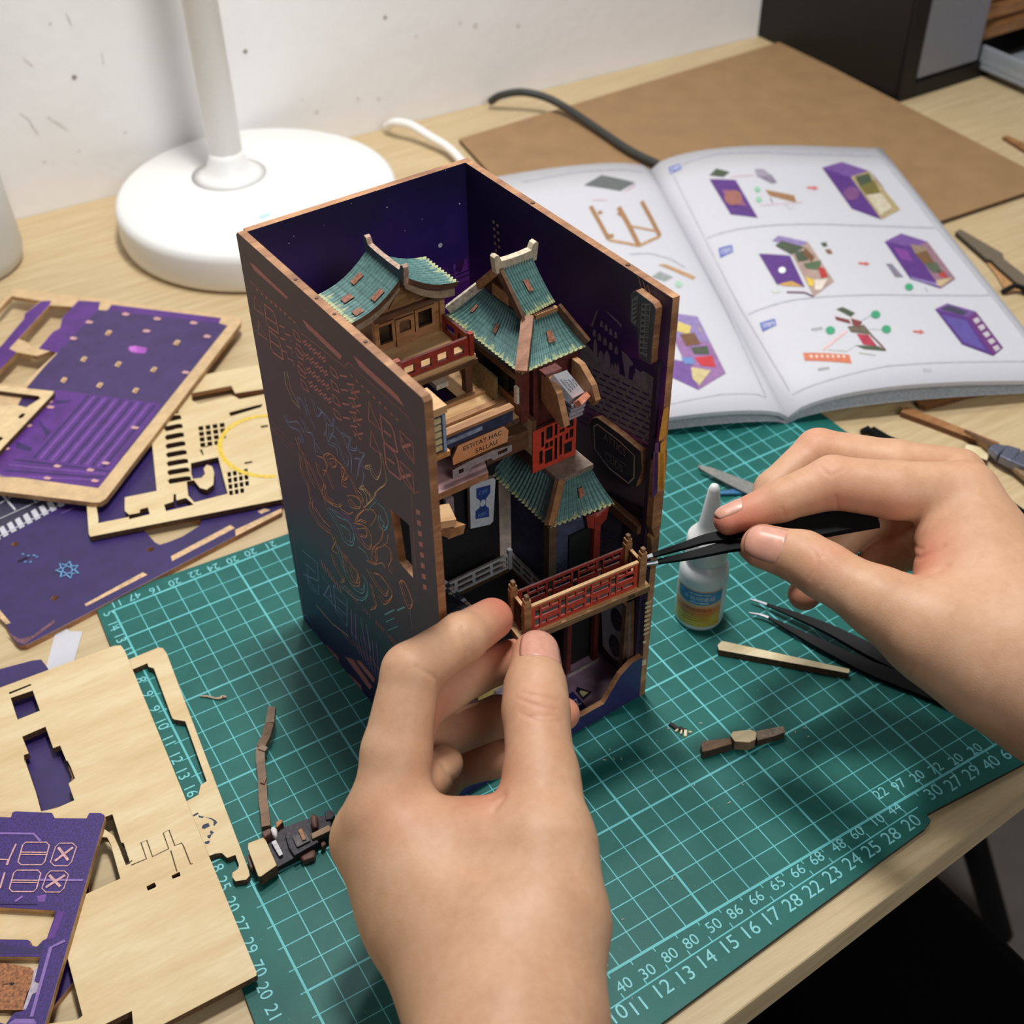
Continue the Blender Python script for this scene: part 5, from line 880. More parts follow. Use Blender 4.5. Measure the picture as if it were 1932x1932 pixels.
# -- shop front with signboards
sh = sub('shop_front', nook)
MB().box(2.45, 5.3, 3.1, 3.28, 14.72, 15.3).obj('navy_board', plain('navy_sign', (44, 52, 78), .5, .3, 4), sh); MB().box(2.45, 5.3, 3.0, 3.3, 15.3, 15.42).obj('cornice', W1, sh)
MB().box(2.5, 4.0, 3.06, 3.1, 14.95, 15.1).obj('sign_stripe', plain('pale_blue_strip', (130, 142, 164), .5, .2, 6), sh)
tb = frame_plate(sh, 'text_board', [(2.72, 14.0), (5.0, 14.0), (5.05, 14.5), (4.85, 14.76), (2.95, 14.76), (2.7, 14.3)], [], Tv(3.02), .1, [grad_print('orange_paper_print', [(0, (214, 140, 90)), (.7, (220, 150, 96)), (1, (226, 204, 178))], .5, 1.2, .2), W2])
mb = MB(); text_mesh('ESTITAY HAC', .27, lambda x, y: B(3.95+x, 3.008, 14.52+y), mb); text_mesh('SALLAU', .27, lambda x, y: B(4.1+x, 3.008, 14.2+y), mb); mb.obj('lettering', M_ink2, tb, fix=False, kind='stuff')
frame_plate(sh, 'grey_bracket', [(2.6, 13.5), (3.2, 13.5), (3.4, 13.7), (4.2, 13.7), (4.3, 13.55), (5.1, 13.6), (5.1, 13.9), (4.3, 14.0), (3.2, 13.98), (2.6, 13.9)], [[(2.85, 13.62), (3.05, 13.62), (3.05, 13.8), (2.85, 13.8)], [(4.5, 13.7), (4.9, 13.7), (4.9, 13.85), (4.5, 13.85)]], Tv(2.9), .1, [plain('grey_card_board', (150, 140, 142), .6, .12), M_burn])
MB().plate([(.35, 2.75), (3.95, 2.72), (4.2, 3.3), (4.2, 5.2), (.35, 5.2)], (), 13.0, 13.3, B, 0, 1).obj('ledge', [plain('pink_ledge_print', (178, 140, 140), .45, .15, 2), M_edge], sh)
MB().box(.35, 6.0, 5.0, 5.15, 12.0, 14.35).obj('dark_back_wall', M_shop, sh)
MB().box(4.2, 6.0, 3.15, 5.0, 13.2, 14.0).obj('wood_fascia', W2, sh)
ss = sub('sign_stack', nook)
MB().box(1.35, 2.05, 2.25, 3.3, 15.5, 17.05).obj('stack_body', plain('navy_stack', (48, 52, 72), .5, .2), ss); MB().box(1.3, 2.1, 2.2, 3.4, 17.05, 17.35).obj('stack_cap', W3, ss); MB().box(1.3, 2.1, 2.15, 3.3, 15.3, 15.5).obj('stack_foot', plain('amber_wood', (196, 140, 80), .5, .15), ss)
for k in range(5): MB().box(1.42, 1.84, 2.2, 2.26, 15.62+k*.28, 15.82+k*.28).obj('sign_row', plain('cream_sign', (206, 190, 140), .5, .1) if k == 0 else bpy.data.materials['cream_sign'], ss)
MB().box(1.9, 2.0, 2.19, 2.26, 15.5, 17.0).obj('blue_edge', plain('pale_blue_edge', (150, 164, 190), .5), ss)
# -- blue and white hanging sign and dark middle storey
bs = frame_plate(nook, 'hanging_sign', [(4.55, 8.6), (5.45, 8.35), (5.62, 8.45), (5.78, 10.5), (5.7, 10.65), (4.72, 10.8), (4.58, 10.65)], [], Tv(5.0), .2, [plain('sign_white', (196, 200, 206), .5, .04), plain('sign_edge', (150, 130, 120), .6)], bev=.02)
mb = MB(); mb.flat([(4.78, 9.0), (5.42, 8.8), (5.42, 9.25), (5.28, 9.45), (5.30, 9.8), (5.5, 10.0), (5.52, 10.4), (4.88, 10.52), (4.86, 10.05), (5.02, 9.85), (5.0, 9.5), (4.8, 9.4)], lambda a, b: B(a, 4.99, b), 0); mb.flat([(5.14+.13*math.cos(t), 9.66+.17*math.sin(t)) for t in np.arange(14)*math.pi/7], lambda a, b: B(a, 4.985, b), 1)
text_mesh('CEE', .26, lambda x, y: B(5.18+x, 4.985, 10.2+y), mb, 2); text_mesh('RBS', .26, lambda x, y: B(5.1+x, 4.985, 9.08+y), mb, 2)
mb.obj('sign_print', [plain('royal_blue_print', (44, 66, 132), .5, .1), plain('pale_disc', (196, 204, 214), .5), plain('light_blue_print', (110, 134, 190), .5)], bs, fix=False, kind='stuff')
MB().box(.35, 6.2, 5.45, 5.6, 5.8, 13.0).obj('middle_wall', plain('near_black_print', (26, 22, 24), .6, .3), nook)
MB().box(3.5, 3.85, 5.0, 5.2, 8.6, 10.6).obj('sign_board', plain('pale_pink_board', (150, 128, 128), .6), nook)
wb = sub('wood_bracket', nook); MB().bar(B(.3, 1.3, 13.95), B(1.35, 1.0, 13.85), .85, .3).obj('bracket_board', W3, wb); MB().bar(B(.9, .75, 13.5), B(1.7, 1.15, 13.0), .38, .34).obj('bracket_beam', W1, wb); MB().bar(B(.3, 1.0, 13.6), B(1.0, 1.0, 13.45), .2, .2).obj('bracket_strip', W3, wb)
# -- middle floor with white railings
mf = sub('middle_floor', nook)
MB().plate([(.35, 4.85), (6.25, 4.85), (6.25, 1.9), (9.45, 1.9), (9.45, 11.8), (.35, 11.8)], (), 5.45, 5.7, B, 0, 1).obj('floor_board', [plain('grey_brown_floor', (92, 78, 68), .6, .25, 1.5), M_burn], mf)
WR = [plain('white_rail', (206, 202, 204), .5, .05), plain('grey_rail_edge', (140, 130, 126), .6)]
def two_rows(a0, a1, n, z0): return rects(a0, a1, z0+.14, z0+.34, n, .14, .1)+rects(a0, a1, z0+.46, z0+.64, n, .14, .1)
frame_plate(mf, 'white_railing', [(1.9, 5.72), (6.2, 5.72), (6.2, 6.5), (1.9, 6.5)], two_rows(1.9, 6.2, 5, 5.72), Tv(4.8), .1, WR)
frame_plate(mf, 'white_railing', [(1.9, 5.72), (4.8, 5.72), (4.8, 6.5), (1.9, 6.5)], two_rows(1.9, 4.8, 4, 5.72), Tu(6.28), .1, WR)
MB().box(6.14, 6.32, 4.72, 4.9, 5.7, 6.75).obj('rail_post', WR[0], mf)
ta = sub('glass_tile_awning', nook); tq = [np.array(q) for q in ((1.2, 3.2, 8.2), (2.5, 3.7, 8.0), (2.65, 2.0, 7.85), (1.3, 2.0, 7.6))]
mb = MB(); mb.add([B(*q) for q in tq]+[B(*(q-[0, 0, .12])) for q in tq], [(0, 1, 2, 3), (7, 6, 5, 4), (0, 1, 5, 4), (1, 2, 6, 5), (2, 3, 7, 6), (3, 0, 4, 7)]); mb.obj('awning_board', plain('dark_navy_board', (38, 40, 54), .4), ta)
gm = [plain('glass_tile_light', (196, 204, 210), .2, .15, 5, Coat_Weight=.5), plain('glass_tile_dark', (70, 76, 84), .2, .2, 5, Coat_Weight=.5), plain('glass_tile_warm', (176, 160, 140), .2, .2, 5)]
for i in range(6):
    for j in range(9):
        f = lambda a, b: (tq[0]*(1-a)+tq[1]*a)*(1-b)+(tq[3]*(1-a)+tq[2]*a)*b
        P = [f((i+x)/6, (j+y)/9)+np.array([0, 0, z]) for z in (0, .05) for x, y in ((.08, .12), (.92, .12), (.92, .88), (.08, .88))]
        mk('glass_tile', [B(*p) for p in P], [(4, 5, 6, 7), (0, 1, 5, 4), (1, 2, 6, 5), (2, 3, 7, 6), (3, 0, 4, 7)], gm[int(rng.integers(0, 3))], ta)
# -- tower: lower storey, hipped roofs, upper storey
tw = sub('tower', nook)
MB().box(6.45, 8.6, 2.25, 5.0, 5.7, 10.4).obj('lower_wall', plain('blue_grey_wall', (66, 66, 92), .6, .2, 3), tw); MB().box(6.15, 6.5, 2.05, 2.4, 5.7, 10.6).obj('corner_post', W2, tw)
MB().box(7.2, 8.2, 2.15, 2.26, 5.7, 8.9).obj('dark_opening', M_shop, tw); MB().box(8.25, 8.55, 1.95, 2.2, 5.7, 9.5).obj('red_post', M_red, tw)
frame_plate(tw, 'post_bracket', [(7.95, 9.1), (8.25, 8.9), (8.55, 8.9), (8.85, 9.1), (8.95, 9.7), (8.7, 9.6), (8.4, 9.5), (8.1, 9.6), (7.85, 9.7)], [], Tv(1.98), .12, [M_red, M_ded])
mb = MB()
for r in range(9):
    for k in range(2): mb.box(6.56+k*.32+(r % 2)*.12, 6.8+k*.32+(r % 2)*.12, 2.2, 2.26, 5.9+r*.2, 6.02+r*.2)
mb.obj('brick_row', plain('dark_brick', (52, 50, 74), .6, .2), tw, kind='stuff')
LE0, LE1 = (5.95, 1.75, 10.35), (5.95, 5.6, 10.4); LT0, LT1 = (6.72, 2.2, 11.85), (6.72, 5.0, 11.9)
roof(tw, LE1, LE0, LT0, LT1, 18, .1, .04); roof(tw, LE0, (8.75, 1.45, 10.35), (8.15, 2.2, 11.85), LT0, 13, .1, .04)
slot(tw, LE0, (8.75, 1.45, 10.35), (8.15, 2.2, 11.85), LT0, [(.55, .6, .06, .11)], .1)
MB().bar(B(6.74, 2.18, 12.0), B(5.93, 1.72, 10.5), .34, .2).obj('hip_strip', W1, tw); MB().bar(B(6.66, 2.24, 12.0), B(5.85, 1.78, 10.5), .14, .26).obj('hip_strip', W2, tw)
MB().box(6.62, 8.2, 2.12, 3.2, 11.86, 12.06).obj('platform', plain('grey_brown_board', (128, 112, 100), .55, .12), tw)
MB().box(6.25, 8.2, 3.2, 5.2, 12.05, 16.5).obj('upper_wall', M_ded, tw)
frame_plate(tw, 'red_lattice', [(6.02, 12.1), (7.98, 12.1), (7.98, 14.05), (6.02, 14.05)],
    [[(6.32, 12.4), (6.46, 12.4), (6.46, 13.0), (6.32, 13.0)], [(6.58, 12.3), (6.9, 12.3), (6.9, 12.9), (6.58, 12.9)], [(7.0, 12.3), (7.12, 12.3), (7.12, 13.3), (7.0, 13.3)], [(7.22, 12.4), (7.34, 12.4), (7.34, 13.3), (7.22, 13.3)], [(7.45, 12.35), (7.8, 12.35), (7.8, 12.85), (7.45, 12.85)], [(6.4, 13.15), (6.52, 13.15), (6.52, 13.85), (6.4, 13.85)], [(6.62, 13.4), (6.9, 13.4), (6.9, 13.95), (6.62, 13.95)], [(7.0, 13.42), (7.12, 13.42), (7.12, 13.95), (7.0, 13.95)], [(6.58, 13.0), (6.72, 13.0), (6.72, 13.26), (6.58, 13.26)], [(6.78, 13.0), (6.92, 13.0), (6.92, 13.26), (6.78, 13.26)], [(7.22, 13.45), (7.45, 13.45), (7.45, 13.6), (7.22, 13.6)], [(7.22, 13.7), (7.45, 13.7), (7.45, 13.92), (7.22, 13.92)], [(7.5, 13.0), (7.62, 13.0), (7.62, 13.3), (7.5, 13.3)], [(7.68, 13.0), (7.85, 13.0), (7.85, 13.4), (7.68, 13.4)], [(7.55, 13.5), (7.85, 13.5), (7.85, 13.9), (7.55, 13.9)]], Tv(2.92), .14, [M_redb, M_ded])
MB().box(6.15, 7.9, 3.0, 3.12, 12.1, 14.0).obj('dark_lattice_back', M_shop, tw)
bg = frame_plate(tw, 'beige_side', [(2.95, 12.95), (4.2, 12.95), (4.2, 14.5), (2.95, 14.5)], [[(3.45, 14.1), (3.75, 14.1), (3.75, 14.42), (3.45, 14.42)]], Tu(6.0), .2, [plain('beige_wall_print', (196, 178, 138), .6, .06), W2])
mb = MB(); 
for q in [[(3.42, 13.25), (3.5, 13.25), (3.5, 13.5), (3.66, 13.5), (3.66, 13.25), (3.76, 13.25), (3.76, 13.7), (3.68, 13.86), (3.5, 13.86), (3.42, 13.7)], [(3.5, 13.6), (3.66, 13.6), (3.66, 13.72), (3.5, 13.72)]]: mb.flat(q, lambda a, b: B(5.995, a, b), len(mb.F) > 6)
mb.obj('emblem_print', [M_ink2, plain('beige_gap', (196, 178, 138), .6)], bg, fix=False, kind='stuff')
MB().box(5.72, 6.1, 3.2, 3.58, 14.3, 16.7).obj('corner_post', M_ded, tw, bev=.05); MB().box(5.62, 5.74, 3.3, 3.48, 15.2, 15.9).obj('post_plaque', plain('cream_plaque', (206, 196, 176), .6), tw)
MB().box(5.8, 6.1, 3.6, 7.0, 15.95, 16.2).obj('eave_beam', W2, tw); MB().box(5.95, 6.15, 4.3, 6.9, 15.0, 15.95).obj('window_band', M_shop, tw); MB().box(5.9, 6.1, 3.6, 6.9, 14.6, 15.0).obj('sill', W1, tw)
# tilted reading-stand sign below the eaves
sg = sub('tilted_sign', nook); a_, b_, c_, d_ = [np.array(q) for q in ((6.40, 2.25, 16.75), (6.97, 2.25, 16.72), (7.55, 1.98, 15.71), (7.04, 1.98, 15.66))]
off = np.array([0, .25, -.35]); mb = MB(); mb.add([B(*q) for q in (a_, b_, c_, d_)]+[B(*(q+off)) for q in (a_, b_, c_, d_)], [(0, 1, 2, 3), (7, 6, 5, 4), (0, 1, 5, 4), (1, 2, 6, 5), (2, 3, 7, 6), (3, 0, 4, 7)]); pl_ = mb.obj('sign_plate', plain('white_lettered_sign', (226, 226, 232), .5, .02), sg)
mb = MB(); ex, ey = (b_-a_), (a_-d_); nrm = np.cross(ex, ey); nrm /= np.linalg.norm(nrm); nrm = nrm if nrm[2] > 0 else -nrm
for k, s_ in enumerate(('VEEESIUEN', 'AWAIEN', 'EMEBN', 'IRON')): text_mesh(s_, .15, lambda x, y: B(*(a_+ex*(.18+k*.22)-ey*.5+ey/np.linalg.norm(ey)*(-x)+ex/np.linalg.norm(ex)*y*.8+nrm*.02)), mb)
mb.obj('lettering', M_ink, pl_, fix=False, kind='stuff')
MB().bar(B(*(c_*.5+d_*.5+np.array([0, -.08, -.05]))+0), B(*(c_*.5+d_*.5+np.array([.06, -.22, -.2]))), .6, .3).obj('sign_foot', plain('salmon_wood', (206, 132, 104), .6, .15), sg)
MB().plate([(2.95, 16.5), (2.6, 16.55), (2.05, 16.05), (1.6, 14.9), (1.8, 14.75), (2.4, 15.0), (2.95, 15.3)], (), 6.25, 6.5, lambda a, b, c: B(c+.16, a, b), 0, 1).obj('side_bracket', [plain('dark_bracket', (44, 38, 44), .6, .2), W1], sg); MB().plate([(2.95, 16.5), (2.5, 16.5), (1.8, 16.0), (1.55, 15.5), (1.7, 15.2), (2.1, 15.3), (2.95, 15.6)], (), 7.72, 7.95, lambda a, b, c: B(c, a, b), 0, 1).obj('side_bracket', [bpy.data.materials['dark_bracket'], W1], sg)
for k in range(4): MB().box(6.95, 7.6, 1.9+k*.06, 2.9, 15.3-k*.22, 15.42-k*.22).obj('stack_sheet', plain('grey_lavender_card', (160, 152, 164), .6, .1) if k == 0 else bpy.data.materials['grey_lavender_card'], sg)
MB().box(6.3, 7.0, 2.55, 2.95, 16.5, 16.62).obj('sign_cap', M_ded, sg)
# upper hipped roof with gable
br = sub('tower_roof', nook); E0, E1 = (5.6, 3.0, 16.72), (5.6, 7.6, 16.72); T0, T1 = (6.66, 4.12, 17.86), (6.64, 6.85, 17.86)
roof(br, E1, E0, T0, T1, 22, .12, .04); F1, FT = (8.36, 3.0, 16.78), (7.95, 4.12, 17.8)
roof(br, E0, F1, FT, T0, 13, .12, .04); slot(br, E1, E0, T0, T1, [(.16, .55, .02, .10), (.56, .5, .025, .10)], .12); slot(br, E0, F1, FT, T0, [(.55, .55, .07, .13)], .12)
MB().bar(B(6.70, 4.14, 18.02), B(5.56, 2.94, 16.84), .42, .2).obj('hip_strip', wood('hip_wood', (186, 136, 108), (140, 92, 68), .4, 5, 3), br); MB().bar(B(6.84, 4.08, 17.96), B(5.72, 2.88, 16.76), .12, .3).obj('hip_strip', M_ded, br); MB().bar(B(7.95, 4.12, 17.98), B(8.42, 2.98, 16.9), .16, .26).obj('hip_strip', W2, br)
MB().bar(B(6.95, 4.1, 17.92), B(7.9, 4.1, 17.92), .16, .16).obj('valley_strip', W1, br); MB().bar(B(6.62, 6.85, 18.0), B(5.66, 7.62, 16.9), .2, .3).obj('hip_strip', plain('pale_hip_end', (190, 178, 160), .6, .2, 6), br)
G0, G1, R0_, R1_ = (6.62, 4.12, 18.08), (7.80, 4.12, 18.24), (7.78, 5.45, 19.42), (6.42, 5.45, 19.42)
roof(br, G0, G1, R0_, R1_, 12, .10, .035, .14); roof(br, (7.8, 6.85, 18.1), (6.5, 6.85, 18.1), (6.42, 5.55, 19.42), (7.78, 5.55, 19.42), 12, .1, .035, .14); slot(br, G0, G1, R0_, R1_, [(.52, .52, .075, .12)], .1)
MB().plate([(4.3, 17.95), (6.75, 17.95), (5.5, 19.25)], (), 6.62, 6.8, lambda a, b, c: B(c, a, b), 0, 1).obj('gable_wall', [plain('brown_gable', (104, 74, 54), .7, .2), W2], br)
for s in (0, 1): MB().bar(B(6.47, 4.15 if s == 0 else 6.8, 18.02), B(6.47, 5.5, 19.3), .14, .3).obj('barge_board', W2 if s == 0 else W1, br)
MB().box(6.5, 6.62, 5.0, 6.0, 18.05, 18.5).obj('gable_panel', W1, br)
ridge(br, (6.42, 5.5, 19.36), (7.82, 5.5, 19.36), .3, .26, 'ridge', [plain('pale_slate_ridge', (126, 150, 164), .55, .1, 5), plain('cream_ridge_top', (206, 190, 164), .6, .12, 6)])
# -- signs on the right wall
def wall_sign(name, pts, f, u0, th, mats, par=nook):
    P = [tuple(BL(*f(*q), 0, u0)[1:]) for q in pts]; return MB().plate(P, (), 0, th, lambda a, b, c: B(u0+c, a, b), 1, 1, bot=0).obj(name, mats, par, bev=.03)
sgn = wall_sign('wall_sign', [(1505, 530), (1520, 505), (1545, 495), (1670, 590), (1690, 630), (1668, 860), (1655, 1030), (1640, 1035), (1562, 985), (1552, 770), (1500, 725)], ce, 9.2, .3, [plain('slate_sign', (74, 80, 86), .5, .1), M_edge])
mb = MB()
def SQ(pts, i=0, u=9.19): mb.flat([tuple(BL(*ce(*q), 0, u)[1:]) for q in pts], lambda a, b: B(u, a, b), i)
SQ([(1585, 590), (1655, 590), (1625, 985), (1565, 945)], 0); SQ([(1515, 560), (1562, 525), (1545, 750), (1510, 720)], 0)
for k in range(9):
    y = 600+k*40; SQ([(1592-k*2.2, y), (1612-k*2.2, y+4), (1611-k*2.2, y+24), (1591-k*2.2, y+20)], 1, 9.185); SQ([(1620-k*2.4, y+4), (1648-k*2.4, y+6), (1647-k*2.4, y+14), (1620-k*2.4, y+12)], 1, 9.185); SQ([(1620-k*2.4, y+20), (1646-k*2.4, y+22), (1645-k*2.4, y+30), (1620-k*2.4, y+28)], 1, 9.185)
for k in range(5): SQ([(1522, 580+k*32), (1550, 562+k*32), (1549, 576+k*32), (1521, 594+k*32)], 1, 9.185)
mb.obj('sign_print', [plain('sign_panel_grey', (122, 128, 128), .5, .1), plain('sign_dark_chars', (52, 56, 62), .5)], sgn, fix=False, kind='stuff')
ov = wall_sign('oval_sign', [(1205, 1470), (1225, 1425), (1260, 1420), (1430, 1545), (1580, 1670), (1588, 1800), (1545, 1925), (1490, 1935), (1340, 1810), (1230, 1670)], ce, 9.22, .28, [plain('black_sign', (36, 32, 34), .45, .2), M_edge])
mb = MB(); ring = [tuple(BL(*ce(*q), 0, 9.21)[1:]) for q in [(1238, 1490), (1262, 1470), (1420, 1590), (1535, 1700), (1530, 1860), (1490, 1900), (1350, 1790), (1245, 1650)]]
mb.ribbon(ring, .07, lambda a, b: B(9.21, a, b), 0, True)
ce_ = np.array(BL(*ce(1385, 1640), 0, 9.21)[1:]); 
for s_, px in (('ATTICS', (1390, 1620)), ('CLIDS', (1385, 1750))):
    c = BL(*ce(*px), 0, 9.21); text_mesh(s_, .5, lambda x, y: B(9.205, c[1]-x*.8, c[2]+y*1.0-x*.0), mb, 1)
mb.ribbon([tuple(BL(*ce(*q), 0, 9.21)[1:]) for q in [(1310, 1660), (1480, 1770)]], .03, lambda a, b: B(9.205, a, b), 1)
mb.obj('sign_print', [plain('ring_cream', (176, 164, 150), .5, .1), plain('dim_lettering', (122, 112, 104), .5)], ov, fix=False, kind='stuff')
MB().box(9.15, 9.5, .5, 6.5, 9.2, 9.6).obj('wall_ledge', W2, nook)
ac = wall_sign('fan_unit', [(1330, 1165), (1540, 1105), (1535, 1560), (1520, 1590), (1405, 1505), (1340, 1430)], cf, 9.1, .3, [plain('fan_unit_grey', (150, 146, 156), .5, .06), W2])
for cx, cy in ((1440, 1235), (1425, 1425)):
    c = BL(*cf(cx, cy), 0, 9.08); mb = MB(); 
    for r, i, d in ((.62, 0, 0), (.5, 1, .006)): mb.flat([(c[1]+r*.62*math.cos(t), c[2]+r*math.sin(t)) for t in np.arange(24)*math.pi/12], lambda a, b: B(9.095-d, a, b), i)
    for k in range(5): t = k*2*math.pi/5; mb.flat([(c[1], c[2]), (c[1]+.28*math.cos(t), c[2]+.45*math.sin(t)), (c[1]+.28*math.cos(t+.5), c[2]+.45*math.sin(t+.5))], lambda a, b: B(9.085, a, b), 2)
    mb.obj('fan_disc', [M_ink2, plain('fan_dark', (26, 22, 34), .5), plain('fan_blade', (66, 58, 78), .5)], ac, fix=False)
MB().box(8.9, 9.1, .55, .8, .9, 5.4).obj('unit_post', W2, nook)
# -- ground floor
gf = sub('ground_floor', nook)
for u in (7.5, 8.95): MB().box(u, u+.22, 2.5, 2.75, .3, 5.45).obj('red_post', M_ded, gf)
MB().box(7.6, 9.1, 2.9, 3.0, .3, 5.45).obj('dark_doorway', M_shop, gf); MB().box(7.5, 9.2, 2.4, 2.5, .3, .36).obj('threshold', plain('pale_threshold', (176, 164, 160), .6), gf)
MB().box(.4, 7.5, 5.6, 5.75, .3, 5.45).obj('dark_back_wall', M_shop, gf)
mb = MB(); mb.flat([(6.6, .45), (7.13, .46), (7.2, 1.64), (6.72, 1.58)], lambda a, b: B(a, b, .31), 0); text_mesh('PZ', .5, lambda x, y: B(6.9+x*.6, 1.05+y, .316), mb, 1); mb.flat([(7.25, 1.0), (7.85, 1.15), (7.5, 1.75), (7.3, 1.6)], lambda a, b: B(a, b, .31), 2); mb.flat([(7.35, 1.15), (7.7, 1.22), (7.5, 1.5), (7.38, 1.45)], lambda a, b: B(a, b, .315), 3)
mb.obj('floor_print', [plain('indigo_print', (44, 40, 104), .5), plain('white_print', (220, 220, 230), .5), M_ink2, plain('cream_print', (206, 196, 140), .5)], gf, fix=False, kind='stuff')
MB().box(3.6, 4.9, 3.5, 4.0, .3, .7).obj('cream_bench', plain('cream_bench_top', (236, 214, 130), .5, .05), gf); MB().box(4.4, 5.6, 3.2, 3.5, .3, .5).obj('white_slab', plain('lavender_white', (196, 192, 214), .5), gf); MB().box(3.4, 5.4, 1.2, 2.2, .3, .4).obj('white_slab', bpy.data.materials['lavender_white'], gf)
# ---------------------------------------------------------------- red balcony held between the fingers
ZB = 8.6; bal = thing('balcony_piece', G(1090, 1160, ZB), 'red lattice balcony piece held in front of the box by fingers and tweezers', 'model part')
zf = Q(790, 850, 500/1932)
FL, FR, BR_, BLk = [G(*zf(*q), ZB) for q in [(742, 1388), (1692, 985), (1640, 940), (622, 1312)]]
eX = (FR-FL); LBn = np.linalg.norm(eX); eX /= LBn; eY = np.array([-eX[1], eX[0], 0]); DB_ = 1.25
def TBL(a, b, z): return FL+eX*a+eY*b+np.array([0, 0, z])       # a along the front, b to the back
MB().plate([(0.05, 0), (LBn, 0), (LBn, DB_), (.05, DB_), (0, DB_-.1), (0, .1)], (), -.3, 0, TBL, 0, 1).obj('deck', [W3, wood('ply_edge', (150, 112, 74), (92, 64, 40), .1, 4, 4)], bal, bev=.03)
def lat(w, h):                               # lattice openings
    H = []; g = .07; x = .14
    def r(x0, x1, y0, y1): H.append([(x0, y0), (x1, y0), (x1, y1), (x0, y1)])
    n = 4; cw = (w-.24)/n
    for k in range(n):
        a = .12+k*cw
        r(a+.05, a+cw*.24, .14, .52); r(a+.05, a+cw*.24, .6, h-.12)
        r(a+cw*.24+g, a+cw*.62, h-.34, h-.12); r(a+cw*.62+g, a+cw-.03, h-.34, h-.12)
        r(a+cw*.24+g, a+cw-.03, h-.66, h-.42)
        r(a+cw*.24+g, a+cw*.5, .14, .36); r(a+cw*.5+g, a+cw-.03, .14, .36)
    return H
RH = 1.22; a0, a1 = .55, LBn-.5
rb = MB().plate([(a0, 0), (a1, 0), (a1, RH), (a0, RH)], [[(x+a0, y) for x, y in h] for h in lat(a1-a0, RH)], -.08, .0, lambda a, b, c: TBL(a, .2-c, b), 0, 1).obj('front_railing', [M_redb, M_red], bal)
MB().box(a0-.2, a1+.2, .3, DB_-.28, .005, .02, TBL).obj('deck_shade_sheet', M_shop, bal)  # black sheet added as painted shade on the deck behind the lattice
MB().box(a0, a1, .17, .3, RH, RH+.08, TBL).obj('hand_rail', W3, bal)
MB().plate([(a0, 0), (a1, 0), (a1, RH), (a0, RH)], [[(x+a0, y) for x, y in h] for h in lat(a1-a0, RH)], -.08, .0, lambda a, b, c: TBL(a, DB_-.12-c, b), 0, 1).obj('rear_railing', [M_red, M_ded], bal)
for nm, a in (('side_railing', .34), ('side_railing', LBn-.36)):
    s_ = MB().plate([(.3, 0), (DB_-.25, 0), (DB_-.25, RH), (.3, RH)], [[(.42, .2), (DB_-.37, .2), (DB_-.37, RH-.2), (.42, RH-.2)]], 0, .1, lambda b, z, c: TBL(a-.05+c, b, z), 0, 1).obj(nm, [M_red, M_ded], bal)
    MB().box(a-.06, a+.06, .3, DB_-.25, RH, RH+.06, TBL).obj('side_rail_cap', W3, s_)
MB().plate([(.46, .2), (.62, .16), (.86, .22), (.84, .5), (.9, .8), (.72, .98), (.5, .9), (.54, .6)], (), 0, .06, lambda b, z, c: TBL(.27+c, b, z), 0, 1).obj('carved_panel', [W1, M_burn], bal)
for a, b in ((.38, .22), (.32, DB_-.16), (LBn-.32, .22), (LBn-.4, DB_-.16)):
    p_ = MB().box(a-.15, a+.15, b-.11, b+.11, 0, 1.5, TBL).obj('post', W1, bal, bev=.02)
    MB().box(a-.12, a+.12, b-.13, b+.13, 1.42, 1.72, TBL).obj('post_head', W1, p_, bev=.03); MB().box(a-.08, a+.08, b-.09, b+.09, 1.70, 1.90, TBL).obj('post_tip', wood('burnt_tip', (150, 112, 76), (84, 58, 38), .1, 3, 6), p_, bev=.03)
MB().box(LBn-1.0, LBn-.7, -.01, .02, -.24, -.06, TBL).obj('joint_mark', plain('joint_dark', (70, 48, 32), .7), bal)
# ---------------------------------------------------------------- glue bottle
gc = G(1318, 1160, 0); gl = thing('glue_bottle', (gc[0], gc[1], 0), 'small translucent glue bottle with pointed cap on the cutting mat', 'bottle')
M_tr = plain('milky_plastic', (238, 242, 242), .3, .02, Subsurface_Weight=.3, Subsurface_Radius=(.01, .01, .01), Subsurface_Scale=.6); M_cap = plain('frosted_cap', (244, 245, 242), .35, .02, Subsurface_Weight=.3, Subsurface_Radius=(.01, .01, .01), Subsurface_Scale=.6)
MB().lathe([(.95, 0), (1.06, .08), (1.1, .25), (1.1, 2.95), (1.08, 3.2), (.95, 3.5), (.72, 3.72), (.66, 3.8)], (gc[0], gc[1], 0), 48).obj('body', M_tr, gl, smooth=True)
MB().lathe([(.66, 3.75), (.92, 3.8), (.94, 3.95), (.9, 4.9), (.84, 5.0), (.6, 5.25), (.5, 5.5), (.46, 5.7), (.24, 7.55), (.18, 7.72), (.08, 7.8)], (gc[0], gc[1], 0), 40).obj('cap', M_cap, gl, smooth=True)
def cyl_label(z0, z1, t0, t1, m, nm, par, r=1.112, curve_=0.):
    V, F = [], []; n = 24
    for k in range(n+1):
        t = t0+(t1-t0)*k/n; s = (k/n-.5)*2
        for z, c in ((z0, curve_), (z1, 0)): V.append((gc[0]+r*math.cos(t), gc[1]+r*math.sin(t), z+c*s*s))
    F = [(2*k, 2*k+2, 2*k+3, 2*k+1) for k in range(n)]; return mk(nm, V, F, m, par, smooth=True, fix=False)
tc = math.atan2(CAM[1]-gc[1], CAM[0]-gc[0]); vw = 1.12
lb = cyl_label(.35, 2.55, tc-1.25, tc+.95, grad_print('label_print', [(0., (220, 190, 70)), (.05, (222, 184, 66)), (.058, (226, 140, 60)), (.072, (228, 132, 66)), (.085, (236, 186, 140)), (1, (222, 176, 130))], .4, .5, .01), 'label', gl)
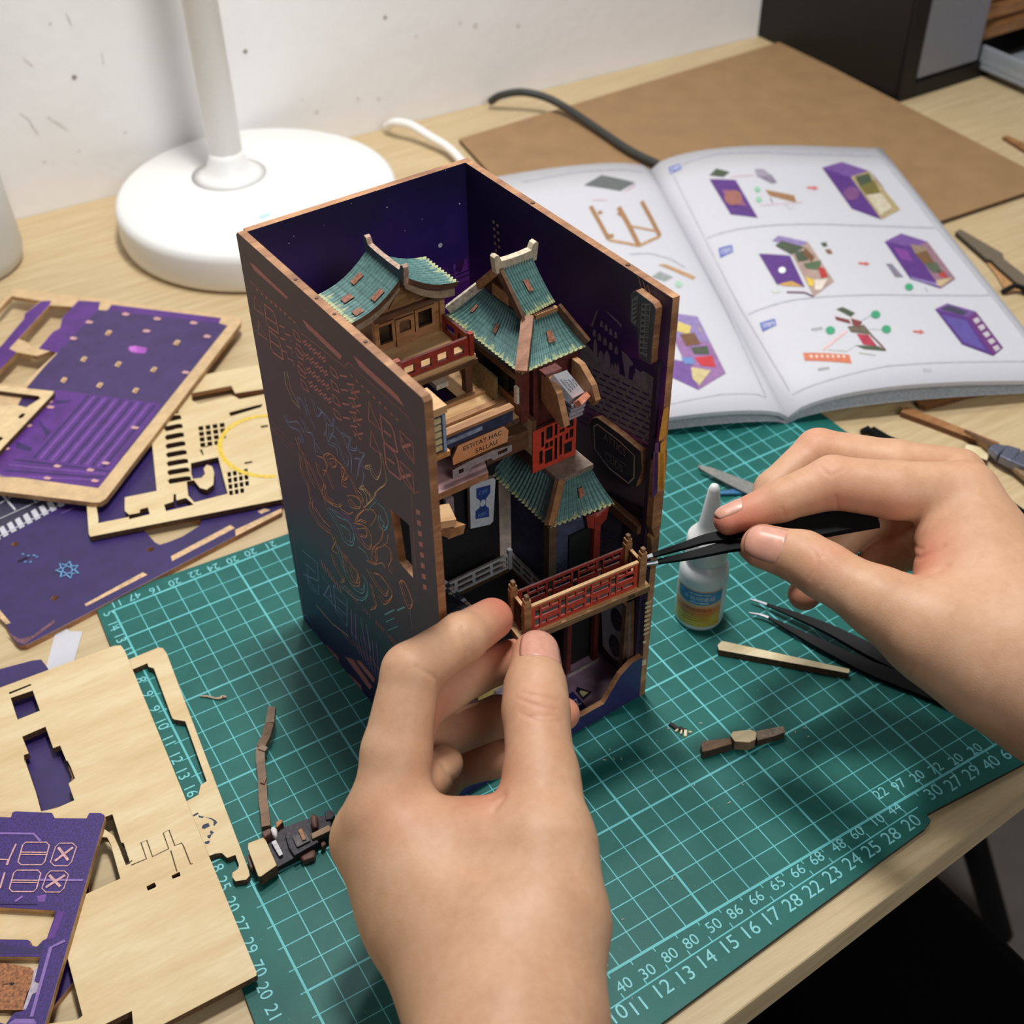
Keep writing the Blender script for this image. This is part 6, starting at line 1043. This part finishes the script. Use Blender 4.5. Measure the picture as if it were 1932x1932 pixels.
cyl_label(1.72, 2.5, tc-1.05, tc+.92, plain('label_blue', (66, 140, 196), .4, .1), 'label_top', lb, 1.116, .18)
mb = MB()
def onbot(s, size, z, t, r=1.122): text_mesh(s, size, lambda x, y: (gc[0]+r*math.cos(t+x/r), gc[1]+r*math.sin(t+x/r), z+y), mb, 0)
onbot('\u5343\u5e0c\u660e\u5eb8\u8def', .30, 2.08, tc-.05)
for zz, ww in ((2.36, .5), (1.86, .45)): mb.ribbon([(-ww+k*.1, zz) for k in range(int(ww*20)+1)], .05, lambda x, y: (gc[0]+1.122*math.cos(tc-.05+x/1.122), gc[1]+1.122*math.sin(tc-.05+x/1.122), y))
mb.obj('label_lettering', plain('label_white', (220, 232, 240), .4), lb, fix=False, kind='stuff'); mb = MB(); onbot('\u5370\u660e\u5e0c\u9ebb\u8def\u8bf4', .24, 1.38, tc-.12)
for zz, ww in ((1.14, .75), (1.02, .7), (.88, .6), (.74, .66)): mb.ribbon([(-ww+k*.1, zz) for k in range(int(ww*20)+1)], .035, lambda x, y: (gc[0]+1.122*math.cos(tc-.12+x/1.122), gc[1]+1.122*math.sin(tc-.12+x/1.122), y))
mb.obj('label_small_print', plain('label_red', (178, 74, 46), .4), lb, fix=False, kind='stuff')
# ---------------------------------------------------------------- tweezers held by the right hand
tweezers('tweezers', 'black tweezers with steel tips held in the right hand, gripping the red balcony', [(1188, 1070), (1241, 1060), (1310, 1046), (1375, 1030), (1480, 1008), (1560, 990), (1655, 974)], [(1209, 1055), (1231, 1048), (1290, 1030), (1345, 1014), (1440, 1004), (1560, 986), (1655, 972)], [9.5, 9.6, 9.8, 10.0, 10.3, 10.5, 10.8], [9.75, 9.85, 10.0, 10.2, 10.4, 10.5, 10.8], [.05, .2, .36, .5, .8, .95, .9], [.05, .18, .3, .42, .7, .95, .9], [.08, .14, .18, .2, .22, .22, .22])
# ---------------------------------------------------------------- the hands
person = thing('person', G(1000, 1932, 0)*np.array([1, 1, 0])+np.array([3, -14, -75]), 'person seated at the desk, both hands holding the balcony and tweezers, in black trousers', 'person')
def smin(a, b, k):
    h = np.maximum(k-np.abs(a-b), 0)/k; return np.minimum(a, b)-h*h*k*.25
def cone(P, a, b, r1, r2):
    ba = b-a; l2 = ba@ba; pa = P-a; h = np.clip(pa@ba/l2, 0, 1); d = np.sqrt(((pa-h[:, None]*ba)**2).sum(1)); return d-(r1+(r2-r1)*h)
class Hand:
    def __init__(s): s.ch, s.tips, s.dig = [], [], []
    def chain(s, pts, k=.25, join=.5, tag=None):      # pts: (px, py, z, radius)
        J = [(G(x, y, z), r) for x, y, z, r in pts]; s.ch.append((J, k, join, tag)); return s
    def groove(s, pts, w, d):                         # skin crease along points (px, py, z)
        Q2 = curve([np.array(p[:2], float) for p in pts], 4) if len(pts) > 1 else pts; W3 = []
        sv, s.dig = s.dig, []
        for q in Q2:
            v = ray(*q); v /= np.linalg.norm(v); t = 25.
            for _ in range(60):
                dd = s.f((CAM+v*t)[None])[0]; t += dd*.8
                if dd < .01 or t > 70: break
            if t < 70: W3.append(CAM+v*t)
        s.dig = sv
        if len(W3) > 1: s.dig.append((W3, w, d))
        return s
    def f(s, P):
        D = None; tot = None
        for J, k, join, tag in s.ch:
            d = None
            for (a, r1), (b, r2) in zip(J[:-1], J[1:]):
                c = cone(P, a, b, r1, r2); d = c if d is None else smin(d, c, k)
            tot = d if tot is None else smin(tot, d, join)
        for pts, w, dep in s.dig:
            m = None
            for a, b in zip(pts[:-1], pts[1:]):
                c = cone(P, a, b, 0, 0); m = c if m is None else np.minimum(m, c)
            tot = tot+dep*np.exp(-(m/w)**2)
        return tot
def nets(f, lo, hi, h):
    n = np.ceil((hi-lo)/h).astype(int)+1; ax = [lo[i]+h*np.arange(n[i]) for i in range(3)]
    # coarse pass keeps the cost low
    hc = h*4; nc = np.ceil((hi-lo)/hc).astype(int)+1; axc = [lo[i]+hc*np.arange(nc[i]) for i in range(3)]
    gc_ = np.stack(np.meshgrid(*axc, indexing='ij'), -1).reshape(-1, 3); Fc = f(gc_).reshape(nc)
    near = np.abs(Fc) < hc*2.2
    full = np.repeat(np.repeat(np.repeat(near, 4, 0), 4, 1), 4, 2); offs = 2
    F = np.repeat(np.repeat(np.repeat(Fc, 4, 0), 4, 1), 4, 2)
    ii = np.clip((np.arange(n[0])+offs)//4, 0, nc[0]-1); jj = np.clip((np.arange(n[1])+offs)//4, 0, nc[1]-1); kk = np.clip((np.arange(n[2])+offs)//4, 0, nc[2]-1)
    F = Fc[np.ix_(ii, jj, kk)].copy(); m = near[np.ix_(ii, jj, kk)]
    idx = np.argwhere(m); P = lo+idx*h; F[m] = f(P)
    S = F < 0; c = np.zeros(tuple(n-1), int)
    for dx in (0, 1):
        for dy in (0, 1):
            for dz in (0, 1): c += S[dx:n[0]-1+dx, dy:n[1]-1+dy, dz:n[2]-1+dz]
    act = (c > 0) & (c < 8); ids = -np.ones(act.shape, int); cells = np.argwhere(act); ids[act] = np.arange(len(cells))
    acc = np.zeros((len(cells), 3)); cnt = np.zeros(len(cells))
    cor = [(a, b, d) for a in (0, 1) for b in (0, 1) for d in (0, 1)]
    for a in cor:
        for q in range(3):
            if a[q]: continue
            b = list(a); b[q] = 1
            fa = F[tuple((cells+a).T)]; fb = F[tuple((cells+b).T)]; mm = (fa < 0) != (fb < 0)
            t = np.where(mm, fa/np.where(fa == fb, 1, fa-fb), 0); p = np.array(a, float)[None, :].repeat(len(cells), 0); p[:, q] += t
            acc[mm] += p[mm]; cnt[mm] += 1
    V = lo+(cells+acc/cnt[:, None])*h; faces = []
    for q in range(3):
        u, w = (q+1) % 3, (q+2) % 3
        sl0 = [slice(None)]*3; sl1 = [slice(None)]*3; sl0[q] = slice(0, n[q]-1); sl1[q] = slice(1, n[q])
        E = np.argwhere(S[tuple(sl0)] != S[tuple(sl1)])
        E = E[(E[:, u] > 0) & (E[:, w] > 0) & (E[:, u] < n[u]-1) & (E[:, w] < n[w]-1)]
        eu = np.zeros(3, int); eu[u] = 1; ew = np.zeros(3, int); ew[w] = 1
        quad = np.stack([ids[tuple((E-eu-ew).T)], ids[tuple((E-ew).T)], ids[tuple(E.T)], ids[tuple((E-eu).T)]], 1)
        flip = ~S[tuple(E.T)]; quad[flip] = quad[flip][:, ::-1]; faces.append(quad[(quad >= 0).all(1)])
    return V, np.concatenate(faces)
def skin_mat():
    t = NT('skin'); v = t.coord(); fl = t.n('ShaderNodeAttribute', _attribute_name='flush').outputs['Fac']
    n1 = t.noise(v, .5, 4, .6); n2 = t.noise(v, 3.2, 4, .65)
    base = t.ramp(t.math('ADD', t.math('MULTIPLY', n1, .7), t.math('MULTIPLY', n2, .3)), [(.32, (200, 152, 118)), (.52, (212, 166, 132)), (.7, (222, 178, 146))])
    col = t.mix(fl, base, lin((212, 120, 100)))
    wr = t.n('ShaderNodeTexVoronoi', Vector=v, Scale=9.0, _feature='DISTANCE_TO_EDGE').outputs[0]
    fine = t.math('ADD', t.math('MULTIPLY', t.noise(v, 12, 3, .7), .6), t.math('MULTIPLY', wr, .5))
    return t.out(col, .5, fine, .16, .0006, Subsurface_Weight=.12, Subsurface_Radius=(.006, .0022, .0012), Subsurface_Scale=1.0, Specular_IOR_Level=.35)
M_skin = skin_mat()
M_nail = plain('fingernail', (220, 162, 140), .3, .04, 3, Subsurface_Weight=.1, Subsurface_Radius=(.003, .001, .0008), Subsurface_Scale=1.0)
def build_hand(nm, H, red, h=.085, label=None):
    pts = np.array([p for J, _, _, _ in H.ch for p, r in J]); lo = pts.min(0)-3.6; hi = pts.max(0)+3.6
    V, F = nets(H.f, lo, hi, h)
    # pull vertices on to the surface and relax a little
    nb = [np.zeros((len(V), 3)), np.zeros(len(V))]
    for it in range(2):
        acc = np.zeros_like(V); cn = np.zeros(len(V))
        for a, b in ((0, 1), (1, 2), (2, 3), (3, 0)):
            np.add.at(acc, F[:, a], V[F[:, b]]); np.add.at(cn, F[:, a], 1); np.add.at(acc, F[:, b], V[F[:, a]]); np.add.at(cn, F[:, b], 1)
        V = V*.5+acc/np.maximum(cn, 1)[:, None]*.5
        e = 1e-3; f0 = H.f(V); g = np.stack([(H.f(V+e*np.eye(3)[i])-f0)/e for i in range(3)], 1); V = V-g*(f0/np.maximum((g*g).sum(1), .2))[:, None]*.9
    fl = np.zeros(len(V))
    for c, r, w in red: fl = np.maximum(fl, w*np.exp(-(np.linalg.norm(V-c, axis=1)/r)**2))
    return mk(nm, V, F.tolist(), M_skin, person, smooth=True, attr={'flush': fl}, fix=False, label=label)
def nail(H, par, a, b, r, nrm, len_, tip=.78, ang=1.0, lift=.03):
    # plate on the back of the last finger bone a -> b, nrm points out of the nail
    a, b = np.array(a), np.array(b); ax = (b-a)/np.linalg.norm(b-a); nrm = nrm-ax*(nrm@ax); nrm /= np.linalg.norm(nrm); sd = np.cross(ax, nrm)
    n, m = 14, 12; V = []
    for i in range(n+1):
        for j in range(m+1):
            x = (j/m-.5)*2; s = i/n                     # s = 0 at the free edge, 1 at the cuticle
            t = tip*r-len_*s-(.10*x*x*(1-s)**2-.16*x*x*s*s)*1.0
            rr = math.sqrt(max(.04, 1-max(0, t/r)**2))*r; th = ang*x*(1-.10*(1-s)**3-.10*s**4)
            V.append(b+ax*t+(nrm*math.cos(th)+sd*math.sin(th))*rr)
    V = np.array(V); e = 1e-3
    for it in range(5):
        d = H.f(V); g = np.stack([(H.f(V+e*np.eye(3)[i])-d)/e for i in range(3)], 1); V = V-g*np.clip(d, -.15, .15)[:, None]
    g /= np.linalg.norm(g, axis=1)[:, None]
    prof = np.array([(1-(abs((j/m-.5)*2))**4)*(1 if i > 0 else .7)*(1-(i/n)**6) for i in range(n+1) for j in range(m+1)])
    top = V+g*(lift*prof+.004)[:, None]; low = V-g*.06; k = len(V); A = np.concatenate([top, low]); w_ = m+1; F = []
    for i in range(n):
        for j in range(m): q = i*w_+j; F += [(q, q+1, q+w_+1, q+w_), (q+k, q+k+w_, q+k+w_+1, q+k+1)]
    bd = [j for j in range(m)]+[i*w_+m for i in range(n)]+[n*w_+j for j in range(m, 0, -1)]+[i*w_ for i in range(n, 0, -1)]
    for q in range(len(bd)): F.append((bd[q], bd[(q+1) % len(bd)], bd[(q+1) % len(bd)]+k, bd[q]+k))
    return mk('fingernail', A, F, M_nail, par, smooth=True)
def toward(p, dx=0., dy=0., f=1.):               # direction to the viewer from p, tipped by dx right and dy up in the picture
    v = CAM-np.array(p); v /= np.linalg.norm(v); return v*f+RC[0]*dx+RC[1]*dy
# left hand: index finger and thumb pinch the balcony, the other fingers curl below it
LH = Hand()
LH.chain([(955, 2420, 7.5, 3.1), (957, 1960, 6.6, 2.45), (900, 1790, 6.6, 1.9), (735, 1545, 7.6, 1.35)], 1.4, .8)
LH.chain([(985, 1900, 6.6, 2.2), (1020, 1740, 7.2, 1.95), (1026, 1600, 7.9, 1.50), (1022, 1470, 8.4, 1.16)], .9, 1.3)
LH.chain([(890, 1900, 5.6, 1.9), (790, 1720, 5.8, 1.7), (690, 1585, 6.4, 1.15)], .9, 1.2)
LH.chain([(900, 1900, 4.6, 1.6), (800, 1720, 4.6, 1.5), (720, 1640, 4.8, 1.1)], .9, 1.2)
LH.chain([(800, 1560, 7.3, .95), (900, 1590, 7.4, 1.2), (1000, 1600, 7.8, 1.1)], .9, 1.0)
LH.chain([(738, 1530, 7.7, 1.30), (748, 1420, 8.9, 1.13), (776, 1268, 10.6, .96), (872, 1203, 10.5, .84), (928, 1168, 9.6, .75)], .22, .45)
LH.chain([(1022, 1480, 8.4, 1.14), (1011, 1340, 8.95, 1.09), (1010, 1300, 9.05, 1.02), (1011, 1236, 9.1, .84)], .3, .5)
LH.chain([(690, 1590, 6.4, 1.12), (745, 1440, 7.5, 1.0), (790, 1330, 8.6, .90), (893, 1268, 8.3, .80), (985, 1238, 7.7, .70)], .2, .18)
LH.chain([(712, 1640, 4.9, 1.05), (770, 1480, 5.4, .95), (815, 1395, 5.8, .87), (940, 1352, 5.6, .76), (1062, 1347, 5.9, .62)], .2, .15)
LH.chain([(740, 1680, 4.4, 1.0), (800, 1520, 4.0, .85), (850, 1450, 3.9, .78), (930, 1432, 4.1, .70), (1010, 1420, 4.3, .58)], .2, .15)
LH.chain([(800, 1475, 6.9, .85), (840, 1440, 6.6, .62)], .3, .35)
LH.groove([(836, 1445, 8.4), (858, 1478, 8.3), (848, 1490, 8.4)], .10, .07).groove([(873, 1180, 10.7), (884, 1232, 10.4)], .05, .05).groove([(785, 1258, 10.9), (822, 1280, 10.5), (828, 1300, 10.2)], .06, .07)
for q in ([(978, 1318, 10.1), (1010, 1330, 10.2), (1050, 1340, 10.0)], [(985, 1308, 10.1), (1015, 1312, 10.2), (1055, 1322, 10.0)], [(980, 1345, 10.0), (1020, 1362, 10.0), (1062, 1360, 9.9)], [(1000, 1352, 10.1), (1040, 1351, 10.1)]): LH.groove(q, .05, .035)
LH.groove([(925, 1505, 8.7), (950, 1500, 8.8), (930, 1530, 8.7)], .12, .08)
RB_ = [(G(930, 1165, 9.5), 1.5, .95), (G(1012, 1225, 9.2), 1.0, .45), (G(776, 1268, 9.6), 1.2, .30), (G(820, 1350, 8.9), 1.0, .5), (G(930, 1520, 8), 1.3, .55), (G(985, 1240, 7.7), 1.1, .7), (G(1062, 1347, 5.9), 1.1, .7), (G(910, 1270, 7.4), 1.0, .5), (G(900, 1360, 5.6), 1.3, .45), (G(900, 1440, 4.1), 1.4, .45), (G(740, 1540, 8.4), 1.0, .25), (G(1012, 1330, 9.8), .9, .25)]
lh = build_hand('left_hand', LH, RB_)
b_ = G(1011, 1236, 9.1); nail(LH, lh, G(1010, 1300, 9.05), b_, .84, toward(b_, .22), 1.55, .8, 1.0)
# right hand: index finger and thumb close on the tweezers
RH_ = Hand()
R_ = lambda x, y: (1180+x*752/1932, 780+y*752/1932)
def rc(pts, k, j): RH_.chain([(*R_(x, y), z, r) for x, y, z, r in pts], k, j)
rc([(2900, 1840, 9.0, 3.3), (2120, 1260, 9.2, 2.6), (1960, 1080, 9.8, 2.2), (1640, 395, 11.5, 1.18)], 1.2, .8)
rc([(2050, 1330, 9.0, 2.3), (1760, 1200, 9.6, 1.95), (1500, 1060, 10.2, 1.6), (1250, 925, 10.6, 1.2)], .9, 1.2)
rc([(1980, 1060, 9.2, 1.9), (1620, 330, 10.6, 1.1)], .9, 1.0)
rc([(1980, 1200, 8.4, 1.9), (1690, 520, 9.2, 1.2)], .9, 1.0)
rc([(1560, 620, 10.6, 1.15), (1640, 820, 10.2, 1.5), (1780, 1000, 9.8, 1.8)], .9, 1.1)
rc([(1640, 392, 11.5, 1.18), (1300, 372, 11.7, 1.06), (1005, 335, 11.7, .98), (750, 425, 11.2, .76), (500, 518, 10.7, .56)], .2, .4)
rc([(1250, 930, 10.6, 1.14), (960, 760, 10.9, .98), (860, 700, 10.95, .93), (668, 645, 10.85, .80)], .3, .5)
rc([(1610, 300, 10.6, 1.06), (1300, 250, 11.0, .96), (935, 185, 11.0, .88), (720, 370, 10.2, .74), (625, 640, 9.4, .64)], .2, .12)
rc([(1690, 430, 9.6, 1.05), (1330, 470, 9.6, .95), (1130, 520, 9.4, .88), (960, 700, 8.6, .72), (868, 876, 7.7, .62)], .2, .12)
rc([(1700, 560, 9.0, 1.0), (1400, 640, 8.8, .88), (1250, 700, 8.4, .78), (1120, 830, 7.8, .64), (1040, 880, 7.4, .52)], .2, .12)
def rg(pts, w, d): RH_.groove([(*R_(x, y), z) for x, y, z in pts], w, d)
rg([(1290, 520, 11.6), (1400, 640, 11.4), (1440, 660, 11.3)], .08, .05); rg([(1350, 640, 11.3), (1420, 700, 11.1), (1540, 640, 11.2)], .10, .06)
for q in ([(900, 640, 11.7), (930, 720, 11.8), (890, 800, 11.6)], [(960, 650, 11.6), (985, 740, 11.7), (950, 840, 11.5)], [(930, 700, 11.8), (970, 690, 11.8), (1000, 730, 11.7)]): rg(q, .05, .026)
rg([(940, 250, 12.4), (990, 300, 12.5), (1060, 270, 12.4)], .06, .018); rg([(960, 230, 12.4), (1020, 250, 12.6)], .05, .025); rg([(760, 460, 11.7), (780, 520, 11.4)], .05, .04); rg([(1020, 400, 12.3), (1030, 470, 12.0)], .05, .05)
rg([(1300, 780, 11.1), (1420, 800, 11.2), (1560, 740, 11.2)], .12, .05)
gR = lambda x, y, z: G(*R_(x, y), z)
RR_ = [(gR(520, 515, 10.7), 1.4, .9), (gR(650, 650, 10.9), 1.0, .55), (gR(1000, 330, 12), 1.2, .25), (gR(1050, 460, 11.6), 1.0, .45), (gR(1250, 480, 11.4), 1.1, .4), (gR(1420, 700, 11), 1.3, .6), (gR(1400, 780, 10.8), 1.2, .5), (gR(900, 130, 11.4), 1.1, .3), (gR(870, 880, 7.7), 1.0, .7), (gR(1690, 330, 11.8), 1.0, .25), (gR(960, 720, 11.5), .9, .3), (gR(625, 640, 9.4), .8, .6)]
rh = build_hand('right_hand', RH_, RR_)
b_ = gR(668, 645, 10.85); nail(RH_, rh, gR(860, 700, 10.95), b_, .80, toward(b_, .15, .25), 1.5, .72, .95)
b_ = gR(500, 518, 10.7); nail(RH_, rh, gR(750, 425, 11.2), b_, .56, toward(b_, -.9, 1.1, .45), 1.15, .8, .95, .025)
# black trousers below the desk edge
lap = MB()
for cx in (15.5, -4.):
    P = [np.array(p, float) for p in ((cx+2, -46, -24), (cx+1, -30, -22), (cx, -12, -20.5), (cx-.5, 4, -20), (cx-1, 15, -21), (cx-1, 20, -27), (cx-1, 20, -45), (cx-1, 19, -70))]
    c = curve(P, 5); r = np.interp(np.linspace(0, 1, len(c)), [0, .45, .62, .75, 1], [9.4, 8.4, 7.4, 6.4, 5.4]); lap.tube(c, list(r), 28)
lap.obj('trousers', plain('black_cloth', (5, 5, 6), .9, .2, 4, Specular_IOR_Level=.1), person, smooth=True)
a, b = G(1836, 1585, -60), G(1886, 1762, -74); MB().tube([a+(a-b)*.6, b], 1.3, 14).obj('chair_leg', M_black, label='dark chair leg standing on the grey floor beside the black trousers', cat='chair', smooth=True)
